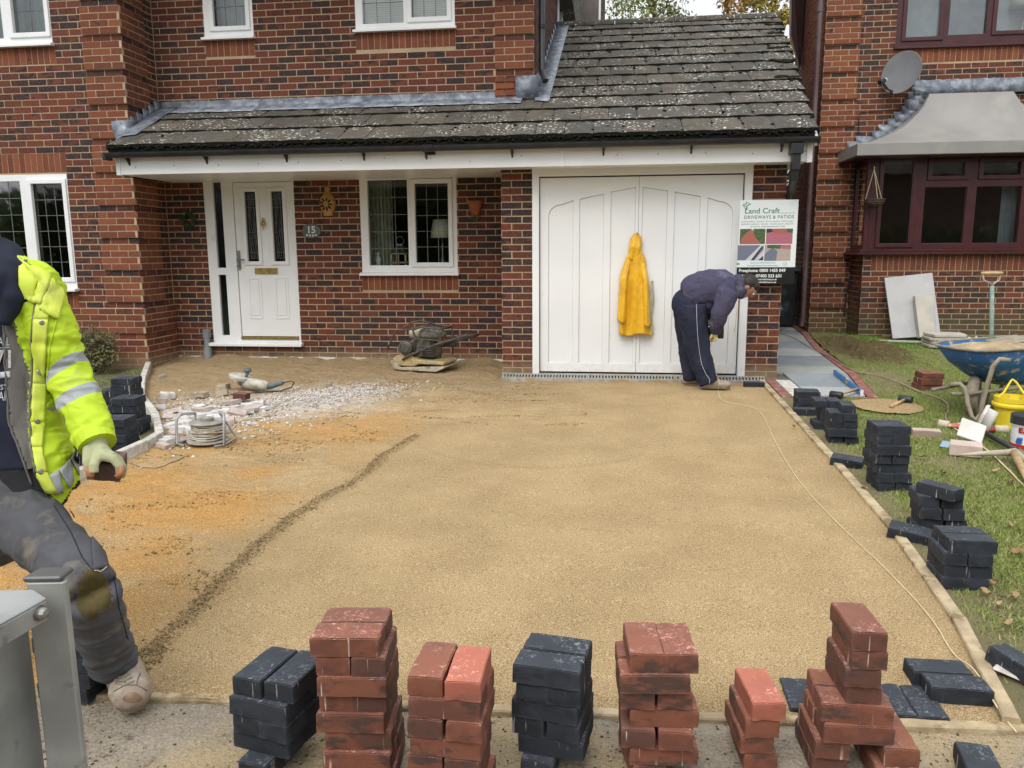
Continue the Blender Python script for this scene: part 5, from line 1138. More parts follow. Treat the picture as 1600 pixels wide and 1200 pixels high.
stack((801.5, 1034), R(-9), 6, ['S', ('H', 0, 0, 0), ('S', -.012, 0, 0), 'H', 'S', ('c', -.015, -.03, 0)], CHAR, 'middle black front stack', GF)
stack((975, 1022), R(4), 7, ['H', 'S', ('H', .012, 0, .01), ('S', .012, 0, 0), 'H', ('S', .018, -.005, .06), ('c', -.04, 0, .1)], BRIN, 'red stack right of the middle', GF)
stack((1165, 1094), R(4), 4, [('h', 0, 0, 0), ('h', -.003, .004, 0), ('h', 0, 0, .03), ('h', -.002, .005, 0)], BRIN, 'low single red stack', GF, mats={(0, 'single'): ORA})
P0 = G(1287, 1099, 4*T_)
stack(None, R(1.5), 8, [('c', .012, -.01, 0), ('c', .022, -.005, -.04), ('c', .01, .0, 0), ('c', .012, .005, .02), ('S', -.012, 0, .0), ('S', .0, -.01, -.01), ('h', -.016, 0, 0), ('h', -.02, .0, 0)], BRIN, 'tall uneven right stack', GF, base=(P0[0], P0[1]), jit=0.004)
for i, (dx, dy, dr) in enumerate(((0.168, -.02, .02), (0.145, -.03, .03))):
    block(P0[0]+dx+.05, P0[1]+.1+dy, GZ(P0[1])+(1-i)*T_, R(90)+dr, BRIN, f"brindle red block, {'upper' if i == 0 else 'lower'} of the two at the right foot, tall uneven right stack", GF)
stack(None, R(-4), 4, ['H', 'S', 'H', 'S'], CHAR, 'black stack behind the worker boot', GF, base=(G(144, 1098).x-.2, G(144, 1098).y))
# soldier course already laid in the sand
for i in range(5):
    block(0.66+i*0.101, 2.595, GZ(2.6)-0.044, R(90)+random.gauss(0, .01), CHAR, ['leftmost', 'second', 'middle', 'fourth', 'rightmost'][i]+' charcoal block laid flush in the sand behind the red stacks', 'charcoal blocks laid flush at the front corner')
p = G(1456, 1076, T_)
block(p[0]+.1, p[1]+.05, GZ(2.6)+0.004, R(-1), CHAR, 'front charcoal block of the pair lying on the sand at the corner', 'pair of loose corner blocks')
block(p[0]+.078, p[1]+.152, GZ(2.6)+0.004, R(0.5), CHAR, 'rear charcoal block of the pair lying on the sand at the corner', 'pair of loose corner blocks')
block(1.46, 2.79, GZ(2.8)+0.02, R(118), CHAR, 'greyish charcoal block lying askew on the lawn corner beyond the edging', None, (0.12, -0.1))
block(1.085, 2.22, GZ(2.2)+0.0, R(82), CHAR, 'charcoal block at the bottom edge of the photo on the footway', None)
# lawn side
stack((1246.5, 612), R(-4), 3, ['S', 'S', 'H'], CHAR, 'farthest lawn stack', GL)
stack((1275.5, 626), R(-2), 4, ['H', ('c', 0, .0, 0), ('c', .0, 0, 0), ('H', .0, 0, 0)], CHAR, 'second farthest lawn stack', GL)
stack((1297, 645), R(-6), 4, ['H', 'H', 'S', 'H'], CHAR, 'third lawn stack from the garage', GL)
q = G(1318, 633, 5*T_); block(q[0]+.05, q[1]+.1, GZ(q[1])+4*T_-.002, R(84), CHAR, 'charcoal block, single one on top, third lawn stack from the garage', GL)
stack((1372, 666), R(3), 7, [('S', .012, 0, 0), 'H', 'S', 'H', ('S', .015, 0, 0), ('H', .018, 0, 0), ('H', .025, 0, .02)], CHAR, 'tallest stack on the lawn', GL)
stack((1444, 776), R(-3), 4, [('H', .0, 0, -.05), 'H', 'H', ('H', .0, 0, .03)], CHAR, 'lawn stack with the slanting top block', GL, jit=.009)
q = G(1470, 762, 5*T_); block(q[0]+.02, q[1]+.06, GZ(q[1])+4*T_-.002, R(128), CHAR, 'slanting charcoal block on top of the second nearest lawn stack', GL)
stack((1480, 843), R(-2), 4, ['S', 'H', 'S', 'H'], CHAR, 'nearest stack on the lawn', GL)
q = G(1323, 728); block(q[0], q[1], GZ(q[1])+.004, R(-26), CHAR, 'single charcoal block lying on the edging left of the tallest lawn stack', GL, (0.15, 0.05))
q = G(1421, 843); block(q[0], q[1], GZ(q[1])+.006, R(-28), CHAR, 'single charcoal block lying beside the nearest lawn stack', GL, (0.2, 0.08))
q = G(1258, 648); block(q[0], q[1], GZ(q[1])+.0, R(-6), CHAR, 'low charcoal block on the grass left of the second farthest lawn stack', GL)
q = G(1178, 604); block(q[0], q[1], GZ(q[1])-.01, R(0), CHAR, 'charcoal block on the sand by the garage pier foot', None)
q = G(1449, 684); block(q[0], q[1]+.03, GZ(q[1])+.0, R(-12), BUFF, 'dusty buff block lying alone on the grass', None)
stack((1442, 583), R(3), 3, ['S', 'S', 'S'], BRIN, 'low red stack behind the wheelbarrow', 'red blocks behind the wheelbarrow')
q = G(1472, 607)
# left side
def lst(u, v, n, rz, layers, phrase): q = G(u, v); stack(None, rz, n, layers, CHAR, phrase, GB, base=(q[0], q[1]))
lst(176, 641, 5, R(8), [('S', .0, .0, 0), 'H', 'S', ('H', -.03, 0, 0), 'H'], 'farthest stack by the left edging')
lst(152, 640, 3, R(4), ['H', 'S', 'H'], 'low stack furthest left by the edging')
lst(174, 678, 5, R(6), ['H', 'S', 'H', ('S', .03, 0, .03), ('H', .025, 0, 0)], 'tallest stack by the left edging')
lst(158, 703, 4, R(5), ['S', 'H', 'S', 'H'], 'third stack by the left edging')
lst(92, 742, 4, R(3), ['H', 'S', 'H', 'S'], 'nearest stack by the left edging')

# ================================================================ THINGS ON THE HOUSE WALL
def thing(name, loc, label, cat, group=None, rz=0, rot=None): return empty(name, loc, rz, label, cat, group, rot)
TERRA = M_('terracotta', (0.36, 0.12, 0.055), (0.28, 0.09, 0.045), 15, 0.85, 0.3, 60)
CER = M_('ochre_ceramic', (0.50, 0.27, 0.07), (0.40, 0.20, 0.05), 18, 0.45, 0.2, 50)
Yw = YP_-0.01
t = thing('wall_pot', (-1.62, Yw, 1.9), 'terracotta half pot hanging on the porch wall right of the window', 'pot')
b = MB(); b.lathe([(0.045, 0), (0.085, 0.13), (0.095, 0.135), (0.095, 0.17), (0.088, 0.17), (0.078, 0.13), (0.0, 0.12)], (-1.62, Yw-.01, 1.77), 18, sy=0.75); b.build('pot', TERRA, t, smooth=False, auto=40)
rg = np.random.RandomState(3); leaves('dry_stems', rg.randn(90, 3)*[.03, .02, .03]+np.array([-1.62, Yw-.03, 1.75]), 0.012, SHR, t)['kind'] = 'stuff'
t = thing('wall_light', (-3.43, Yw, 1.9), 'ochre ceramic wall lantern pierced with a flower, beside the porch window', 'light')
b = MB(); pr_ = [(0.055, 0), (0.066, 0.01), (0.062, 0.03), (0.095, 0.09), (0.105, 0.15), (0.09, 0.22), (0.05, 0.265), (0.028, 0.28), (0.034, 0.29), (0.04, 0.315), (0.03, 0.34), (0, 0.345)]
b.lathe(pr_, (-3.43, Yw, 1.785), 24, sx=0.95, sy=0.8); b.build('body', CER, t, smooth=True)
for k in range(9):
    a = k*math.tau/9; b = MB(); c = Vector((-3.43+0.052*math.cos(a), 0, 1.92+0.052*math.sin(a))); rr = math.hypot(c.x+3.43, c.z-1.92); c.y = Yw-0.083+0.010
    M3b = Matrix.Rotation(-a, 3, 'Y'); b.ball(c, (0.030, 0.012, 0.011), 10, 6, M3b); b.build('petal_hole', DARK, t, smooth=True)
b = MB(); b.ball((-3.43, Yw-0.083, 1.92), (0.012, 0.006, 0.012), 8, 5); b.build('flower_centre', TERRA, t)
SLATE = M_('slate_plaque', (0.13, 0.14, 0.145), (0.09, 0.10, 0.105), 14, 0.6)
t = thing('house_number', (-3.655, Yw, 1.61), 'oval grey slate plaque with the white number 15', 'plaque')
b = MB(); b.lathe([(0.0, 0.0), (0.115, 0.0), (0.12, 0.004), (0.115, 0.010), (0, 0.010)], (-3.655, Yw+0.002, 1.61), 32, Matrix.Rotation(R(90), 3, 'X'), sy=0.76); b.build('plate', SLATE, t)
text('number', '15', 0.115, WHITE, t, (-3.655, Yw-0.0105, 1.585), align='CENTER', bold=0.002)
for k, x in enumerate((-.055, -.02, .02, .055)):
    b = MB()
    for j in range(5): a = j*math.tau/5; b.ball((-3.655+x+0.008*math.cos(a), Yw-.0095, 1.552+abs(x)*.12+0.008*math.sin(a)), (0.0055, .002, .0055), 6, 4)
    b.build('painted_flower', WHITE, t)
t = thing('wreath', (-5.2, Yw-.05, 1.76), 'small dark green wreath ornament on the porch side brickwork', 'wreath')
b = MB(); b.tube([(-5.22+0.07*math.cos(a), Yw-.04, 1.76+0.08*math.sin(a)) for a in [i*math.tau/14 for i in range(14)]], 0.02, 6, closed=True); b.build('ring', DKG, t)
rg = np.random.RandomState(9); a = rg.rand(300)*6.28; leaves('foliage', np.stack([-5.22+0.07*np.cos(a), Yw-.05+0*a, 1.76+0.08*np.sin(a)], 1)+rg.randn(300, 3)*.015, 0.016, DKG, t)
# soil vent stub at the porch corner
t = thing('drain_pipe', (-5.07, 9.3, 0.03), 'grey plastic drain pipe stub in the porch corner', 'pipe'); GP = M_('grey_pipe', (0.22, 0.23, 0.24), (0.17, 0.18, 0.19), 8, 0.5)
b = MB(); b.tube([(-5.07, 9.33, 0.0), (-5.07, 9.34, 0.14), (-5.08, 9.36, 0.2), (-5.08, 9.36, 0.3)], [0.055, 0.055, 0.04, 0.034], 12); b.build('gully', GP, t, auto=40)
b = MB(); b.bb((-5.12, 9.33, 0.29), (-5.04, 9.40, 0.4)); b.build('hopper', GP, t, bevel=0.006)
# window ornaments inside
t = thing('lantern', (-2.62, YP_+.25, 1.12), 'cream metal lantern with ring handle inside the porch window', 'lantern'); CREAM = M_('cream_paint', (0.55, 0.50, 0.28), (0.48, 0.43, 0.24), 10, 0.5)
b = MB(); cx, cy = -2.62, YP_+.25
for dx in (-.09, .09):
    for dy in (-.09, .09): b.box((cx+dx, cy+dy, 1.22), (.02, .02, .22))
for z in (1.12, 1.22, 1.33): b.box((cx, cy-.09, z), (.2, .02, .016)); b.box((cx, cy+.09, z), (.2, .02, .016))
b.box((cx, cy, 1.12), (.2, .2, .02)); b.box((cx, cy-.09, 1.22), (.012, .02, .2)); b.build('frame', CREAM, t)
b = MB(); b.lathe([(0.145, 0), (0.05, 0.09), (0.05, 0.11), (0, 0.12)], (cx, cy, 1.335), 4, Matrix.Rotation(R(45), 3, 'Z')); b.build('roof', STEEL, t)
b = MB(); b.tube([(cx+.05*math.cos(a), cy, 1.49+.05*math.sin(a)) for a in [i*math.tau/14 for i in range(14)]], 0.006, 6, closed=True); b.build('handle', STEEL, t)
def lamp(x, y, z, h, r, name, label):
    t = thing(name, (x, y, z), label, 'lamp'); b = MB(); b.lathe([(r*.75, h), (r, h-.22), ], (x, y, z), 24); o = b.build('lamp_shade', M_('shade_cloth', (0.62, 0.60, 0.52), (0.55, 0.53, 0.46), 5, 0.8), t, smooth=True)
    b = MB(); b.lathe([(.07, 0), (.07, .02), (.02, .04), (.03, .12), (.012, .2), (.012, h-.1), (0, h-.1)], (x, y, z), 14); b.build('stand', STEEL, t, smooth=True)
lamp(-2.10, YP_+.33, 1.12, 0.62, 0.15, 'table_lamp', 'table lamp with pale shade inside the porch window'); lamp(5.78, YN+.4, 4.2, 0.75, 0.20, 'table_lamp', 'table lamp with white shade in the neighbour upstairs window')
t = thing('ornament', (-2.88, YP_+.2, 1.12), 'small white figure standing on the porch window board', 'ornament'); b = MB(); b.lathe([(.04, 0), (.045, .05), (.03, .1), (.04, .14), (.02, .18), (0, .2)], (-2.88, YP_+.18, 1.12), 10); b.build('figure', WHITE, t, smooth=True)
b = MB(); b.ball((-2.88, YP_+.18, 1.33), .022, 8, 6); b.build('head', WHITE, t, smooth=True)

# raincoat hanging on the garage door
YEL = NT('yellow_pvc'); cY = YEL.mix(YEL.ramp(YEL.noise(6, 4), 0.35, 0.7), (0.80, 0.46, 0.022), (0.66, 0.35, 0.015)); cY = YEL.mix(YEL.ramp(YEL.noise(40, 4, .7), 0.6, 0.75, 0, .4), cY, (0.8, 0.6, 0.25))
YELM = YEL.fin(cY, 0.38, YEL.bump(YEL.noise(14, 5, .6, stretch=(1, 1, .5)), 0.8, 0.012), None, 0.5)
t = thing('raincoat', (0.26, 8.6, 1.5), 'long yellow waterproof coat hanging on the white garage door', 'raincoat')
def coat(name, fx, fw, fd, z0, z1, nf, amp, n=72, m_=60, ph=0.0, cx=0.256):
    b = MB(); rows = []
    for i in range(m_+1):
        k = i/m_; z = z0+(z1-z0)*k; w_ = fw(k); d_ = fd(k); row = []
        for j in range(n+1):
            a = math.pi*j/n; s_ = 1+amp(k)*math.sin(a*nf+ph+1.3*math.sin(k*3))+0.5*amp(k)*math.sin(a*nf*2.3+k*4+ph); wr = 0.004*mnoise.noise(Vector((a*3, z*11, ph)))+0.003*mnoise.noise(Vector((a*7, z*23, ph)))
            row.append((cx+fx(k)-w_*math.cos(a)*(1+0.15*amp(k)*math.sin(a*5)), YG_+0.035-(d_*math.sin(a)**0.7*s_+wr)-0.004, z+0.016*math.sin(a*nf+1)*k))
        rows.append(row)
    b.sheet(rows); o = b.build(name, YELM, t, smooth=True); md = o.modifiers.new('s', 'SOLIDIFY'); md.thickness = 0.003; return o
itp = lambda xs, ys: (lambda k: float(np.interp(k, xs, ys)))
coat('body', itp([0, .15, .5, 1], [0.02, -.01, -.01, 0.0]), itp([0, .06, .13, .22, .4, .6, 1], [0.02, 0.05, .055, 0.105, 0.125, 0.145, 0.175]), itp([0, .1, .3, 1], [0.03, 0.055, 0.06, 0.075]), 1.50, 0.45, 3.4, itp([0, .2, 1], [0.05, 0.14, 0.36]))
coat('hood', itp([0, 1], [-0.01, -0.03]), itp([0, .2, .6, 1], [0.03, .055, .066, 0.055]), itp([0, .5, 1], [.04, .085, .06]), 1.53, 1.25, 2, itp([0, 1], [.05, .2]), 36, 24, .5)
coat('sleeve', itp([0, .3, 1], [-0.09, -.135, -.150]), itp([0, .2, .7, 1], [0.03, .043, .046, 0.050]), itp([0, .3, 1], [.06, .115, .12]), 1.26, 0.60, 2, itp([0, 1], [.05, .12]), 40, 40, 1.7)
coat('sleeve', itp([0, .3, 1], [0.06, .095, .115]), itp([0, .2, .7, 1], [0.03, .04, .043, 0.047]), itp([0, .3, 1], [.06, .11, .12]), 1.22, 0.56, 2, itp([0, 1], [.05, .12]), 40, 40, 3.1)
b = MB(); b.sheet([[(0.256+.165+.012*math.sin(z*23), YG_-.02-.01*math.sin(z*9), z), (0.256+.192+.008*math.sin(z*17), YG_+.025, z)] for z in [.46+.03*i for i in range(20)]]); b.build('lining_edge', CREAM, t, smooth=True)
b = MB(); b.tube([(0.256, YG_+.045, 1.525), (0.256, YG_-.03, 1.525), (0.256, YG_-.035, 1.54)], .005, 6); b.build('hook', STEEL, t)

# sign board on the right pier
t = thing('sign_board', (1.58, 8.5, 1.0), 'white and black paving company advertising board fixed to the garage pier', 'sign')
SX0, SX1, SZT, SZM, SZB, SY = 1.290, 1.868, 1.853, 1.172, 1.002, 8.50
GRNI = M_('sign_green_ink', (0.02, 0.17, 0.10), (0.02, 0.17, 0.10), 1, 0.5); GRYI = M_('sign_grey_ink', (0.07, 0.10, 0.09), (0.07, 0.10, 0.09), 1, 0.5); SWH = M_('sign_white', (0.76, 0.80, 0.79), (0.72, 0.77, 0.76), 3, 0.35); SBL = M_('sign_black', (0.012, 0.014, 0.013), None, 1, 0.35); SLT = M_('sign_letter_white', (0.8, 0.82, 0.8), None, 1, .4)
b = MB(); b.bb((SX0, SY, SZM), (SX1, SY+.008, SZT)); b.build('board', SWH, t, bevel=.0015); b = MB(); b.bb((SX0-.006, SY-.0005, SZB), (SX1-.0, SY+.008, SZM-.0005)); b.build('black_panel', SBL, t)
b = MB(); b.bb((1.50, SY+.009, 1.2), (1.56, YG_-.008, 1.80)); b.build('batten', WOOD, t)
W_, H_ = SX1-SX0, SZT-SZM
def sx(x): return SX0+W_*(x-160)/633.
def sz(y): return SZT-(y-95)/690.*H_
def st(name, s, x0, x1, yb, size, mat, **k):
    """one line of lettering stretched between x0 and x1"""
    o = text(name, s, size, mat, t, (0, 0, 0), **k); me = o.data; xs = [v.co.x for v in me.vertices]; a, b_ = min(xs), max(xs); X0, X1 = sx(x0), sx(x1)
    for v in me.vertices: v.co.x = X0+(v.co.x-a)/(b_-a)*(X1-X0); v.co.y = SY-.0008+v.co.y*0.2; v.co.z += sz(yb)
    return o
st('lettering', 'Land Craft', 218, 596, 230, 0.075, GRNI, bold=.0006); st('lettering', 'DRIVEWAYS & PATIOS', 212, 752, 285, 0.048, GRYI, bold=.0004, spacing=1.15)
b = MB(); b.bb((sx(600), SY-.001, sz(232)), (sx(760), SY, sz(229))); b.build('rule', GRNI, t)
for s_, a, c, y in (('LANDSCAPING - SEALING - BLOCK PAVING - PATIO SLABS', 185, 745, 320), ('PRESSURE CLEANING - GRAVEL - TARMACADAM - FENCING', 178, 750, 346), ('ARTIFICIAL GRASS/PERIMETER & STEPS', 278, 662, 372)): st('lettering', s_, a, c, y, 0.0175, GRNI)
st('lettering', 'BLOCK PAVING SPECIALISTS', 302, 575, 745, 0.017, GRNI); st('lettering', 'Paving & Natural Stone Specialists', 272, 606, 771, 0.018, GRNI)
st('lettering', 'Freephone: 0800 1455 049', 178, 690, 832, 0.044, SLT, bold=.0016); st('lettering', 'Mobile: 07400 323 631', 212, 648, 889, 0.044, SLT, bold=.0016)
st('lettering', 'info@landcraftdrives.co.uk', 318, 602, 918, 0.023, SLT, bold=.0008); st('lettering', 'www.landcraftdrives.co.uk', 318, 596, 947, 0.023, SLT, bold=.0008)
b = MB(); rn = random.Random(2)
for i in range(34):
    a = rn.random()*6.28; r_ = 44*math.sqrt(rn.random()); b.ball((sx(235+r_*math.cos(a)), SY-.0005, sz(148+r_*.75*math.sin(a))), (.0042, .0008, .0042), 6, 4)
b.prism([(sx(228), SY, sz(195)), (sx(232), SY, sz(150)), (sx(238), SY, sz(150)), (sx(243), SY, sz(195))], (0, -.001, 0)); b.build('tree_emblem', GRNI, t)
b = MB(); b.bb((sx(147), SY-.001, sz(758)), (sx(182), SY, sz(740))); b.build('badge', M_('badge_green', (0.25, 0.4, 0.03), None, 1, .5), t); b = MB(); b.tube([(sx(680+24*math.cos(a)), SY-.0005, sz(752+20*math.sin(a))) for a in [i*math.tau/16 for i in range(16)]], .0012, 4, closed=True); b.tube([(sx(668), SY-.001, sz(750)), (sx(678), SY-.001, sz(762)), (sx(695), SY-.001, sz(740))], .0015, 4); b.build('tick_emblem', GRYI, t)
def pic(name, x0, x1, y0, y1, base, polys):
    bq = MB(); bq.bb((sx(x0), SY-.0006, sz(y1)), (sx(x1), SY+.001, sz(y0))); o = bq.build(name, base, t)
    for k, (P_, m_) in enumerate(polys):
        q = MB(); q.prism([(sx(x0+(x1-x0)*a), SY-.0006-.0004*(k+1), sz(y1-(y1-y0)*c)) for a, c in P_], (0, .0003, 0)); q.build('print', m_, o)
pm = lambda n_, a, c, s_=60: M_('print_'+n_, a, c, s_, 0.45)
FOL = pm('foliage', (0.03, 0.07, 0.025), (0.12, 0.17, 0.07)); PK = pm('pink', (0.45, 0.15, 0.19), (0.38, 0.13, 0.17)); PR = pm('brick', (0.42, 0.12, 0.09), (0.36, 0.13, 0.1), 150); PG = pm('grey', (0.19, 0.21, 0.27), (0.14, 0.155, 0.2), 150); PW = pm('pale', (0.6, 0.6, 0.6), (0.52, .52, .53)); PD_ = pm('dark', (0.03, 0.03, 0.045), (0.05, .05, .06)); PB_ = pm('buff', (0.48, 0.40, 0.34), (0.36, .30, .26), 80)
pic('photo_print', 172, 450, 388, 545, FOL, [([(0, 0), (.88, 0), (.66, .35), (.55, .7), (.52, .95), (.42, .95), (.22, .68), (.08, .4)], PR), ([(.45, .9), (.55, .9), (.52, 1), (.46, 1)], PW)])
pic('photo_print', 460, 748, 388, 545, PK, [([(0, .72), (.25, .8), (.2, 1), (0, 1)], PD_), ([(.24, .78), (.3, .7), (.7, .7), (.76, .8), (.72, 1), (.26, 1)], PR), ([(.76, .8), (1, .7), (1, 1), (.76, 1)], FOL)])
pic('photo_print', 155, 440, 555, 712, PG, [([(.3, 0), (.88, 1), (1, 1), (.55, 0)], PW), ([(.52, 0), (.93, .95), (.97, .85), (.62, 0)], PD_), ([(.66, 0), (.99, .7), (1, .3), (.8, 0)], PW), ([(.8, 0), (1, .28), (1, 0)], PD_)])
pic('photo_print', 450, 735, 553, 718, PB_, [([(0, 0), (.45, 0), (.5, .6), (.3, .85), (0, .4)], PG), ([(.1, .8), (.6, .75), (.62, 1), (.1, 1)], FOL), ([(.62, .78), (1, .72), (1, 1), (.62, 1)], PK)])

# refuse bags in the passage
t = thing('wheeled_bin', (2.62, 12.9, 0.1), 'black wheeled bin standing in the passage between the houses', 'bin')
BAG = M_('black_bin', (0.02, 0.022, 0.024), (0.035, 0.037, 0.04), 6, 0.35, 0.4, 20, .01)
b = MB(); b.prism([(2.30, 12.9, 0.15), (2.86, 12.9, 0.15), (2.90, 12.85, 1.0), (2.26, 12.85, 1.0)], (0, .55, 0)); b.build('body', BAG, t, bevel=.02); b = MB(); b.prism([(2.24, 12.8, 1.0), (2.92, 12.8, 1.0), (2.92, 12.82, 1.06), (2.24, 12.82, 1.06)], (0, .68, .02)); b.build('lid', BAG, t, bevel=.015)
t = thing('refuse_sack', (2.5, 12.3, 0.12), 'crumpled shiny black refuse sack leaning on the bin', 'sack')
mb_ = MB()
for i in range(9): mb_.ball((2.48+random.gauss(0, .07), 12.45+random.gauss(0, .04), 0.25+0.06*i), (.14, .12, .09), 12, 8)
mobj(remesh(mb_, .02, 2, disp=lambda c, n: .02*fbm(c, 9)), 'sack', BAG, t)

# neighbour's dish, basket
t = thing('satellite_dish', (3.98, 12.3, 3.7), 'grey satellite dish mounted on the neighbouring brick wall', 'satellite dish'); DISH = M_('dish_grey', (0.17, 0.175, 0.18), (0.14, .145, .15), 3, .45)
dc = PY(1408, 113, 12.12); dn = Vector((-0.60, -0.72, 0.16)).normalized(); FM = frame_of(dn, (0.35, -.1, .95))
b = MB(); prof = [(0, 0), (.08, .003), (.16, .012), (.23, .026), (.29, .043), (.295, .050), (.285, .047)]
b.lathe(prof, dc-dn*.05, 36, FM, sx=1.0, sy=.92); b.build('reflector', DISH, t, smooth=True)
b = MB(); A_ = dc-FM.col[0]*0.26+dn*.0; E_ = PY(1377, 128, 11.85); b.tube([A_, A_.lerp(E_, .5)-FM.col[0]*.03, E_], .013, 6); b.tube([dc-FM.col[0]*.29, E_+Vector((0, 0, .03))], .008, 5); b.build('arm', BLACKP, t)
b = MB(); b.tube([E_-(dc-E_).normalized()*.04, E_+(dc-E_).normalized()*.06], .032, 12); b.tube([E_+(dc-E_).normalized()*.06, E_+(dc-E_).normalized()*.085], .026, 12); b.build('receiver', BLACKP, t)
b = MB(); b.tube([E_+(dc-E_).normalized()*.086, E_+(dc-E_).normalized()*.1], .026, 12); b.build('receiver_cap', WHITE, t)
b = MB(); b.tube([dc-dn*.06, dc-dn*.12+Vector((0, .05, 0)), Vector((dc.x+.08, YN-.01, dc.z-.1))], .02, 8); b.box((dc.x+.08, YN-.02, dc.z-.1), (.12, .02, .18)); b.build('bracket', STEEL, t)
t = thing('hanging_basket', (3.56, 11.62, 2.0), 'empty wicker hanging basket on chains at the neighbour bay corner', 'hanging basket'); c = PY(1367, 312, 11.62); tp = PY(1366, 264, 11.62); WK = M_('wicker', (.05, .035, .025), (.10, .07, .05), 60, .9)
b = MB()
for k in range(5): b.tube([(c.x+.125*math.sin(R(90-k*16))*math.cos(a), c.y+.125*math.sin(R(90-k*16))*math.sin(a), c.z-.09*math.sin(R(k*20))) for a in [i*math.tau/16 for i in range(16)]], .009, 5, closed=True)
for k in range(12): a = k*math.tau/12; b.tube([(c.x+.13*math.cos(a), c.y+.13*math.sin(a), c.z+.01), (c.x+.11*math.cos(a), c.y+.11*math.sin(a), c.z-.05), (c.x, c.y, c.z-.1)], .006, 4)
b.build('basket', WK, t)
for k in range(3):
    a = k*math.tau/3+.5; b = MB(); p0 = Vector((c.x+.125*math.cos(a), c.y+.125*math.sin(a), c.z)); n = 22
    for i in range(n): q = p0.lerp(tp, (i+.5)/n); b.ball(q, (.006, .006, .011), 5, 4)
    b.build('chain', CREAM, t)
b = MB(); b.tube([tp, tp+Vector((0, 0, .03)), tp+Vector((.02, .12, .06)), tp+Vector((.02, .2, .02))], .006, 6); b.build('bracket', STEEL, t)

# ================================================================ PLATE COMPACTOR
t = thing('plate_compactor', (-2.15, 8.75, 0.0), 'dusty yellow and grey plate compactor standing against the porch wall', 'plate compactor')
CY = M_('dusty_yellow', (0.52, 0.40, 0.12), (0.40, 0.31, 0.17), 9, 0.7, 0.3, 40, .003, dirt=(0.30, 0.25, 0.17), dscale=12, dthr=(.45, .6)); CG = M_('oily_engine', (0.07, 0.065, 0.055), (0.15, 0.135, 0.11), 14, 0.6, 0.5, 60, .004, dirt=(0.25, 0.21, 0.15), dscale=15, dthr=(.5, .65)); CT = M_('dusty_cream', (0.48, 0.43, 0.32), (0.36, 0.32, 0.23), 12, .6, dirt=(.2, .17, .12), dscale=10, dthr=(.5, .65)); DKT = M_('dirty_tube', (0.10, 0.085, 0.065), (0.05, .045, .04), 18, .6)
ca_ = R(-14); cM = Matrix.Rotation(ca_, 3, 'Z'); cO = Vector((-2.14, 8.83, GZ(8.8)+.01))
def cp_(x, y, z): return cO+cM @ Vector((x, y, z))
def cbox(b, c, d, Mx=None): b.box(cp_(*c), d, cM @ Mx if Mx is not None else cM)
b = MB(); b.prism([cp_(-.34, -.2, .10), cp_(-.30, -.2, .02), cp_(-.22, -.2, 0), cp_(.24, -.2, 0), cp_(.33, -.2, .04), cp_(.34, -.2, .05), cp_(.34, -.2, .065), cp_(-.22, -.2, .03), cp_(-.31, -.2, .11)], cM @ Vector((0, .4, 0))); b.build('base_plate', CT, t, bevel=.004)
b = MB(); b.prism([cp_(-.32, -.19, .12), cp_(-.29, -.19, .045), cp_(-.05, -.19, .045), cp_(.02, -.19, .075), cp_(.33, -.19, .075), cp_(.33, -.19, .115), cp_(.0, -.19, .13), cp_(-.06, -.19, .16), cp_(-.26, -.19, .17)], cM @ Vector((0, .38, 0))); b.build('deck', CY, t, bevel=.012)
b = MB(); b.lathe([(0, -.02), (.075, -.02), (.085, -.012), (.085, .03), (.05, .04), (.05, .06), (0, .06)], cp_(-.14, -.17, .26), 20, cM @ Matrix.Rotation(R(90), 3, 'X')); b.build('clutch_pulley', DKT, t, auto=40)
b = MB()
for r_ in (.03, .05, .07): b.tube([cp_(-.14+r_*math.cos(a), -.212, .26+r_*math.sin(a)) for a in [i*math.tau/18 for i in range(18)]], .004, 4, closed=True)
b.build('pulley_guard', STEEL, t)
b = MB(); cbox(b, (.04, 0, .22), (.26, .24, .14)); cbox(b, (.02, -.02, .31), (.22, .22, .08)); b.lathe([(.0, 0), (.055, 0), (.06, .02), (.05, .1), (0, .1)], cp_(-.04, -.05, .24), 14, cM @ Matrix.Rotation(R(90), 3, 'X'))
for k in range(6): cbox(b, (.10, -.13, .17+k*.02), (.14, .03, .006))
b.build('engine', CG, t, bevel=.006)
b = MB(); b.tube([cp_(-.17, 0, .40), cp_(-.02, 0, .41)], [.065, .065], 16); b.build('air_filter', CT, t, bevel=.012)
b = MB(); b.ball(cp_(.12, -.02, .41), (.17, .13, .085), 18, 12, cM); b.build('fuel_tank', CG, t, smooth=True)
b = MB(); b.lathe([(.035, 0), (.038, .02), (0, .025)], cp_(.1, -.02, .49), 12); b.build('fuel_cap', DKT, t)
b = MB()
for y in (-.16, .16):
    b.tube([cp_(-.05, y, .15), cp_(-.03, y, .38), cp_(-.06, y, .46), cp_(.05, y, .50), cp_(.27, y, .48), cp_(.29, y, .40), cp_(.28, y, .16)], .013, 8); b.tube([cp_(-.05, y, .36), cp_(.29, y, .35)], .011, 8)
b.tube([cp_(.05, -.16, .50), cp_(.05, .16, .50)], .012, 8); b.tube([cp_(.27, -.16, .48), cp_(.27, .16, .48)], .012, 8); b.build('roll_frame', DKT, t, smooth=True)
b = MB(); b.tube([cp_(-.18, -.2, .12), cp_(-.1, -.21, .17), cp_(.25, -.21, .31), cp_(.62, -.19, .42), cp_(.66, -.16, .425)], .014, 8); b.tube([cp_(-.18, .2, .12), cp_(.25, .2, .29), cp_(.62, .17, .40), cp_(.66, -.16, .425)], .014, 8); b.tube([cp_(.5, -.19, .395), cp_(.63, -.19, .425)], .02, 8); b.build('handle', DKT, t, smooth=True)
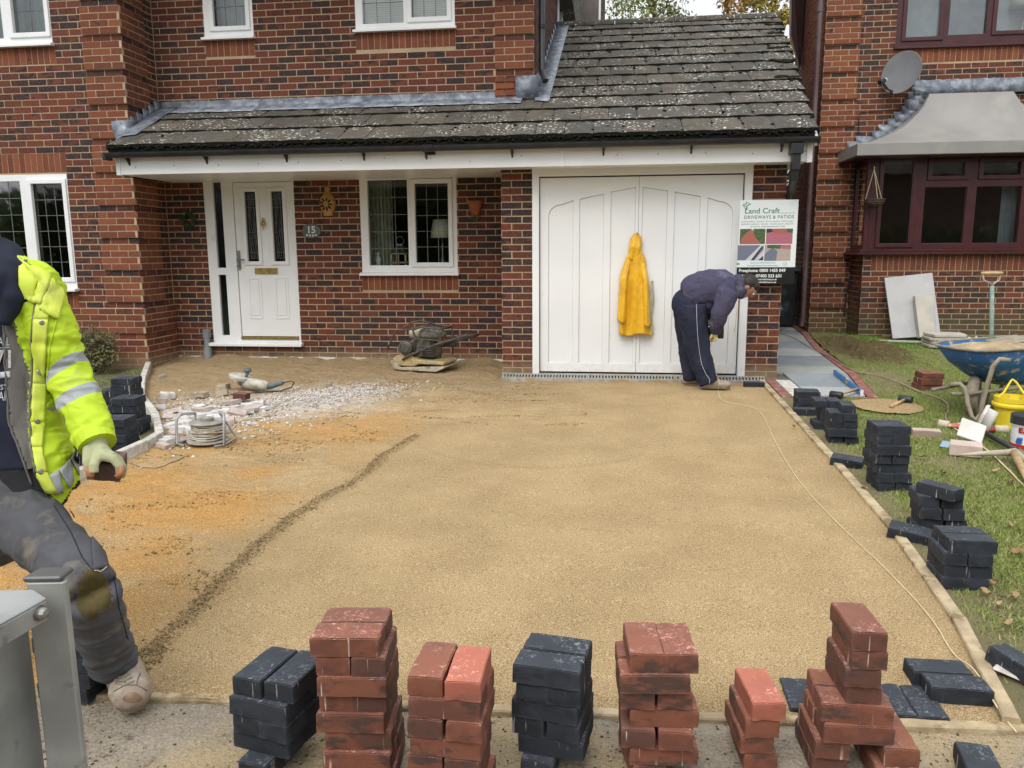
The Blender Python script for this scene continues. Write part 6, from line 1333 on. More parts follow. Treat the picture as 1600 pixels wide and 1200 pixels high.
b = MB(); b.tube([cp_(.02, -.1, .50), cp_(-.12, -.12, .46), cp_(-.28, -.14, .45), cp_(-.32, -.15, .38), cp_(-.40, -.16, .22)], .010, 6); b.tube([cp_(-.3, .1, .11), cp_(-.2, .05, .2), cp_(-.1, .0, .22)], .01, 6); b.tube([cp_(-.22, -.1, .47), cp_(-.16, 0, .53), cp_(-.05, .05, .55), cp_(.1, .0, .53)], .012, 6); b.build('carry_handle', DKT, t, smooth=True)

# ================================================================ CUTTING AREA, LEFT
t0 = G(398, 611); t = thing('angle_grinder', tuple(t0), 'dusty white stone cutting grinder lying on the mud', 'grinder'); GW = M_('dusty_tool', (.52, .50, .43), (.42, .40, .34), 12, .6, dirt=(.36, .28, .17), dscale=12, dthr=(.5, .65)); GT = M_('teal_grey', (.10, .14, .15), (.14, .16, .16), 12, .6)
gM = Matrix.Rotation(R(-12), 3, 'Z'); gp = lambda x, y, z: t0+gM @ Vector((x, y, z))
b = MB(); b.tube([gp(-.12, 0, .075), gp(-.08, 0, .075), gp(.02, 0, .072), (gp(.12, 0, .065)), gp(.17, 0, .06)], [.045, .055, .058, .05, .035], 14); b.build('motor_body', GW, t, smooth=True)
b = MB(); b.tube([gp(.16, 0, .06), gp(.22, 0, .065), gp(.29, 0, .09), gp(.34, 0, .10)], [.035, .027, .026, .02], 10); b.build('rear_handle', GT, t, smooth=True)
b = MB(); b.tube([gp(-.12, 0, .08), gp(-.17, 0, .09)], [.05, .04], 12); b.build('gear_head', STEEL, t)
b = MB(); b.lathe([(0, 0), (.11, .0), (.115, .01), (.115, .035), (.105, .04), (0, .042)], gp(-.17, 0, .115), 24, frame_of((.25, 0, 1))); b.build('blade_guard', GW, t, auto=40)
b = MB(); b.tube([gp(-.1, 0, .12), gp(-.07, 0, .2)], [.014, .02], 10); b.tube([gp(-.075, 0, .2), gp(-.07, 0, .222)], [.038, .04], 14); b.build('side_handle', GT, t, smooth=True)
b = MB(); b.tube([gp(.34, 0, .10), gp(.42, .03, .12), gp(.44, .05, .10), gp(.40, .06, .05), gp(.3, .02, .015), gp(.1, -.15, .012), gp(-.05, -.3, .012)], .006, 6); b.build('flex', BLACKP, t, smooth=True)
RUBM = [M_('rubble_white', (.66, .645, .61), (.50, .48, .45), 18, .9, .6, 60, .005, dirt=(.36, .28, .2), dscale=9, dthr=(.55, .7)), M_('rubble_pink', (.50, .42, .37), (.42, .33, .29), 18, .9, .6, 60, .005), M_('rubble_tan', (.42, .35, .26), (.34, .28, .2), 14, .9, .6, 60, .005)]
def chunk(u, v, lx, ly, lz, rz, mat, label, group='broken stone pieces by the cable reel', name='broken_stone', tilt=None, zoff=0, seed=None):
    q = G(u, v); bm = bmesh.new(); bmesh.ops.create_cube(bm, size=1); bmesh.ops.scale(bm, vec=(lx, ly, lz), verts=bm.verts); bmesh.ops.subdivide_edges(bm, edges=bm.edges, cuts=2, use_grid_fill=True)
    sd_ = random.random()*50
    for vtx in bm.verts: vtx.co += mnoise.noise_vector(vtx.co*12+Vector((sd_, 0, 0)))*min(lx, ly)*0.16; vtx.co.z *= 1-0.3*abs(mnoise.noise(vtx.co*5+Vector((sd_, 3, 0))))
    me = bpy.data.meshes.new(name); bm.to_mesh(me); bm.free(); me.materials.append(mat); o = bpy.data.objects.new(name, me); link(o)
    o.location = (q.x, q.y, GZ(q.y)+lz*.45+zoff); o.rotation_euler = (*(tilt or (random.gauss(0, .12), random.gauss(0, .12))), rz); return tag(o, label, 'stone', group)
LMK = {}
USED = set()
def place_label(head, u, v, marks):
    """names the thing by the nearest landmark, its side and whether it lies near or far from it"""
    for tier in ('', 'a little farther ', 'well away '):
        for nm, mu, mv in sorted(marks, key=lambda m_: (m_[1]-u)**2+((m_[2]-v)*1.6)**2):
            du, dv = u-mu, (v-mv)*1.6; side = 'left of' if abs(du) > abs(dv)*1.8 and du < 0 else 'right of' if abs(du) > abs(dv)*1.8 else ('behind' if dv < 0 else 'in front of')
            if not tier and abs(du) > 28 and side in ('behind', 'in front of'): side = side+', off to the '+('left' if du < 0 else 'right')+' of'
            s_ = f"{head} {tier}{side} the {nm}".replace('behind, off to the left of the', 'behind and left of the').replace('behind, off to the right of the', 'behind and right of the').replace('in front of, off to the left of the', 'in front and left of the').replace('in front of, off to the right of the', 'in front and right of the')
            if s_ not in USED and (tier or (du*du+dv*dv) < 130**2): USED.add(s_); return s_
    return head
RMK = [('cable reel', 325, 680), ('angle grinder', 398, 608), ('red half block', 378, 628), ('edging bend', 248, 690), ('squarish tan stone', 313, 621), ('grey flex', 290, 708), ('upright half stone', 348, 617)]
lb = 'broken pale stone'
CH = [(300, 650, .2, .12, .04), (318, 644, .16, .1, .045), (290, 664, .2, .11, .04), (272, 645, .15, .1, .04), (340, 658, .2, .12, .05), (388, 640, .24, .13, .03), (360, 632, .18, .1, .04), (305, 668, .18, .1, .05), (262, 622, .13, .08, .06), (250, 640, .12, .08, .05), (268, 655, .16, .08, .035), (262, 668, .18, .1, .03), (285, 672, .15, .1, .035), (275, 683, .12, .09, .05), (268, 690, .1, .08, .04), (322, 655, .19, .1, .06), (345, 648, .14, .09, .05), (352, 662, .16, .11, .045), (372, 650, .15, .1, .05), (335, 668, .12, .08, .04), (300, 680, .1, .08, .05), (283, 660, .11, .07, .05), (365, 640, .18, .12, .035), (395, 634, .2, .11, .035), (385, 645, .14, .08, .05), (410, 640, .12, .08, .03), (255, 630, .09, .06, .05), (300, 690, .15, .07, .04), (260, 694, .14, .06, .045), (350, 675, .1, .06, .03), (396, 663, .1, .05, .015), (310, 640, .1, .07, .04), (256, 700, .12, .05, .04), (330, 640, .1, .05, .03)]
for i, (u, v, a, c, h) in enumerate(CH): chunk(u, v, a, c, h, random.uniform(-.9, .9), RUBM[random.choice((0, 0, 0, 1))], place_label(lb, u, v, RMK))
for u, v, lab in ((313, 621, 'squarish pale stone piece lying nearest the grinder on its left'), (348, 617, 'upright tan half stone beside the grinder'), (350, 608, 'small tan stone behind the upright half stone')): chunk(u, v, .15 if u == 313 else .1, .1, .055, random.uniform(-.3, .3), RUBM[2], lab, None)
q = G(378, 628); block(q.x, q.y, GZ(q.y)+.03, R(-6), BRIN, 'short red half block on the rubble below the grinder', None, (0, .05), L=0.13)
for u, v in ((253, 590), (370, 552), (512, 604)): chunk(u, v, .08, .05, .03, 1, RUBM[2], {253: 'small stone lump on the mud beside the top of the left edging', 370: 'small stone lump on the mud below the front door', 512: 'small stone lump at the right edge of the white chippings'}[u], 'loose lumps on the mud')
# cable reel
q = G(326, 692); t = thing('cable_reel', tuple(q), 'grey cable reel lying flat with coiled flex and tubular handle', 'cable reel'); RL = M_('dusty_reel', (.34, .32, .28), (.24, .23, .2), 15, .7, dirt=(.42, .38, .32), dscale=8, dthr=(.5, .65)); FLX = M_('orange_grey_flex', (.30, .22, .15), (.38, .31, .24), 10, .6)
b = MB(); b.lathe([(0, 0), (.15, 0), (.155, .008), (.15, .015), (.07, .016)], q+Vector((0, 0, .015)), 28); b.build('flange', RL, t, auto=40)
b = MB(); b.lathe([(.06, 0), (.13, .002), (.135, .01), (.13, .016), (.05, .018), (0, .018)], q+Vector((0, 0, .155)), 28); b.lathe([(.05, 0), (.05, .03), (.03, .035), (0, .036)], q+Vector((0, 0, .17)), 16); b.build('flange', RL, t, auto=40)
b = MB(); b.lathe([(.07, .02), (.07, .16)], q, 20); b.build('drum', DARK, t)
b = MB()
for k in range(26): z = .035+.112*((k*7) % 26)/26; r_ = .095+.02*random.random()+.012*(k % 2); b.tube([q+Vector((r_*math.cos(a)+random.gauss(0, .002), r_*math.sin(a), z+.006*math.sin(a*2+k))) for a in [i*math.tau/20 for i in range(20)]], .0062, 5, closed=True)
b.build('coiled_flex', GW, t, smooth=True)
for sx_ in (-1, 1):
    b = MB(); b.tube([q+Vector((sx_*.12, -.14, .01)), q+Vector((sx_*.19, -.12, .02)), q+Vector((sx_*.19, -.10, .2)), q+Vector((sx_*.17, -.06, .24)), q+Vector((sx_*.10, .02, .225))], .011, 8); b.tube([q+Vector((sx_*.19, -.12, .02)), q+Vector((sx_*.17, .12, .02)), q+Vector((sx_*.1, .02, .225))], .009, 8); b.build('handle_tube', GALV, t, smooth=True)
def ontube(name, label, pix, r, mat, cat, h=0.006, fn=None, smooth=3):
    P_ = [G(*p) for p in pix]; Q = [Vector(p) for p in P_]
    for _ in range(smooth):
        N_ = [Q[0]]
        for a, c in zip(Q, Q[1:]): N_ += [a.lerp(c, .25), a.lerp(c, .75)]
        Q = N_+[Q[-1]]
    b = MB(); b.tube([(p.x, p.y, (fn(np.array(p.x), np.array(p.y)) if fn else GZ(p.y))+h) for p in Q], r, 5); o = b.build(name, mat, None, smooth=True); return tag(o, label, cat)
ontube('flex_cable', 'grey flex trailing across the sand from the cable reel', [(298, 688), (280, 695), (262, 702), (268, 710), (290, 711), (284, 716), (270, 722), (235, 728), (192, 722)], .005, FLX, 'cable', fn=sandz)
ontube('flex_cable', 'second grey flex running from the grinder over the stone chippings', [(360, 670), (385, 655), (425, 650), (440, 635), (460, 627), (475, 618)], .005, GW, 'cable', fn=sandz)
STR = M_('cream_string', (.66, .56, .34), (.6, .5, .3), 10, .8)
ontube('string_line', 'cream string line running over the sand towards the front corner', [(1122, 612), (1126, 628), (1150, 632), (1185, 640), (1198, 662), (1212, 695), (1250, 758), (1300, 812), (1375, 882), (1455, 965), (1492, 1035), (1545, 1102), (1588, 1148)], .0028, STR, 'string', h=.004, fn=lambda x, y: sandz(x, y)+0.05*np.exp(-((y-2.72)/.14)**2), smooth=3)
ontube('garden_string', 'brown flex trailing from the passage over path and lawn', [(1218, 522), (1245, 532), (1268, 548), (1300, 562), (1330, 583), (1372, 588), (1400, 598), (1430, 613), (1468, 625), (1481, 634), (1482, 645), (1476, 654), (1480, 664)], .006, FLX, 'cable', h=.02, fn=lambda x, y: lawnz(x, y) if x > 2.6 else BASE(y)+.006)
ontube('garden_string', 'cream string running from the red glove to the right frame edge', [(1490, 672), (1515, 690), (1548, 710), (1575, 738), (1610, 772)], .006, STR, 'string', h=.012, fn=lawnz)

# ================================================================ LAWN THINGS
# wheelbarrow
wb0 = G(1548, 655); wbz = GZ(wb0.y); t = thing('wheelbarrow', (wb0.x, wb0.y+.1, wbz), 'muddy blue wheelbarrow full of sand standing on the lawn', 'wheelbarrow')
BLU = M_('blue_tray', (0.03, 0.13, 0.32), (0.025, 0.10, 0.26), 6, .5, .3, 30, .004, dirt=(.40, .35, .26), dscale=10, dthr=(.56, .66)); MUD = M_('dried_mud_steel', (.30, .26, .19), (.20, .17, .13), 14, .85, .6, 50, .005)
wM = Matrix.Rotation(R(24), 3, 'Z'); wo = Vector((3.31, 7.12, wbz)); wp = lambda x, y, z: wo+wM @ Vector((x, y, z))
# tray: nose towards the left, handles towards the right rear
rimz = .60; n = 28
def ringp(sx_, sy_, z, cx=0, sl_=0): return [wp(cx+sx_*np.sign(math.cos(a))*abs(math.cos(a))**.55, sy_*np.sign(math.sin(a))*abs(math.sin(a))**.55, z+sl_*math.cos(a)) for a in [i*math.tau/n for i in range(n)]]
b = MB(); rows = [ringp(.22, .17, .27, .08), ringp(.30, .22, .33, .05), ringp(.42, .28, .46, .0, .015), ringp(.50, .33, rimz, -.03, .02)]; rows = [r_+[r_[0]] for r_ in rows]; b.sheet(rows); b.add(ringp(.22, .17, .27, .08), [tuple(range(n))]); o = b.build('tray', BLU, t, smooth=True); md = o.modifiers.new('s', 'SOLIDIFY'); md.thickness = .004
b = MB(); b.tube(ringp(.505, .335, rimz+.003, -.03, .02), .012, 6, closed=True); b.build('rim', MUD, t, smooth=True)
b = MB(); rs = []
for k in range(9):
    f_ = k/8; rr = ringp(.47*f_+.001, .31*f_+.001, 0, -.03)+[ringp(.47*f_+.001, .31*f_+.001, 0, -.03)[0]]; rs.append([Vector((p.x, p.y, wbz+rimz-.05+.06*(1-f_*f_)+.03*fbm(p, 5)+(.015 if f_ > .9 else 0))) for p in rr])
b.sheet(rs); b.build('sand_load', M_('barrow_sand', (.42, .32, .18), (.30, .23, .13), 9, .95, .9, 60, .012, dirt=(.5, .4, .25), dscale=5, dthr=(.5, .6)), t, smooth=True)
for y in (-.2, .2):
    b = MB(); b.tube([wp(-.62, y*.5, .22), wp(-.48, y*.7, .22), wp(.1, y, .26), wp(.45, y*1.15, .33), wp(.95, y*1.35, .50)], .016, 8); b.build('frame_tube', MUD, t, smooth=True)
b = MB(); b.tube([PY(u, v, Y) for u, v, Y in ((1578, 563, 6.62), (1562, 561, 6.62), (1552, 572, 6.62), (1543, 600, 6.62), (1536, 625, 6.62), (1533, 645, 6.62), (1526, 656, 6.62), (1518, 651, 6.66), (1512, 630, 6.7), (1509, 608, 6.74), (1500, 600, 6.78), (1484, 601, 6.8))], .019, 8); b.build('front_bow', MUD, t, smooth=True)
for y in (-.25, .25):
    b = MB(); b.tube([wp(.28, y*.8, .28), wp(.26, y, .02), wp(.16, y, .02), wp(.10, y*.8, .27)], .016, 8); b.build('leg', MUD, t, smooth=True)
b = MB(); wc = wp(-.30, -.02, .17); wX = Matrix.Rotation(R(62), 3, 'Z') @ Matrix.Rotation(R(90), 3, 'X'); b.lathe([(.08, -.03), (.14, -.045), (.163, -.03), (.168, 0), (.163, .03), (.14, .045), (.08, .03)], wc, 28, wX); whl = b.build('wheel', MUD, t, smooth=True)
b = MB(); b.lathe([(0, -.03), (.1, -.02), (.1, .02), (0, .03)], wc, 16, wX); b.build('hub', STEEL, whl)
# spade standing in the barrow
sp0 = PY(1551, 548, 7.35); spt = PY(1550, 427, 7.35); t = thing('spade', tuple(sp0), 'spade with green shaft and D handle standing in the wheelbarrow sand', 'spade'); GRS_ = M_('grey_green_shaft', (.22, .32, .27), (.17, .26, .22), 12, .6, dirt=(.4, .38, .32), dscale=16, dthr=(.55, .65))
b = MB(); yk = spt+(sp0-spt)*.16; b.tube([yk, sp0-Vector((0, 0, .14))], [.017, .019], 10); b.build('shaft', GRS_, t, smooth=True)
b = MB(); L_ = spt+Vector((-.075, 0, 0)); R_ = spt+Vector((.075, 0, 0)); b.tube([L_, L_+Vector((.012, 0, -.06)), yk+Vector((-.01, 0, .02)), yk-Vector((0, 0, .03))], .0085, 8); b.tube([R_, R_+Vector((-.012, 0, -.06)), yk+Vector((.01, 0, .02)), yk-Vector((0, 0, .03))], .0085, 8); b.build('yoke', CT, t, smooth=True)
b = MB(); b.tube([L_-Vector((.012, 0, 0)), L_.lerp(R_, .5), R_+Vector((.012, 0, 0))], [.014, .017, .014], 10); b.build('grip', WOOD, t, smooth=True)
b = MB(); b.add([wp(-.12, -.12, .60), wp(.22, -.10, .64), wp(.24, .10, .66), wp(-.10, .10, .625)], [(0, 1, 2, 3)]); o = b.build('blade', MUD, t); o.modifiers.new('s', 'SOLIDIFY').thickness = .004
# buckets
def bucket(p, r0, r1, h, name, label, mat): 
    t = thing(name, tuple(p), label, 'bucket'); b = MB(); b.lathe([(0, 0.003), (r0, 0), (r1*.97, h*.86), (r1, h*.86), (r1, h), (r1*.94, h), (r1*.92, h*.8), (r0*.9, .02), (0, .02)], p, 32); b.build('tub_body', mat, t, auto=40); return t
YB = M_('yellow_plastic', (.78, .62, .03), (.70, .53, .03), 6, .45, dirt=(.55, .38, .2), dscale=14, dthr=(.58, .68)); p = G(1580, 668); p.z = GZ(p.y)
t = bucket(p, .115, .14, .25, 'bucket', 'yellow plastic bucket with raised handle on the lawn', YB)
b = MB(); b.tube([p+Vector((-.13, 0, .23)), p+Vector((-.06, .05, .27)), p+Vector((.01, .10, .36)), p+Vector((.025, .11, .37)), p+Vector((.05, .10, .35)), p+Vector((.09, .05, .27)), p+Vector((.135, 0, .23))], .009, 8); b.build('handle', YB, t, smooth=True)
b = MB(); b.lathe([(.145, .17), (.152, .175), (.152, .2), (.145, .205)], p, 32); b.build('rim_band', YB, t, smooth=True)
p = G(1604, 698); p.z = GZ(p.y); t = bucket(p, .105, .11, .21, 'tub', 'white joint compound tub with dark lid at the right frame edge', WHITE)
b = MB(); b.lathe([(.113, .17), (.118, .172), (.118, .235), (.113, .24), (0, .242)], p, 32); b.build('lid', BLACKP, t, auto=40)
b = MB(); b.lathe([(.1135, .165), (.1165, .166), (.1165, .185), (.1135, .186)], p, 32); b.build('seal_band', WHITE, t)
b = MB(); b.lathe([(.1065, .0), (.1075, .001), (.1085, .028), (.1075, .029)], p, 32); b.build('red_band', M_('label_red', (.55, .03, .02), None, 1, .5), t)
def curved(name, fn, mat, par, segs=8):
    b = MB(); b.sheet(fn); b.build(name, mat, par, smooth=True)
b = MB(); 
for k in range(5): a0 = R(205+k*4); b.add([p+Vector((.1125*math.cos(a0), .1125*math.sin(a0), .045)), p+Vector((.1125*math.cos(a0+R(5)), .1125*math.sin(a0+R(5)), .03)), p+Vector((.1125*math.cos(a0+R(9)), .1125*math.sin(a0+R(9)), .09)), p+Vector((.1125*math.cos(a0+R(3)), .1125*math.sin(a0+R(3)), .07))], [(0, 1, 2, 3)])
b.build('blue_print', M_('label_blue', (.02, .12, .45), None, 1, .5), t)
o = text('lettering', 'EA', .062, M_('label_red2', (.55, .03, .02), None, 1, .5), t, (0, 0, 0), bold=.003)
for v in o.data.vertices: a = R(212)+v.co.x/.1125; v.co = p+Vector((.1128*math.cos(a), .1128*math.sin(a), .118+v.co.z*.8))
# level, mallets
A_ = G(1303, 587); B_ = G(1346, 621); A_.z = GZ(A_.y)+.012; B_.z = GZ(B_.y)+.012; t = thing('spirit_level', tuple(A_.lerp(B_, .5)), 'blue spirit level lying on the side path slabs', 'spirit level'); BL = M_('level_blue', (.03, .17, .42), (.03, .15, .38), 8, .4, dirt=(.4, .42, .42), dscale=14, dthr=(.6, .7))
d = (B_-A_); ln = d.length; fm = frame_of(d, (0, 0, 1)); fm = Matrix((d.normalized(), Vector((0, 0, 1)).cross(d.normalized()), Vector((0, 0, 1)))).transposed()
b = MB(); b.box(A_.lerp(B_, .5)+Vector((0, 0, .03)), (ln, .022, .056), fm); b.build('body', BL, t, bevel=.003); 
for f_ in (.0, 1.0): b = MB(); b.box(A_.lerp(B_, f_)+Vector((0, 0, .03)), (.012, .026, .06), fm); b.build('end_cap', WHITE, t)
b = MB(); b.box(A_.lerp(B_, .5)+Vector((0, 0, .0605)), (.06, .018, .004), fm); b.build('vial', YB, t); b = MB(); b.box(A_.lerp(B_, .52)+Vector((0, 0, .03)), (.10, .0235, .03), fm); b.build('hand_hole', CT, t)
def mallet(hp, gp_, label, hm):
    H = G(*hp); E = G(*gp_); H.z = GZ(H.y)+.065; E.z = GZ(E.y)+.055; t = thing('mallet', tuple(H), label, 'mallet'); d = (E-H).normalized(); s_ = d.cross(Vector((0, 0, 1)))
    b = MB(); b.lathe([(0, -.055), (.03, -.055), (.034, -.048), (.034, .048), (.03, .055), (0, .055)], H, 18, frame_of(s_)); b.build('head', hm, t, auto=40); b = MB(); b.tube([H+d*.01, H.lerp(E, .4), E], [.012, .014, .017], 10); b.build('handle', WOOD, t, smooth=True)
mallet((1414, 635), (1391, 645), 'black rubber mallet with wooden handle lying on the pale sand patch', BLACKP); mallet((1306, 628), (1338, 617), 'mallet with wooden handle lying behind the lawn stacks', BLACKP)
sc = G(1385, 638); o = terr(lambda X, Y: BASE(Y)+.02+.035*np.exp(-(((X-sc.x)/.24)**2+((Y-sc.y)/.22)**2)*1.0)*(1+.4*vf(X, Y, 9, 44)), sc.x-.42, sc.x+.42, sc.y-.33, sc.y+.33, 60, 50, 'sand_patch', SAND, attrf=lambda X, Y: np.stack([X*0, X*0, X*0+.25, X*0], -1), keep=lambda x, y: ((x-sc.x)/.29)**2+((y-sc.y)/.30)**2+.25*vf(x, y, 6, 3) < 1); o['kind'] = 'stuff'
# timber, pick, black pole, stone cuttings, gloves
t = thing('pickaxe', tuple(G(1575, 722)), 'dusty pickaxe with long tapered point lying on the lawn', 'pickaxe'); PKM = M_('dusty_iron', (.50, .44, .34), (.38, .33, .25), 12, .8, .4, 50)
pk = [G(1496, 722), G(1530, 722), G(1565, 722), G(1583, 722), G(1604, 735), G(1628, 760)]; pz = [.05, .06, .065, .07, .06, .03]; 
for q_, z in zip(pk, pz): q_.z = GZ(q_.y)+z
b = MB(); b.tube(pk, [.006, .016, .022, .03, .024, .018], 8); b.build('head', PKM, t, smooth=True); b = MB(); e1 = G(1583, 722); e1.z = GZ(e1.y)+.07; e2 = G(1625, 800); e2.z = GZ(e2.y)+.03; b.tube([e1, e1.lerp(e2, .5), e2], [.028, .02, .022], 10); b.build('handle', WOOD, t, smooth=True)
t = thing('rake_handle', tuple(G(1560, 700)), 'long black rubber gripped tool pole lying across the lawn', 'tool pole'); a1 = G(1509, 670); a2 = G(1590, 716); a3 = G(1640, 742)
for q_ in (a1, a2, a3): q_.z = GZ(q_.y)+.05
b = MB(); b.tube([a1, a2], .019, 10); b.build('grip', BLACKP, t, smooth=True); b = MB(); b.tube([a2, a3], .017, 10); b.build('shaft', GALV, t, smooth=True)
CUT = M_('white_cut_stone', (.70, .67, .62), (.6, .57, .52), 9, .85, .3, 50, .003, dirt=(.5, .42, .34), dscale=8, dthr=(.55, .7))
def blk(name, label, c, d, rot, mat, cat, bev=.006):
    b = MB(); b.box((0, 0, 0), d); o = b.build(name, mat, None, bevel=bev); o.location = c; o.rotation_euler = rot; return tag(o, label, cat)
q = G(1508, 712); blk('cut_block', 'pale pinkish cut block lying beside the pickaxe point', (q.x, q.y, GZ(q.y)+.05), (.2, .15, .085), (0, 0, R(-22)), M_('pale_pink_stone', (.55, .44, .37), (.47, .37, .31), 9, .85, .3, 50, .003), 'block')
q = G(1516, 696); blk('cut_stone', 'white cut stone piece leaning on the pinkish block', (q.x, q.y, GZ(q.y)+.11), (.17, .02, .15), (R(-35), R(18), R(-15)), CUT, 'stone')
q = G(1540, 688); b = MB(); n_ = 12; b.sheet([[(x, .05*math.sin(math.pi*i/n_), .09*(i/n_-.5)*2) for i in range(n_+1)] for x in (-.09, .0, .09)]); o = b.build('cut_channel', CUT, None, smooth=True); o.modifiers.new('s', 'SOLIDIFY').thickness = .014; o.location = (q.x, q.y, GZ(q.y)+.16); o.rotation_euler = (R(20), R(-62), R(20)); tag(o, 'curved white gutter offcut standing tilted between the tools', 'offcut')
q = G(1490, 700); blk('plastic_sheet', 'crumpled translucent blue plastic piece on the grass', (q.x, q.y, GZ(q.y)+.02), (.17, .12, .012), (R(8), 0, R(-30)), M_('pale_blue_plastic', (.25, .36, .48), (.32, .42, .52), 20, .3), 'plastic')
def glove(u, v, mat, cuff, label, rz, s_=1.0):
    q = G(u, v); q.z = GZ(q.y)+.03; Mz = Matrix.Rotation(rz, 3, 'Z'); P_ = lambda x, y, z=0: q+Mz @ Vector((x*s_, y*s_, z)); t = thing('glove', tuple(q), label, 'glove'); mb_ = MB(); mb_.ball(P_(0, 0), (.05, .042, .018), 12, 8, Mz)
    for k in range(4): y = -.03+.021*k; mb_.tube([P_(.03, y), P_(.075, y*1.3, .008), P_(.11+.012*(k in (1, 2)), y*1.5, -.008)], [.013, .012, .010], 8)
    mb_.tube([P_(-.01, .035), P_(.03, .075, .005), P_(.06, .085, -.005)], [.014, .013, .011], 8); mobj(remesh(mb_, .005, 3), 'palm', mat, t); mb_ = MB(); mb_.tube([P_(-.03, 0), P_(-.06, .003), P_(-.10, .0)], [.034, .032, .038], 14); mb_.build('cuff', cuff, t, smooth=True)
RG = M_('red_rubber_glove', (.50, .12, .08), (.42, .16, .12), 14, .6, dirt=(.55, .42, .36), dscale=12, dthr=(.5, .62)); CUF = M_('cream_knit', (.60, .52, .38), (.5, .42, .3), 60, .9, .6, 200, .003)
glove(1489, 671, RG, CUF, 'red and cream work glove at the end of the brown flex', R(-35), 1.05); glove(1546, 676, M_('dark_red_glove', (.38, .03, .03), (.3, .03, .03), 9, .5), CUF, 'dark red glove lying in front of the yellow bucket', R(170), 1.2)
# slabs by the neighbour's bay
PSL = M_('pale_slab', (.47, .46, .45), (.40, .40, .395), 3, .8, .35, 30, .003, dirt=(.55, .54, .52), dscale=9, dthr=(.6, .75)); PSR = M_('sandstone_slab', (.52, .48, .40), (.42, .40, .34), 5, .85, .6, 30, .005)
def quadslab(name, label, P_, th, mat):
    P_ = [Vector(p) for p in P_]; n_ = (P_[1]-P_[0]).cross(P_[3]-P_[0]).normalized(); b = MB(); b.prism(P_, -n_*th if n_.y < 0 else n_*th); o = b.build(name, mat, None, bevel=.003); return tag(o, label, 'slab', None)
quadslab('leaning_slab', 'largest pale grey slab leaning against the neighbour bay wall', [PY(1395, 529, 11.32), PY(1470, 524, 11.32), PY(1457, 426, 11.72), PY(1382, 434, 11.72)], .03, PSL)
quadslab('leaning_slab', 'small upright sandstone slab leaning on the large grey slab', [PY(1437, 527, 11.22), PY(1461, 526, 11.22), PY(1459, 462, 11.45), PY(1429, 462, 11.45)], .03, PSR)
quadslab('leaning_slab', 'thin slab edge just left of the small upright sandstone slab', [PY(1434, 528, 11.28), PY(1440, 528, 11.28), PY(1433, 462, 11.50), PY(1427, 462, 11.50)], .03, PSL)
for i in range(4):
    c = PY(1478, 533, 10.9); zz = GZ(10.9)+.045*i+.03; b = MB(); w2 = .235+random.uniform(-.015, .015); P_ = []; m_ = 12
    for k in range(m_): a = k*math.tau/m_+.4; P_.append(Vector((c.x+random.gauss(0, .008)+(w2*np.sign(math.cos(a))*abs(math.cos(a))**.35), 10.95+.2*np.sign(math.sin(a))*abs(math.sin(a))**.35, zz+.022)))
    b.prism(P_, (0, 0, -.038)); o = b.build('stone_slab', PSR, None, bevel=.006); tag(o, ['bottom', 'second', 'third', 'top'][i]+' rough sandstone slab of the small stack near the leaning slabs', 'slab', 'stack of rough sandstone slabs')
for i, (u, v, L_, wd, rz, lab) in enumerate(((1425, 538, .95, .06, .06, 'long pale offcut strip lying before the leaning slabs'), (1408, 531, .55, .05, .12, 'short reddish offcut strip under the large slab'), (1492, 536, .5, .06, .10, 'pale offcut strip under the stack of rough slabs'), (1396, 529, .3, .05, -.1, 'small mossy offcut at the corner of the large slab'))):
    q = G(u, v); b = MB(); b.box((0, 0, 0), (L_, wd, .025)); o = b.build('offcut_strip', [PSR, PRED, CUT, CONC][i], None, bevel=.003); o.location = (q.x, q.y, GZ(q.y)+.035); o.rotation_euler = (0.02, .03, rz); tag(o, lab, 'offcut')
def sw(n, rg): X = 4.6+rg.rand(n)*2.0; Y = 10.6+rg.rand(n)*1.1; return np.stack([X, Y, lawnz(X, Y)+.04], -1)
crumbs('paint_flakes', 90, sw, (.006, .05), GRW, 8)
# fallen leaves
LF = leaf_mat('fallen_leaf', (.30, .19, .09), (.42, .30, .18), (.22, .12, .06)); rn = random.Random(11)
for i, (u, v) in enumerate([(1420, 600), (1350, 585), (1580, 758), (1560, 765), (1555, 742), (1530, 880), (1550, 920), (1590, 870), (1578, 828), (1472, 745), (1490, 850), (1540, 935), (1380, 700), (1400, 720), (1560, 955), (1585, 940), (1440, 720), (1240, 672), (1575, 985), (1350, 770)]):
    q = G(u, v); s_ = rn.uniform(.022, .04); b = MB(); k = 7; pts = [(s_*(j/k*2-1), 0, .006+.008*math.sin(j)) for j in range(k+1)]; up_ = [(x, s_*.5*math.sin(math.pi*j/k)*(1.2 if j % 2 else .8), z+.008) for j, (x, y, z) in enumerate(pts)]; dn_ = [(x, -s_*.5*math.sin(math.pi*j/k)*(1.2 if j % 2 else .8), z+.006) for j, (x, y, z) in enumerate(pts)]
    b.tone = (rn.random(), rn.random(), rn.random()); b.sheet([up_, pts, dn_]); o = b.build('fallen_leaf', LF, None, tones=True, fix=False); o.location = (q.x, q.y, GZ(q.y)+.025); o.rotation_euler = (rn.gauss(0, .2), rn.gauss(0, .2), rn.random()*6); tag(o, place_label('fallen brown leaf lying', u, v, [('tallest lawn stack', 1392, 757), ('nearest lawn stack', 1512, 905), ('stack with the slanting block', 1470, 825), ('pickaxe', 1580, 722), ('front corner of the edging', 1570, 1010), ('turf pile', 1345, 570), ('farthest lawn stack', 1265, 638), ('lone block by the edging', 1421, 843)]), 'leaf', 'fallen leaves on the lawn')
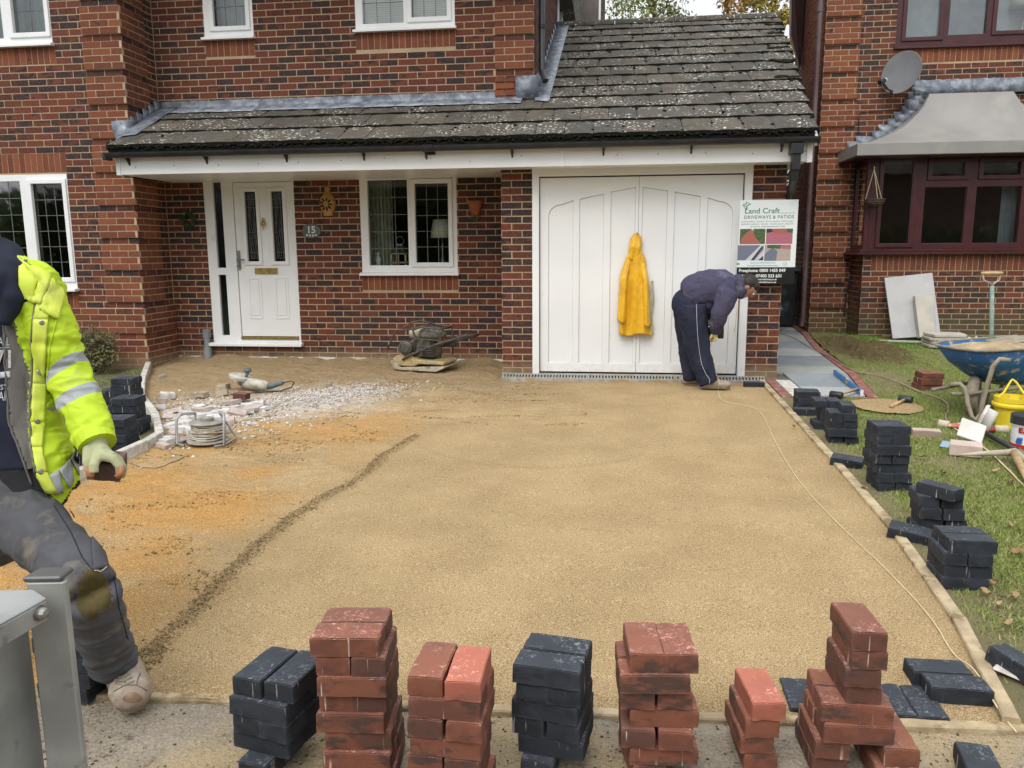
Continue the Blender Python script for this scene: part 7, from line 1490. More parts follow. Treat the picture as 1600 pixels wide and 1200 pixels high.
# two bits at the corner
q = G(1585, 1065); o = blk('board_scrap', 'dirty white board scrap lying beyond the front right corner', (q.x+.02, q.y, GZ(q.y)+.03), (.16, .09, .012), (.05, .1, R(-40)), CONCL, 'scrap')
# pale cans at the kerb
# ================================================================ GALVANISED POST, LEFT FOREGROUND
pd0 = 1.42
tl_ = PD(40, 915, pd0); tr_ = PD(99, 905, pd0); t = thing('barrier_post', (tl_.x+.04, tl_.y, GZ(1)), 'galvanised steel barrier post with bolted top rail in the left foreground', 'barrier')
pw = (tr_-tl_).length; xd = Vector((tr_.x-tl_.x, tr_.y-tl_.y, 0)).normalized(); yd = Vector((-xd.y, xd.x, 0)); z1 = (tl_.z+tr_.z)/2; z0 = GZ(1.2)-.05; pc = (tl_+tr_)/2
def fp(x, y, z): return Vector((pc.x, pc.y, 0))+xd*x+yd*y+Vector((0, 0, z))
def PZ(u, v, z): d = ray(u, v); return CAM+d*((z-CAM.z)/d.z)
b = MB(); w2 = pw/2; th = .006
b.prism([fp(-w2, 0, z0), fp(w2, 0, z0), fp(w2, .016, z0), fp(-w2, .016, z0)], (0, 0, z1-z0)); b.prism([fp(-w2, .016, z0), fp(-w2+th, .016, z0), fp(-w2+th, .06, z0), fp(-w2, .06, z0)], (0, 0, z1-z0)); b.build('post', GALV, t, bevel=.003)
b = MB(); b.prism([fp(-w2-.004, -.002, z1+.001), fp(w2-.004, -.002, z1+.001), fp(w2-.004, .045, z1+.001), fp(-w2+.004, .045, z1+.001)], (0, 0, .010)); b.build('cap', M_('dark_zinc', (.13, .13, .125), (.1, .1, .1), 20, .5, metal=.6), t, bevel=.003)
zt = z1-.004; A0 = PZ(72, 934, zt); B0 = PZ(0, 974, zt); C0 = PZ(0, 922, zt); D0 = PZ(52, 921, zt); dL = (B0-A0).normalized(); k_ext = 0.35
B1 = B0+dL*k_ext; C1 = C0+(C0-D0).normalized()*k_ext; nr = Vector((dL.y, -dL.x, 0)); nr = nr if (nr.y < 0) else -nr
b = MB(); b.prism([A0, B1, C1, D0], (0, 0, -.005)); b.prism([A0+Vector((0, 0, -.0051)), B1+Vector((0, 0, -.0051)), B1+Vector((0, 0, -.045)), A0+Vector((0, 0, -.040))], -nr*.005); b.build('top_rail', GALV, t, bevel=.0015)
a0 = A0
b = MB(); b.lathe([(0, .014), (.008, .012), (.011, .006), (.011, 0), (.014, 0), (.014, -.003), (0, -.003)], a0+dL*.018+Vector((0, 0, -.020))+nr*.002, 12, frame_of(nr)); b.build('bolt', STEEL, t, smooth=False)
b = MB(); k0 = fp(-.05, .10, z0); b.prism([k0+dL*.06, k0+dL*.16, k0+dL*.16-nr*.006, k0+dL*.06-nr*.006], (0, 0, z1-z0-.07)); b.prism([k0+dL*.22+nr*.05, k0+dL*.36+nr*.05, k0+dL*.36+nr*.044, k0+dL*.22+nr*.044], (0, 0, z1-z0-.08)); b.build('rear_plate', GALV, t, bevel=.001)
for k in range(3): b = MB(); b.lathe([(0, .01), (.008, .008), (.009, 0), (0, 0)], k0+dL*(.28)+nr*.052+Vector((0, 0, z1-z0-.16-.12*k)), 10, frame_of(nr)); b.build('bolt', STEEL, t)
# ================================================================ PEOPLE
from mathutils.bvhtree import BVHTree
def bvh_of(objs):
    vs, fs = [], []
    for o in objs:
        b0 = len(vs); vs += [o.matrix_world @ v.co if False else v.co.copy() for v in o.data.vertices]; fs += [tuple(i+b0 for i in p.vertices) for p in o.data.polygons]
    return BVHTree.FromPolygons(vs, fs)
def hit(bv, u, v, off=0.002):
    d = ray(u, v).normalized(); r_ = bv.ray_cast(CAM, d)
    if r_[0] is None: return None
    n_ = r_[1] if r_[1].dot(d) < 0 else -r_[1]; return r_[0]+n_*off
def patch(bv, quad, nu, nv, off, name, mat, parent, th=0.003):
    """cloth patch sewn on the surface: quad of four corners in view order"""
    rows = []
    for i in range(nv+1):
        row = []
        for j in range(nu+1):
            a, c = j/nu, i/nv
            u = (quad[0][0]*(1-a)+quad[1][0]*a)*(1-c)+(quad[3][0]*(1-a)+quad[2][0]*a)*c; v = (quad[0][1]*(1-a)+quad[1][1]*a)*(1-c)+(quad[3][1]*(1-a)+quad[2][1]*a)*c
            p = hit(bv, u, v, off)
            if p is None: p = row[-1] if row else (rows[-1][j] if rows else None)
            if p is None: return None
            row.append(p)
        rows.append(row)
    b = MB(); b.sheet(rows); o = b.build(name, mat, parent, smooth=True); md = o.modifiers.new('s', 'SOLIDIFY'); md.thickness = th; md.offset = -1; return o
def seam(bv, pts, r, name, mat, parent, off=0.001, n=40):
    us = np.interp(np.linspace(0, 1, n), np.linspace(0, 1, len(pts)), [p[0] for p in pts]); vv = np.interp(np.linspace(0, 1, n), np.linspace(0, 1, len(pts)), [p[1] for p in pts])
    P_ = [q for q in (hit(bv, a, c, off) for a, c in zip(us, vv)) if q is not None]
    if len(P_) < 2: return None
    b = MB(); b.tube(P_, r, 6); return b.build(name, mat, parent, smooth=True)
def ridged(p, sc, st=(1, 1, 1), seed=0):
    q = Vector((p[0]*st[0], p[1]*st[1], p[2]*st[2]))*sc+Vector((seed, seed*1.7, 0)); q = q+mnoise.noise_vector(q*0.6)*0.9
    return 1-2*abs(mnoise.noise(q))
def cut_out(me, fn):
    """splits a mesh into pieces by fn(face centre, normal) -> key"""
    keys = {}
    for p in me.polygons: keys.setdefault(fn(p.center, p.normal), []).append(p.index)
    out = {}
    for k, idx in keys.items():
        mp = {}; vs = []; fs = []
        for i in idx:
            f = []
            for vi in me.polygons[i].vertices:
                if vi not in mp: mp[vi] = len(vs); vs.append(me.vertices[vi].co.copy())
                f.append(mp[vi])
            fs.append(f)
        m2 = bpy.data.meshes.new('piece'); m2.from_pydata(vs, [], fs); m2.polygons.foreach_set('use_smooth', [True]*len(fs)); out[k] = m2
    return out
def bisect(me, planes):
    bm = bmesh.new(); bm.from_mesh(me)
    for co, no in planes: bmesh.ops.bisect_plane(bm, geom=bm.verts[:]+bm.edges[:]+bm.faces[:], plane_co=co, plane_no=no, dist=1e-5)
    bm.to_mesh(me); bm.free()
def cloth(name, c1, c2, rough=.85, bs=300, bump=.3, dirt=None, dthr=(.55, .72), dscale=7, sheen=0.0):
    m_ = M_(name, c1, c2, 7, rough, bump, bs, .0015, dirt=dirt, dscale=dscale, dthr=dthr, spec=.25); return m_
HIV = cloth('hi_vis_fabric', (.42, .58, .02), (.48, .64, .03), .6, dirt=(.42, .52, .10), dthr=(.55, .85)); HIY = cloth('hi_vis_faded', (.55, .66, .06), (.62, .70, .12), .65, dirt=(.45, .48, .14), dthr=(.55, .8))
REFL = cloth('reflective_tape', (.36, .38, .40), (.30, .32, .33), .35, 500, .2); QLT = cloth('quilted_lining', (.145, .135, .125), (.115, .108, .10), .8)
NAVY = cloth('navy_cotton', (.012, .015, .028), (.018, .021, .036), .9); TRG = cloth('grey_work_trousers', (.085, .086, .094), (.058, .059, .066), .85, dirt=(.15, .135, .115), dthr=(.5, .68)); BLKC = cloth('black_cotton', (.022, .023, .026), (.03, .03, .033), .9)
SKIN = M_('skin', (.42, .22, .15), (.36, .18, .12), 12, .5, .2, 200, .001); SKIN.node_tree.nodes['Principled BSDF'].inputs['Subsurface Weight'].default_value = .1
HAIR = M_('dark_hair', (.018, .013, .010), (.03, .022, .017), 90, .55, .8, 250, .003)
GLV = cloth('pale_knit_glove', (.40, .41, .235), (.32, .335, .19), .95, 350, .6, dirt=(.36, .32, .2)); GLP = M_('orange_glove_palm', (.42, .17, .07), (.34, .14, .07), 20, .6, .3, 120, .002)
BOOT = M_('dusty_tan_leather', (.32, .25, .19), (.24, .185, .14), 12, .65, .6, 60, .003, dirt=(.40, .35, .28), dscale=14, dthr=(.48, .68)); SOLE = M_('boot_sole', (.12, .09, .06), (.2, .16, .11), 16, .8, .4, 40, .003)
def face_parts(par, c, fwd, up, r, skin=SKIN, eyes=True):
    """ears, nose, eyes, mouth on a head of radius r centred at c"""
    f = Vector(fwd).normalized(); s_ = f.cross(Vector(up)).normalized(); u_ = s_.cross(f)
    b = MB()
    for k in (-1, 1): b.ball(c+s_*k*r*.80-u_*r*.05, (r*.10, r*.24, r*.33), 10, 8, Matrix((s_, f, u_)).transposed())
    o = b.build('ears', skin, par, smooth=True)
    for k in (-1, 1):
        b = MB(); b.ball(c+f*r*.93+s_*k*r*.33+u_*r*.08, r*.11, 8, 6); b.build('eye', WHITE, par, smooth=True); b = MB(); b.ball(c+f*r*1.02+s_*k*r*.33+u_*r*.08, r*.05, 8, 6); b.build('pupil', HAIR, par, smooth=True)
        b = MB(); b.tube([c+f*r*1.0+s_*k*r*.18+u_*r*.25, c+f*r*.98+s_*k*r*.48+u_*r*.26], r*.05, 6); b.build('eyebrow', HAIR, par)
    b = MB(); b.tube([c+f*r*.98-s_*r*.25-u_*r*.50, c+f*r*1.02-u_*r*.49, c+f*r*.98+s_*r*.25-u_*r*.50], r*.06, 6); b.build('mouth', M_('lip', (.3, .1, .08), None, 5, .5), par)
def head_solid(mb, c, fwd, up, r):
    f = Vector(fwd).normalized(); s_ = f.cross(Vector(up)).normalized(); u_ = s_.cross(f); Mx = Matrix((s_, f, u_)).transposed()
    mb.ball(c+u_*r*.12, (r*.82, r*1.0, r*1.0), 20, 14, Mx); mb.ball(c-u_*r*.45+f*r*.20, (r*.58, r*.68, r*.62), 16, 12, Mx)
    mb.ball(c+f*r*1.0-u_*r*.12, (r*.13, r*.18, r*.24), 10, 8, Mx); mb.ball(c+f*r*.93+u_*r*.30, (r*.5, r*.12, r*.1), 10, 8, Mx); mb.ball(c-u_*r*.86+f*r*.62, (r*.25, r*.22, r*.2), 10, 8, Mx)
    return Mx

# ---------------------------------------------------------------- worker with the hi-vis jacket
SC1 = 1.085
q = lambda u, v, d: PD(u, v, d*SC1)
class MK(MB):
    def tube(s, pts, r, *a, **k): return MB.tube(s, pts, [x*SC1 for x in r] if isinstance(r, (list, tuple)) else r*SC1, *a, **k)
    def ball(s, c, r, *a, **k): return MB.ball(s, c, tuple(x*SC1 for x in r) if isinstance(r, (list, tuple)) else r*SC1, *a, **k)
def reach(u, v, base, L, d0=1.9, d1=3.2, near=True):
    best = None
    for i in range(261):
        d = d0+(d1-d0)*i/260; e = abs((PD(u, v, d)-base).length-L)
        if best is None or e < best[0]: best = (e, d)
        if near and e < .004: break
    return PD(u, v, best[1])
w1 = empty('person', (-1.95, 2.75, GZ(2.75)), 0, 'person in open hi-vis yellow jacket and grey work trousers holding a brown block', 'person')
sh = q(50, 452, 2.50); el = q(106, 585, 2.52); wr = q(148, 684, 2.42)
mb = MK()
# torso rows: v, centre u, half width px, depth radius m
TR = [(392, -45, 60, .085), (412, -45, 92, .11), (440, -45, 122, .125), (480, -45, 132, .135), (540, -45, 128, .14), (600, -45, 128, .14), (660, -42, 138, .15), (710, -38, 157, .155), (750, -34, 160, .155), (800, -30, 140, .15)]
rows = []; n = 40
for v, uc, wpx, dr_ in TR:
    c = q(uc, v, 2.54); wm = wpx*2.54*SC1/CF; rows.append([c+Vector((wm*math.cos(a), dr_*SC1*math.sin(a), 0)) for a in [i*math.tau/n for i in range(n)]])
rows = [r_+[r_[0]] for r_ in rows]; mb.sheet(rows); mb.add(rows[0][:-1], [tuple(range(n))]); mb.add(rows[-1][:-1], [tuple(range(n-1, -1, -1))])
mb.tube([q(-10, 432, 2.52), q(30, 442, 2.51), sh, q(74, 500, 2.50), q(92, 550, 2.51), el, q(126, 628, 2.48), wr], [.070, .078, .074, .067, .063, .058, .054, .050], 18)
mb.ball(sh, .085, 16, 12)
sr = q(-150, 455, 2.54); mb.tube([q(-80, 440, 2.54), sr, q(-200, 585, 2.56), q(-205, 690, 2.46)], [.08, .085, .068, .054], 16)
edgeJ = lambda v: float(np.interp(v, [395, 440, 470, 500, 600, 660, 700, 740, 790], [30, 66, 55, 49, 45.5, 44, 47, 55, 86])); edgeV = lambda v: float(np.interp(v, [395, 430, 468, 500, 560, 660, 705, 760], [10, 22, 16, 4, 6, 15, 32, 52]))
hemv = lambda u: float(np.interp(u, [-200, -140, -60, 52, 76, 90, 104, 122, 140], [755, 750, 735, 733, 768, 797, 776, 752, 745]))
ax = (el-sh).normalized(); fa = (wr-el).normalized()
def zone(c, nn):
    u, v, d = proj(c); back = c.y > q(0, 600, 2.54).y+.02
    arm = (c-sh).dot(ax) > .05 and min((c-(sh+(el-sh)*t_)).length for t_ in (0, .25, .5, .75, 1)) < .105 or min((c-(el+(wr-el)*t_)).length for t_ in (0, .33, .66, 1)) < .1
    if not arm and v > hemv(u): return 'under'
    if arm or back or u > edgeJ(v) or u < -90-edgeJ(v)+0: return 'jacket'
    if u > edgeV(v) or u < -90-edgeV(v): return 'vest'
    return 'shirt'
def dsp(c, nn):
    z_ = zone(c, nn); u, v, d = proj(c)
    w_ = {'jacket': 0.0, 'vest': -.014, 'shirt': -.030, 'under': -.035}[z_]
    if z_ == 'jacket':
        t_ = (c-sh).dot(ax)
        w_ += .008*ridged(c, 7, (1, 1, 1.9), 3)+.005*ridged(c, 18, (1, 1, 1.6), 9)
        w_ += .006*ridged(c, 12, (.8, .8, 2.6), 5)*(1 if c.x > q(75, 600, 2.5).x else 0)
    elif z_ == 'vest':
        w_ += .004*(abs(math.sin((u*.55+v*.28)*.11))+abs(math.sin((u*.55-v*.28)*.11)))-.004
    else: w_ += .004*ridged(c, 8, (1, 1, .7), 4)
    return w_
me = remesh(mb, .0065, 5, disp=dsp)
b1 = sh+ax*.0; nA = (R2*.62-U2*.78).normalized(); nB = (R2*.52-U2*.85).normalized(); bandA = [(q(96, 547, 2.4), nA), (q(101, 562, 2.4), nA)]; bandB = [(q(108, 603, 2.4), nB), (q(119, 620, 2.4), nB)]
bisect(me, bandA+bandB)
def z2(c, nn):
    z_ = zone(c, nn)
    if z_ == 'under': return 'under'
    if z_ == 'jacket':
        a1 = min((c-(sh+(el-sh)*t_)).length for t_ in (.6, .7, .8, .9, 1.05)) < .125 and c.x > q(66, 600, 2.5).x
        if a1 and all((((c-p0).dot(n0)) > 0) == k for (p0, n0), k in zip(bandA, (True, False))): return 'band'
        a2 = min((c-(el+(wr-el)*t_)).length for t_ in (.2, .4, .6)) < .11
        if a2 and all((((c-p0).dot(n0)) > 0) == k for (p0, n0), k in zip(bandB, (True, False))): return 'band'
    return z_
pc_ = cut_out(me, z2); mm = {'jacket': (HIV, 'jacket'), 'vest': (QLT, 'quilted_lining'), 'shirt': (NAVY, 'shirt'), 'band': (REFL, 'reflective_band'), 'under': (BLKC, 'jumper')}
ob = {k: mobj(v, mm[k][1], mm[k][0], w1) for k, v in pc_.items()}
bv = bvh_of(ob.values())
jk = ob['jacket']
PLE = [(57, 470), (53, 500), (49, 600), (47, 660), (50, 700), (57, 738), (74, 770)]
for (a, c) in zip(PLE, PLE[1:]): 
    wd = lambda v: 22-6*(v > 690)
    patch(bv, [(a[0]+1, a[1]), (a[0]+wd(a[1]), a[1]), (c[0]+wd(c[1]), c[1]), (c[0]+1, c[1])], 6, max(3, int((c[1]-a[1])/6)), .004, 'placket', HIY, jk, .005)
seam(bv, [(p[0]-1, p[1]) for p in PLE], .0035, 'zip', M_('zip_brass', (.2, .19, .14), (.12, .11, .09), 60, .5), jk, .004)
seam(bv, [(10, 470), (7, 500), (8, 560), (15, 660), (31, 705), (50, 758)], .004, 'lining_edge', QLT, jk, .003); seam(bv, [(76, 440), (88, 452), (80, 462), (66, 480), (58, 500)], .004, 'piping', QLT, jk, .004)
patch(bv, [(30, 402), (78, 432), (64, 476), (34, 468)], 12, 10, .006, 'collar', HIY, jk, .008); patch(bv, [(78, 434), (98, 458), (90, 500), (62, 484)], 10, 10, .007, 'shoulder_flap', HIY, jk, .006)
seam(bv, [(98, 462), (88, 500), (78, 540), (74, 590)], .003, 'armhole_seam', HIV, jk, .001)
for (a, c) in zip([(124, 696), (108, 716), (92, 735)], [(108, 716), (92, 735), (69, 746)]): patch(bv, [a, c, (c[0]+(15 if c[0] > 70 else 16), c[1]+27), (a[0]-(0 if a[0] > 110 else -6)+(-4 if a[0] > 110 else 0), a[1]+(44 if a[0] > 110 else 34))], 8, 6, .004, 'reflective_band', REFL, jk, .003)
for u, v in ((67, 505), (59, 581), (57, 658), (63, 735)):
    p = hit(bv, u, v, .010)
    if p: b = MB(); nv_ = (CAM-p).normalized(); b.lathe([(0, .004), (.006, .004), (.0085, .002), (.0085, -.002), (0, -.003)], p, 12, frame_of(nv_)); b.build('press_stud', STEEL, jk, smooth=False)
# white print on the shirt
def tprint(s, u0, u1, v1, hpx, bold=0.0):
    cu = bpy.data.curves.new('print', 'FONT'); cu.body = s; cu.size = 1; cu.offset = bold; cu.resolution_u = 2; o = bpy.data.objects.new('t', cu); scene.collection.objects.link(o)
    dg = bpy.context.evaluated_depsgraph_get(); me = bpy.data.meshes.new_from_object(o.evaluated_get(dg)); bpy.data.objects.remove(o); bpy.data.curves.remove(cu)
    xs = [v.co.x for v in me.vertices]; ys = [v.co.y for v in me.vertices]; a, c = min(xs), max(xs); h0 = max(ys)
    for v in me.vertices:
        p = hit(bv, u0+(v.co.x-a)/(c-a)*(u1-u0), v1-v.co.y/h0*hpx, .002); v.co = p if p is not None else q(u0, v1, 2.45)
    me.materials.clear(); me.materials.append(PRW); o = bpy.data.objects.new('shirt_print', me); link(o, ob['shirt'] if 'shirt' in ob else w1); W[o] = Matrix.Identity(4)
PRW = M_('shirt_print_white', (.55, .56, .57), (.4, .41, .42), 90, .8)
try:
    tprint('ALL', -2, 15, 540, 13); tprint('71', -8, 17, 574, 27, .02); tprint('EST', -5, 13, 609, 8); tprint('AR', -2, 14, 626, 14)
    seam(bv, [(-8, 544), (16, 543)], .0012, 'print_rule', PRW, w1, .001); patch(bv, [(-8, 582), (16, 580), (17, 590), (-8, 592)], 5, 3, .0015, 'print_block', PRW, w1, .0005)
except Exception as ex: print('print', ex)
# neck, head, hood (head is just outside the photograph)
HC = q(-74, 330, 2.50); nb_ = q(-45, 392, 2.54)
mb = MK(); hf = Vector((.2, -.9, -.25)); head_solid(mb, HC, hf, (0, 0, 1), .105); mb.tube([nb_-Vector((0, 0, .05)), nb_, HC-Vector((0, -.03, .05))], [.07, .06, .056], 14); hd = mobj(remesh(mb, .006, 3), 'head', SKIN, w1)
face_parts(hd, HC, hf, (0, 0, 1), .105); mb = MK(); mb.ball(HC+Vector((0, .02, .035)), (.094, .112, .10), 20, 14); b = mb.build('hair', HAIR, w1, smooth=True)
mb = MK(); mb.tube([q(-105, 420, 2.46), q(-60, 452, 2.40), q(-10, 448, 2.40), q(14, 425, 2.46), q(8, 398, 2.55), q(-40, 380, 2.64), q(-90, 390, 2.62)], [.03, .035, .045, .05, .048, .045, .035], 14); mb.tube([q(12, 420, 2.46), q(17, 470, 2.42), q(6, 506, 2.41)], [.045, .036, .018], 12); mb.ball(q(8, 400, 2.56), (.05, .06, .05), 12, 8)
mobj(remesh(mb, .008, 4, disp=lambda c, n_: .006*ridged(c, 9, seed=2)), 'hood', NAVY, w1)
# legs
hipL = q(24, 800, 2.52); zan = GZ(2.5)+.14; dd_ = ray(177, 1032); an = CAM+dd_*((zan-CAM.z)/dd_.z); kn = reach(138, 925, an, .43); mb = MK()
c0 = q(-30, 775, 2.54); mb.ball(c0, (.235, .145, .15), 24, 16); mb.ball(q(-30, 830, 2.54), (.21, .14, .10), 24, 16)
up_k = Vector((0, 0, .02)); mb.tube([hipL, hipL.lerp(kn, .3)+up_k, hipL.lerp(kn, .6)+up_k*1.6, hipL.lerp(kn, .85)+up_k, kn], [.106, .092, .081, .075, .073], 20); mb.tube([kn, kn.lerp(an, .3), kn.lerp(an, .65), an+(kn-an)*.04, an+(an-kn)*.01], [.072, .067, .063, .059, .058], 20)
hipR = q(-85, 800, 2.54); kr = q(-100, 985, 2.60); ar = Vector((kr.x-.02, kr.y+.10, GZ(2.9)+.12)); mb.tube([hipR, hipR.lerp(kr, .5), kr], [.115, .10, .08], 18); mb.tube([kr, kr.lerp(ar, .5), ar], [.08, .075, .068], 18)
def dleg(c, n_):
    u, v, d = proj(c); k = min(1, (c-kn).length/.12)
    w_ = .009*ridged(c, 6, (1, 1, .8), 7)+.004*ridged(c, 16, (1, 1, 1.2), 8)+.006*ridged(c, 9, (.6, .6, 1.8), 17); near = min(1, max(0, (v-985)/60)) if u > 100 else 0
    return w_+near*.012*ridged(c, 10, (.5, .5, 3.0), 12)
me = remesh(mb, .0075, 6, disp=dleg)
def zl(c, n_): return 'leg'
tr_o = mobj(me, 'trousers', None or TRG, w1); bvt = bvh_of([tr_o])
KP = NT('muddy_knee'); A_ = KP.mix(KP.ramp(KP.noise(14, 4), .35, .65), (.060, .046, .018), (.115, .085, .03)); KNEE = KP.fin(A_, .8, KP.bump(KP.noise(60, 4), .4, .003), None, .2)
# knee pad pocket: oval patch
rows = []; cx, cy = 146, 930
for i in range(7):
    rr = i/6; row = []
    for j in range(25):
        a = j*math.tau/24; sx_, sy_ = 29, 39; k = 1+.10*math.sin(a*3+1)+.05*math.sin(a*5); p = hit(bvt, cx+sx_*rr*k*math.cos(a)*(1-.1*math.sin(a)), cy+sy_*rr*k*math.sin(a), .0035*(1-rr**3)+.0008); row.append(p if p is not None else (rows[-1][j] if rows else kn))
    rows.append(row)
b = MB(); b.sheet(rows); b.build('knee_patch', KNEE, tr_o, smooth=True)
patch(bvt, [(103, 776), (118, 782), (136, 806), (108, 806)], 8, 8, .006, 'pocket_flap', TRG, tr_o, .006); patch(bvt, [(105, 800), (113, 806), (121, 814), (112, 811)], 4, 2, .008, 'red_tab', M_('red_trim', (.5, .02, .03), None, 5, .6), tr_o, .003); patch(bvt, [(112, 806), (136, 802), (137, 810), (121, 813)], 5, 2, .009, 'red_trim', M_('red_trim', (.5, .02, .03), None, 5, .6), tr_o, .003)
patch(bvt, [(142, 840), (158, 850), (168, 885), (146, 892)], 8, 10, .007, 'thigh_pocket', TRG, tr_o, .006)
seam(bvt, [(84, 790), (110, 830), (128, 870), (146, 893)], .0018, 'seam', BLKC, tr_o, .0006); seam(bvt, [(146, 893), (155, 893), (165, 887)], .0015, 'seam', CT, tr_o, .007); seam(bvt, [(178, 900), (186, 950), (200, 1000)], .0018, 'seam', BLKC, tr_o, .0006)
# boots
def boot(heel, toe, ank, name='boot'):
    d = (toe-heel); d.z = 0; L_ = d.length; f = d.normalized(); s_ = Vector((-f.y, f.x, 0)); Mx = Matrix((s_, f, Vector((0, 0, 1)))).transposed(); up = Vector((0, 0, 1)); mb = MK()
    sl = (toe.z-heel.z)/L_; P_ = lambda t_, z, s=0: heel+f*(L_*t_)+s_*s+up*(sl*L_*t_+z)
    mb.ball(P_(.80, .045), (.062, .092, .056), 18, 12, Mx); mb.ball(P_(.55, .058), (.058, .11, .062), 18, 12, Mx); mb.ball(P_(.18, .055), (.05, .07, .066), 16, 12, Mx); mb.tube([P_(.2, .06), P_(.2, .10).lerp(ank, .5), ank+up*.03], [.048, .052, .056], 16); mb.tube([P_(.62, .07), P_(.38, .11), P_(.26, .16)], [.043, .044, .046], 14)
    up_ = remesh(mb, .006, 4, disp=lambda c, n_: .0025*ridged(c, 22, seed=4)); o = mobj(up_, name, BOOT, w1)
    b = MB(); out = [(0, -.02), (.03, -.015), (.046, .06), (.040, .12), (.056, .2), (.05, .25), (.035, .292), (0, .302)]; ol = [P_(y/.3*1.02, 0, x) for x, y in out]+[P_(y/.3*1.02, 0, -x) for x, y in out[::-1][1:-1]]
    b.prism([p+up*.022 for p in ol], -up*.03); b.build('sole', SOLE, o, bevel=.005)
    cp_b = bvh_of([o]); pts_ = []
    for k in range(4):
        t_ = .60-.09*k; b = MB(); b.tube([P_(t_, .10+.018*k, -.032), P_(t_+.01, .125+.018*k, 0), P_(t_-.02, .10+.018*k, .032)], .0035, 6); b.build('lace', M_('dirty_lace', (.35, .31, .25), None, 20, .9), o, smooth=True)
    return o
toe = G(212, 1117); toe.z = GZ(toe.y)+.018; heel = Vector((an.x-.03, an.y+.08, 0))
d_ = (toe-heel); d_.z = 0; heel = toe-Vector((d_.x, d_.y, 0)).normalized()*.31; heel.z = GZ(heel.y)+.03
bt_ = boot(heel, toe, an); bb5 = bvh_of([bt_]); LC = M_('dirty_lace2', (.30, .27, .22), (.2, .18, .14), 20, .9)
tu, tv, _d = proj(toe+Vector((0, 0, .05))); au, av, _d = proj(an)
for k in range(4):
    f_ = .30+.10*k; cu_, cv_ = au+(tu-au)*f_, av+(tv-av)*f_; seam(bb5, [(cu_-15, cv_+1), (cu_-2, cv_+5), (cu_+13, cv_-1)], .0034, 'lace', LC, bt_, .002, 12)
seam(bb5, [(tu-31, tv-8), (tu-14, tv-17), (tu+4, tv-18), (tu+20, tv-9)], .0022, 'seam', SOLE, bt_, .0005, 20); seam(bb5, [(tu-10, tv-36), (tu-14, tv-26), (tu-14, tv-17)], .002, 'seam', SOLE, bt_, .0005, 12); seam(bb5, [(tu+10, tv-36), (tu+6, tv-26), (tu+4, tv-18)], .002, 'seam', SOLE, bt_, .0005, 12)
rows = []
for i in range(5):
    rows.append([hit(bb5, tu-2+15*i/4*math.cos(a)*(1+.15*math.sin(3*a)), tv+2+8.5*i/4*math.sin(a), .0012) or toe for a in [j*math.tau/18 for j in range(19)]])
b = MB(); b.sheet(rows); b.build('toe_scuff', M_('scuff_brown', (.17, .10, .06), (.24, .16, .10), 30, .5), bt_, smooth=True); tR = Vector((ar.x+.0, ar.y-.2, GZ(ar.y-.2)+.01)); hR = Vector((ar.x, ar.y+.08, GZ(ar.y)+.01)); boot(hR, tR, ar)
# glove and the block it holds
def hand(par, wrist, palm, knuck, tips, thumb, r, mat, name='glove', vox=.004):
    mb = MK(); w0 = Vector(wrist); p0 = Vector(palm); mb.tube([w0, w0.lerp(p0, .5), p0], [r*2.1, r*2.3, r*2.2], 14)
    kc = sum((Vector(k) for k in knuck), Vector())/len(knuck); mb.tube([p0, p0.lerp(kc, .6)], [r*2.1, r*1.9], 14)
    for k, ts in zip(knuck, tips): mb.tube([p0.lerp(Vector(k), .35), Vector(k)]+[Vector(t_) for t_ in ts], [r*1.15, r*1.12]+[r*1.02, r*.95, r*.8][:len(ts)], 10)
    mb.tube([w0.lerp(p0, .4)]+[Vector(t_) for t_ in thumb], [r*1.2, r*1.2, r*1.1, r*.9][:len(thumb)+1], 10)
    return mobj(remesh(mb, vox, 3), name, mat, par)
bd = 2.37; BC = q(168, 727, bd+.03)
hx = lambda u, v, d=bd: q(u, v, d)
hand(w1, hx(150, 680, 2.42), hx(152, 703, 2.40), [hx(150, 716, 2.33), hx(163, 713, 2.33), hx(175, 713, 2.35), hx(183, 718, 2.37)],
     [[hx(146, 728, 2.30)*1.0, hx(147, 739, 2.30)], [hx(178, 717, 2.33), hx(187, 728, 2.33), hx(187, 741, 2.34)], [hx(184, 718, 2.37), hx(191, 730, 2.37), hx(190, 742, 2.38)], [hx(186, 722, 2.41), hx(192, 734, 2.42), hx(190, 745, 2.43)]],
     [hx(138, 702, 2.38), hx(137, 722, 2.35), hx(141, 738, 2.34)], .0142, GLV)
mb = MK(); mb.tube([wr-fa*.01, wr+fa*.03], [.058, .056], 18); mobj(mb.mesh('t'), 'cuff', HIV, w1)
hand(w1, q(-205, 690, 2.46), q(-205, 715, 2.46), [q(-212+8*i, 735, 2.46) for i in range(4)], [[q(-212+8*i, 752, 2.45), q(-211+8*i, 765, 2.43)] for i in range(4)], [q(-190, 720, 2.44), q(-186, 740, 2.42)], .0115, GLV)
for us in (((139, 728), (140, 742), (147, 744)), ((183, 745), (190, 738), (190, 728))):
    b = MB(); b.tube([hx(us[0][0], us[0][1], 2.325), hx(us[1][0], us[1][1], 2.325), hx(us[2][0], us[2][1], 2.33)], .0105, 8); b.build('glove_palm_edge', GLP, w1, smooth=True)
HB = block_mat('held_block', (.13, .062, .05), (.10, .052, .045), (.07, .045, .042), .2); bb_ = bpy.data.objects.new('paving_block', block_mesh(HB, 1, 0.12)); link(bb_); bb_.location = BC; bb_.rotation_euler = (R(10), R(-10), R(112)); tag(bb_, 'brown paving block held in the gloved hand of the hi-vis worker', 'paving block')

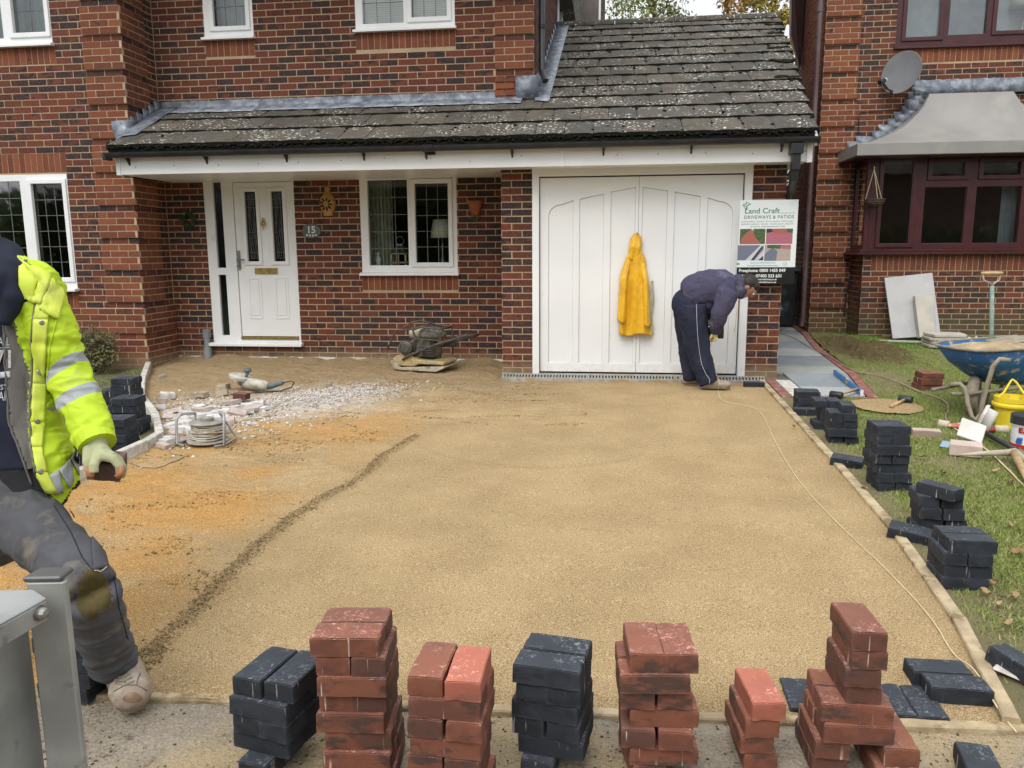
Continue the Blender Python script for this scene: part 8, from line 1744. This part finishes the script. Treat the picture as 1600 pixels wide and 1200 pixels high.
# ---------------------------------------------------------------- bending worker at the garage
Y0 = 8.02; s5 = 5.456
def k_(x, y, dy=0): return PY(1020+x/s5, 400+y/s5, Y0+dy)
w2 = empty('person', tuple(k_(400, 1120)), 0, 'person in dusty purple hoodie and navy tracksuit trousers bending over by the garage', 'person')
HOOD = cloth('faded_purple_hoodie', (.068, .064, .108), (.050, .047, .084), .92, dirt=(.12, .115, .16), dthr=(.5, .75)); TRN = cloth('navy_tracksuit', (.018, .022, .042), (.026, .030, .052), .9, dirt=(.07, .07, .08), dthr=(.58, .85))
mb = MB()
mb.tube([k_(262, 345), k_(330, 330), k_(420, 290), k_(520, 275), k_(610, 275), k_(680, 285)], [.135, .175, .185, .185, .175, .125], 24)
mb.ball(k_(455, 400, 0), (.10, .14, .10), 18, 12); mb.ball(k_(620, 300, -.11), (.11, .09, .11), 16, 12); mb.ball(k_(620, 300, .12), (.11, .09, .11), 16, 12)
mb.tube([k_(640, 310, -.15), k_(610, 400, -.19), k_(565, 500, -.20), k_(545, 580, -.18), k_(533, 655, -.14)], [.10, .092, .078, .07, .048], 16)
mb.tube([k_(640, 320, .15), k_(590, 400, .18), k_(520, 480, .16), k_(480, 540, .08)], [.10, .09, .075, .05], 16)
mb.tube([k_(690, 190, 0), k_(735, 220, 0), k_(745, 290, -.02), k_(715, 350, -.03)], [.055, .075, .072, .05], 14)
hd2 = remesh(mb, .011, 5, disp=lambda c, n_: .008*ridged(c, 8, (1.2, 1, 1), 21)+.005*ridged(c, 18, seed=22)); hoodie = mobj(hd2, 'hoodie', HOOD, w2)
mb = MB(); mb.ball(k_(300, 410), (.155, .16, .15), 22, 16)
mb.tube([k_(330, 430, -.09), k_(345, 560, -.10), k_(375, 740, -.11), k_(400, 850, -.11), k_(440, 980, -.12), k_(475, 1080, -.13)], [.14, .135, .115, .105, .098, .088], 18)
mb.tube([k_(300, 430, .09), k_(300, 560, .10), k_(310, 760, .11), k_(320, 900, .11), k_(328, 1050, .10)], [.14, .125, .105, .095, .085], 18)
tr2 = mobj(remesh(mb, .011, 5, disp=lambda c, n_: .012*ridged(c, 5, (1.3, 1, .7), 31)+.006*ridged(c, 13, (1, 1, .9), 32)*(1.4 if c.z < .25 else .7)), 'trousers', TRN, w2)
bv2 = bvh_of([tr2]); U = lambda x, y: (1020+x/s5, 400+y/s5)
seam(bv2, [U(372, 408), U(374, 520), U(380, 650), U(395, 800), U(415, 920), U(455, 1010), U(484, 1050), U(484, 1095)], .0023, 'piping', M_('piping_white', (.55, .56, .6), None, 5, .7), tr2, .002, 60)
seam(bv2, [U(215, 420), U(260, 440), U(300, 435)], .003, 'pocket_seam', TRN, tr2, .002, 14); seam(bv2, [U(230, 530), U(270, 542), U(300, 535)], .003, 'pocket_seam', TRN, tr2, .002, 14)
HC2 = k_(806, 262, 0); hf2 = Vector((.55, -.12, -.82)); hu2 = Vector((.82, 0, .55)); mb = MB(); head_solid(mb, HC2, hf2, hu2, .098); mb.tube([k_(700, 280), k_(745, 290), k_(790, 285)], [.065, .060, .06], 14); hd = mobj(remesh(mb, .007, 3), 'head', SKIN, w2); face_parts(hd, HC2, hf2, hu2, .098)
mb = MB(); f_ = hf2.normalized(); u_ = (hu2-f_*hu2.dot(f_)).normalized(); s_ = f_.cross(u_); Mx = Matrix((s_, f_, u_)).transposed(); mb.ball(HC2+u_*.024-f_*.022, (.092, .096, .098), 20, 14, Mx); mb.ball(HC2+u_*.055+f_*.03, (.075, .06, .055), 16, 10, Mx)
mobj(remesh(mb, .007, 2, disp=lambda c, n_: .004*mnoise.noise(c*60)), 'hair', HAIR, w2)
G2 = cloth('orange_yellow_glove', (.55, .50, .22), (.5, .42, .2), .9); 
hand(w2, k_(532, 650, -.14), k_(528, 680, -.14), [k_(540-14*i, 705, -.15+.012*i) for i in range(4)], [[k_(532-16*i, 722, -.15+.012*i), k_(520-14*i, 716, -.13+.01*i)] for i in range(4)], [k_(505, 672, -.16), k_(490, 700, -.16)], .0115, G2)
hand(w2, k_(470, 555, .06), k_(462, 572, .04), [k_(452, 590+i*3, .03+.016*i) for i in range(4)], [[k_(448, 602+i*3, .03+.016*i), k_(458, 612, .03+.016*i)] for i in range(4)], [k_(478, 575, .0), k_(484, 596, .0)], .0115, G2)
b = MB(); b.tube([k_(500, 700, -.17), k_(485, 715, -.165), k_(500, 722, -.17)], .012, 8); b.build('glove_palm_edge', GLP, w2, smooth=True)
def shoe(a, t_, dy, lift=0):
    heel = k_(*a, dy); toe = k_(*t_, dy); heel.z = toe.z = GZ(Y0)+.012; f = (toe-heel).normalized(); L_ = (toe-heel).length; up = Vector((0, 0, 1)); s_ = f.cross(up); Mx = Matrix((f, s_, up)).transposed(); mb = MB(); P_ = lambda t, z: heel+f*L_*t+up*z
    mb.ball(P_(.78, .04), (.085, .05, .042), 16, 10, Mx); mb.ball(P_(.45, .05), (.10, .046, .055), 16, 10, Mx); mb.ball(P_(.15, .05), (.06, .042, .058), 14, 10, Mx); mb.tube([P_(.25, .06), P_(.22, .13)], [.05, .05], 12)
    o = mobj(remesh(mb, .007, 3), 'shoe', BOOT, w2); b = MB(); b.prism([P_(0, .0)+s_*.03, P_(.5, 0)+s_*.036, P_(.8, 0)+s_*.05, P_(1.0, .0)+s_*.02, P_(1.0, 0)-s_*.02, P_(.8, 0)-s_*.05, P_(.5, 0)-s_*.036, P_(0, 0)-s_*.03], (0, 0, .02)); b.build('sole', SOLE, o, bevel=.004)
    b = MB(); b.tube([P_(.5, .1)-s_*.03, P_(.5, .11), P_(.5, .1)+s_*.03], .004, 6); b.tube([P_(.6, .088)-s_*.03, P_(.6, .095), P_(.6, .088)+s_*.03], .004, 6); b.build('laces', WHITE, o)
shoe((400, 1140), (655, 1150), -.14); shoe((255, 1110), (440, 1110), .10)
t = thing('line_reel', tuple(k_(520, 650, -.08)), 'black cordless tool held by the bending worker', 'power tool'); b = MB(); c1 = k_(450, 640, -.05); c2 = k_(585, 640, -.05); b.tube([c1, c1.lerp(c2, .5), c2], [.035, .045, .03], 12); b.build('body', BLACKP, t, smooth=True); b = MB(); b.box(k_(578, 655, -.06), (.055, .07, .11)); b.build('battery', BLACKP, t, bevel=.008); b = MB(); b.tube([k_(500, 640, -.08), k_(495, 700, -.10)], [.022, .02], 10); b.build('handle', BLACKP, t, smooth=True)
b = MB(); b.tube([k_(500, 722, -.12), k_(502, 800, -.14), k_(520, 900, -.16), k_(540, 1000, -.2), k_(565, 1080, -.24), G(1122, 612)+Vector((0, 0, .01))], .0022, 5); tag(b.build('string_line', STR, None, smooth=True), 'cream string hanging from the hand of the bending worker to the sand', 'string')
b = MB(); b.tube([PY(1150.5, 468, 8.58), PY(1151, 490, 8.57), PY(1149, 508, 8.57), PY(1147.5, 518, 8.57)], .004, 5); tag(b.build('paint_drip', STR, None, smooth=True), 'thin string end hanging down the right edge of the garage door', 'string')
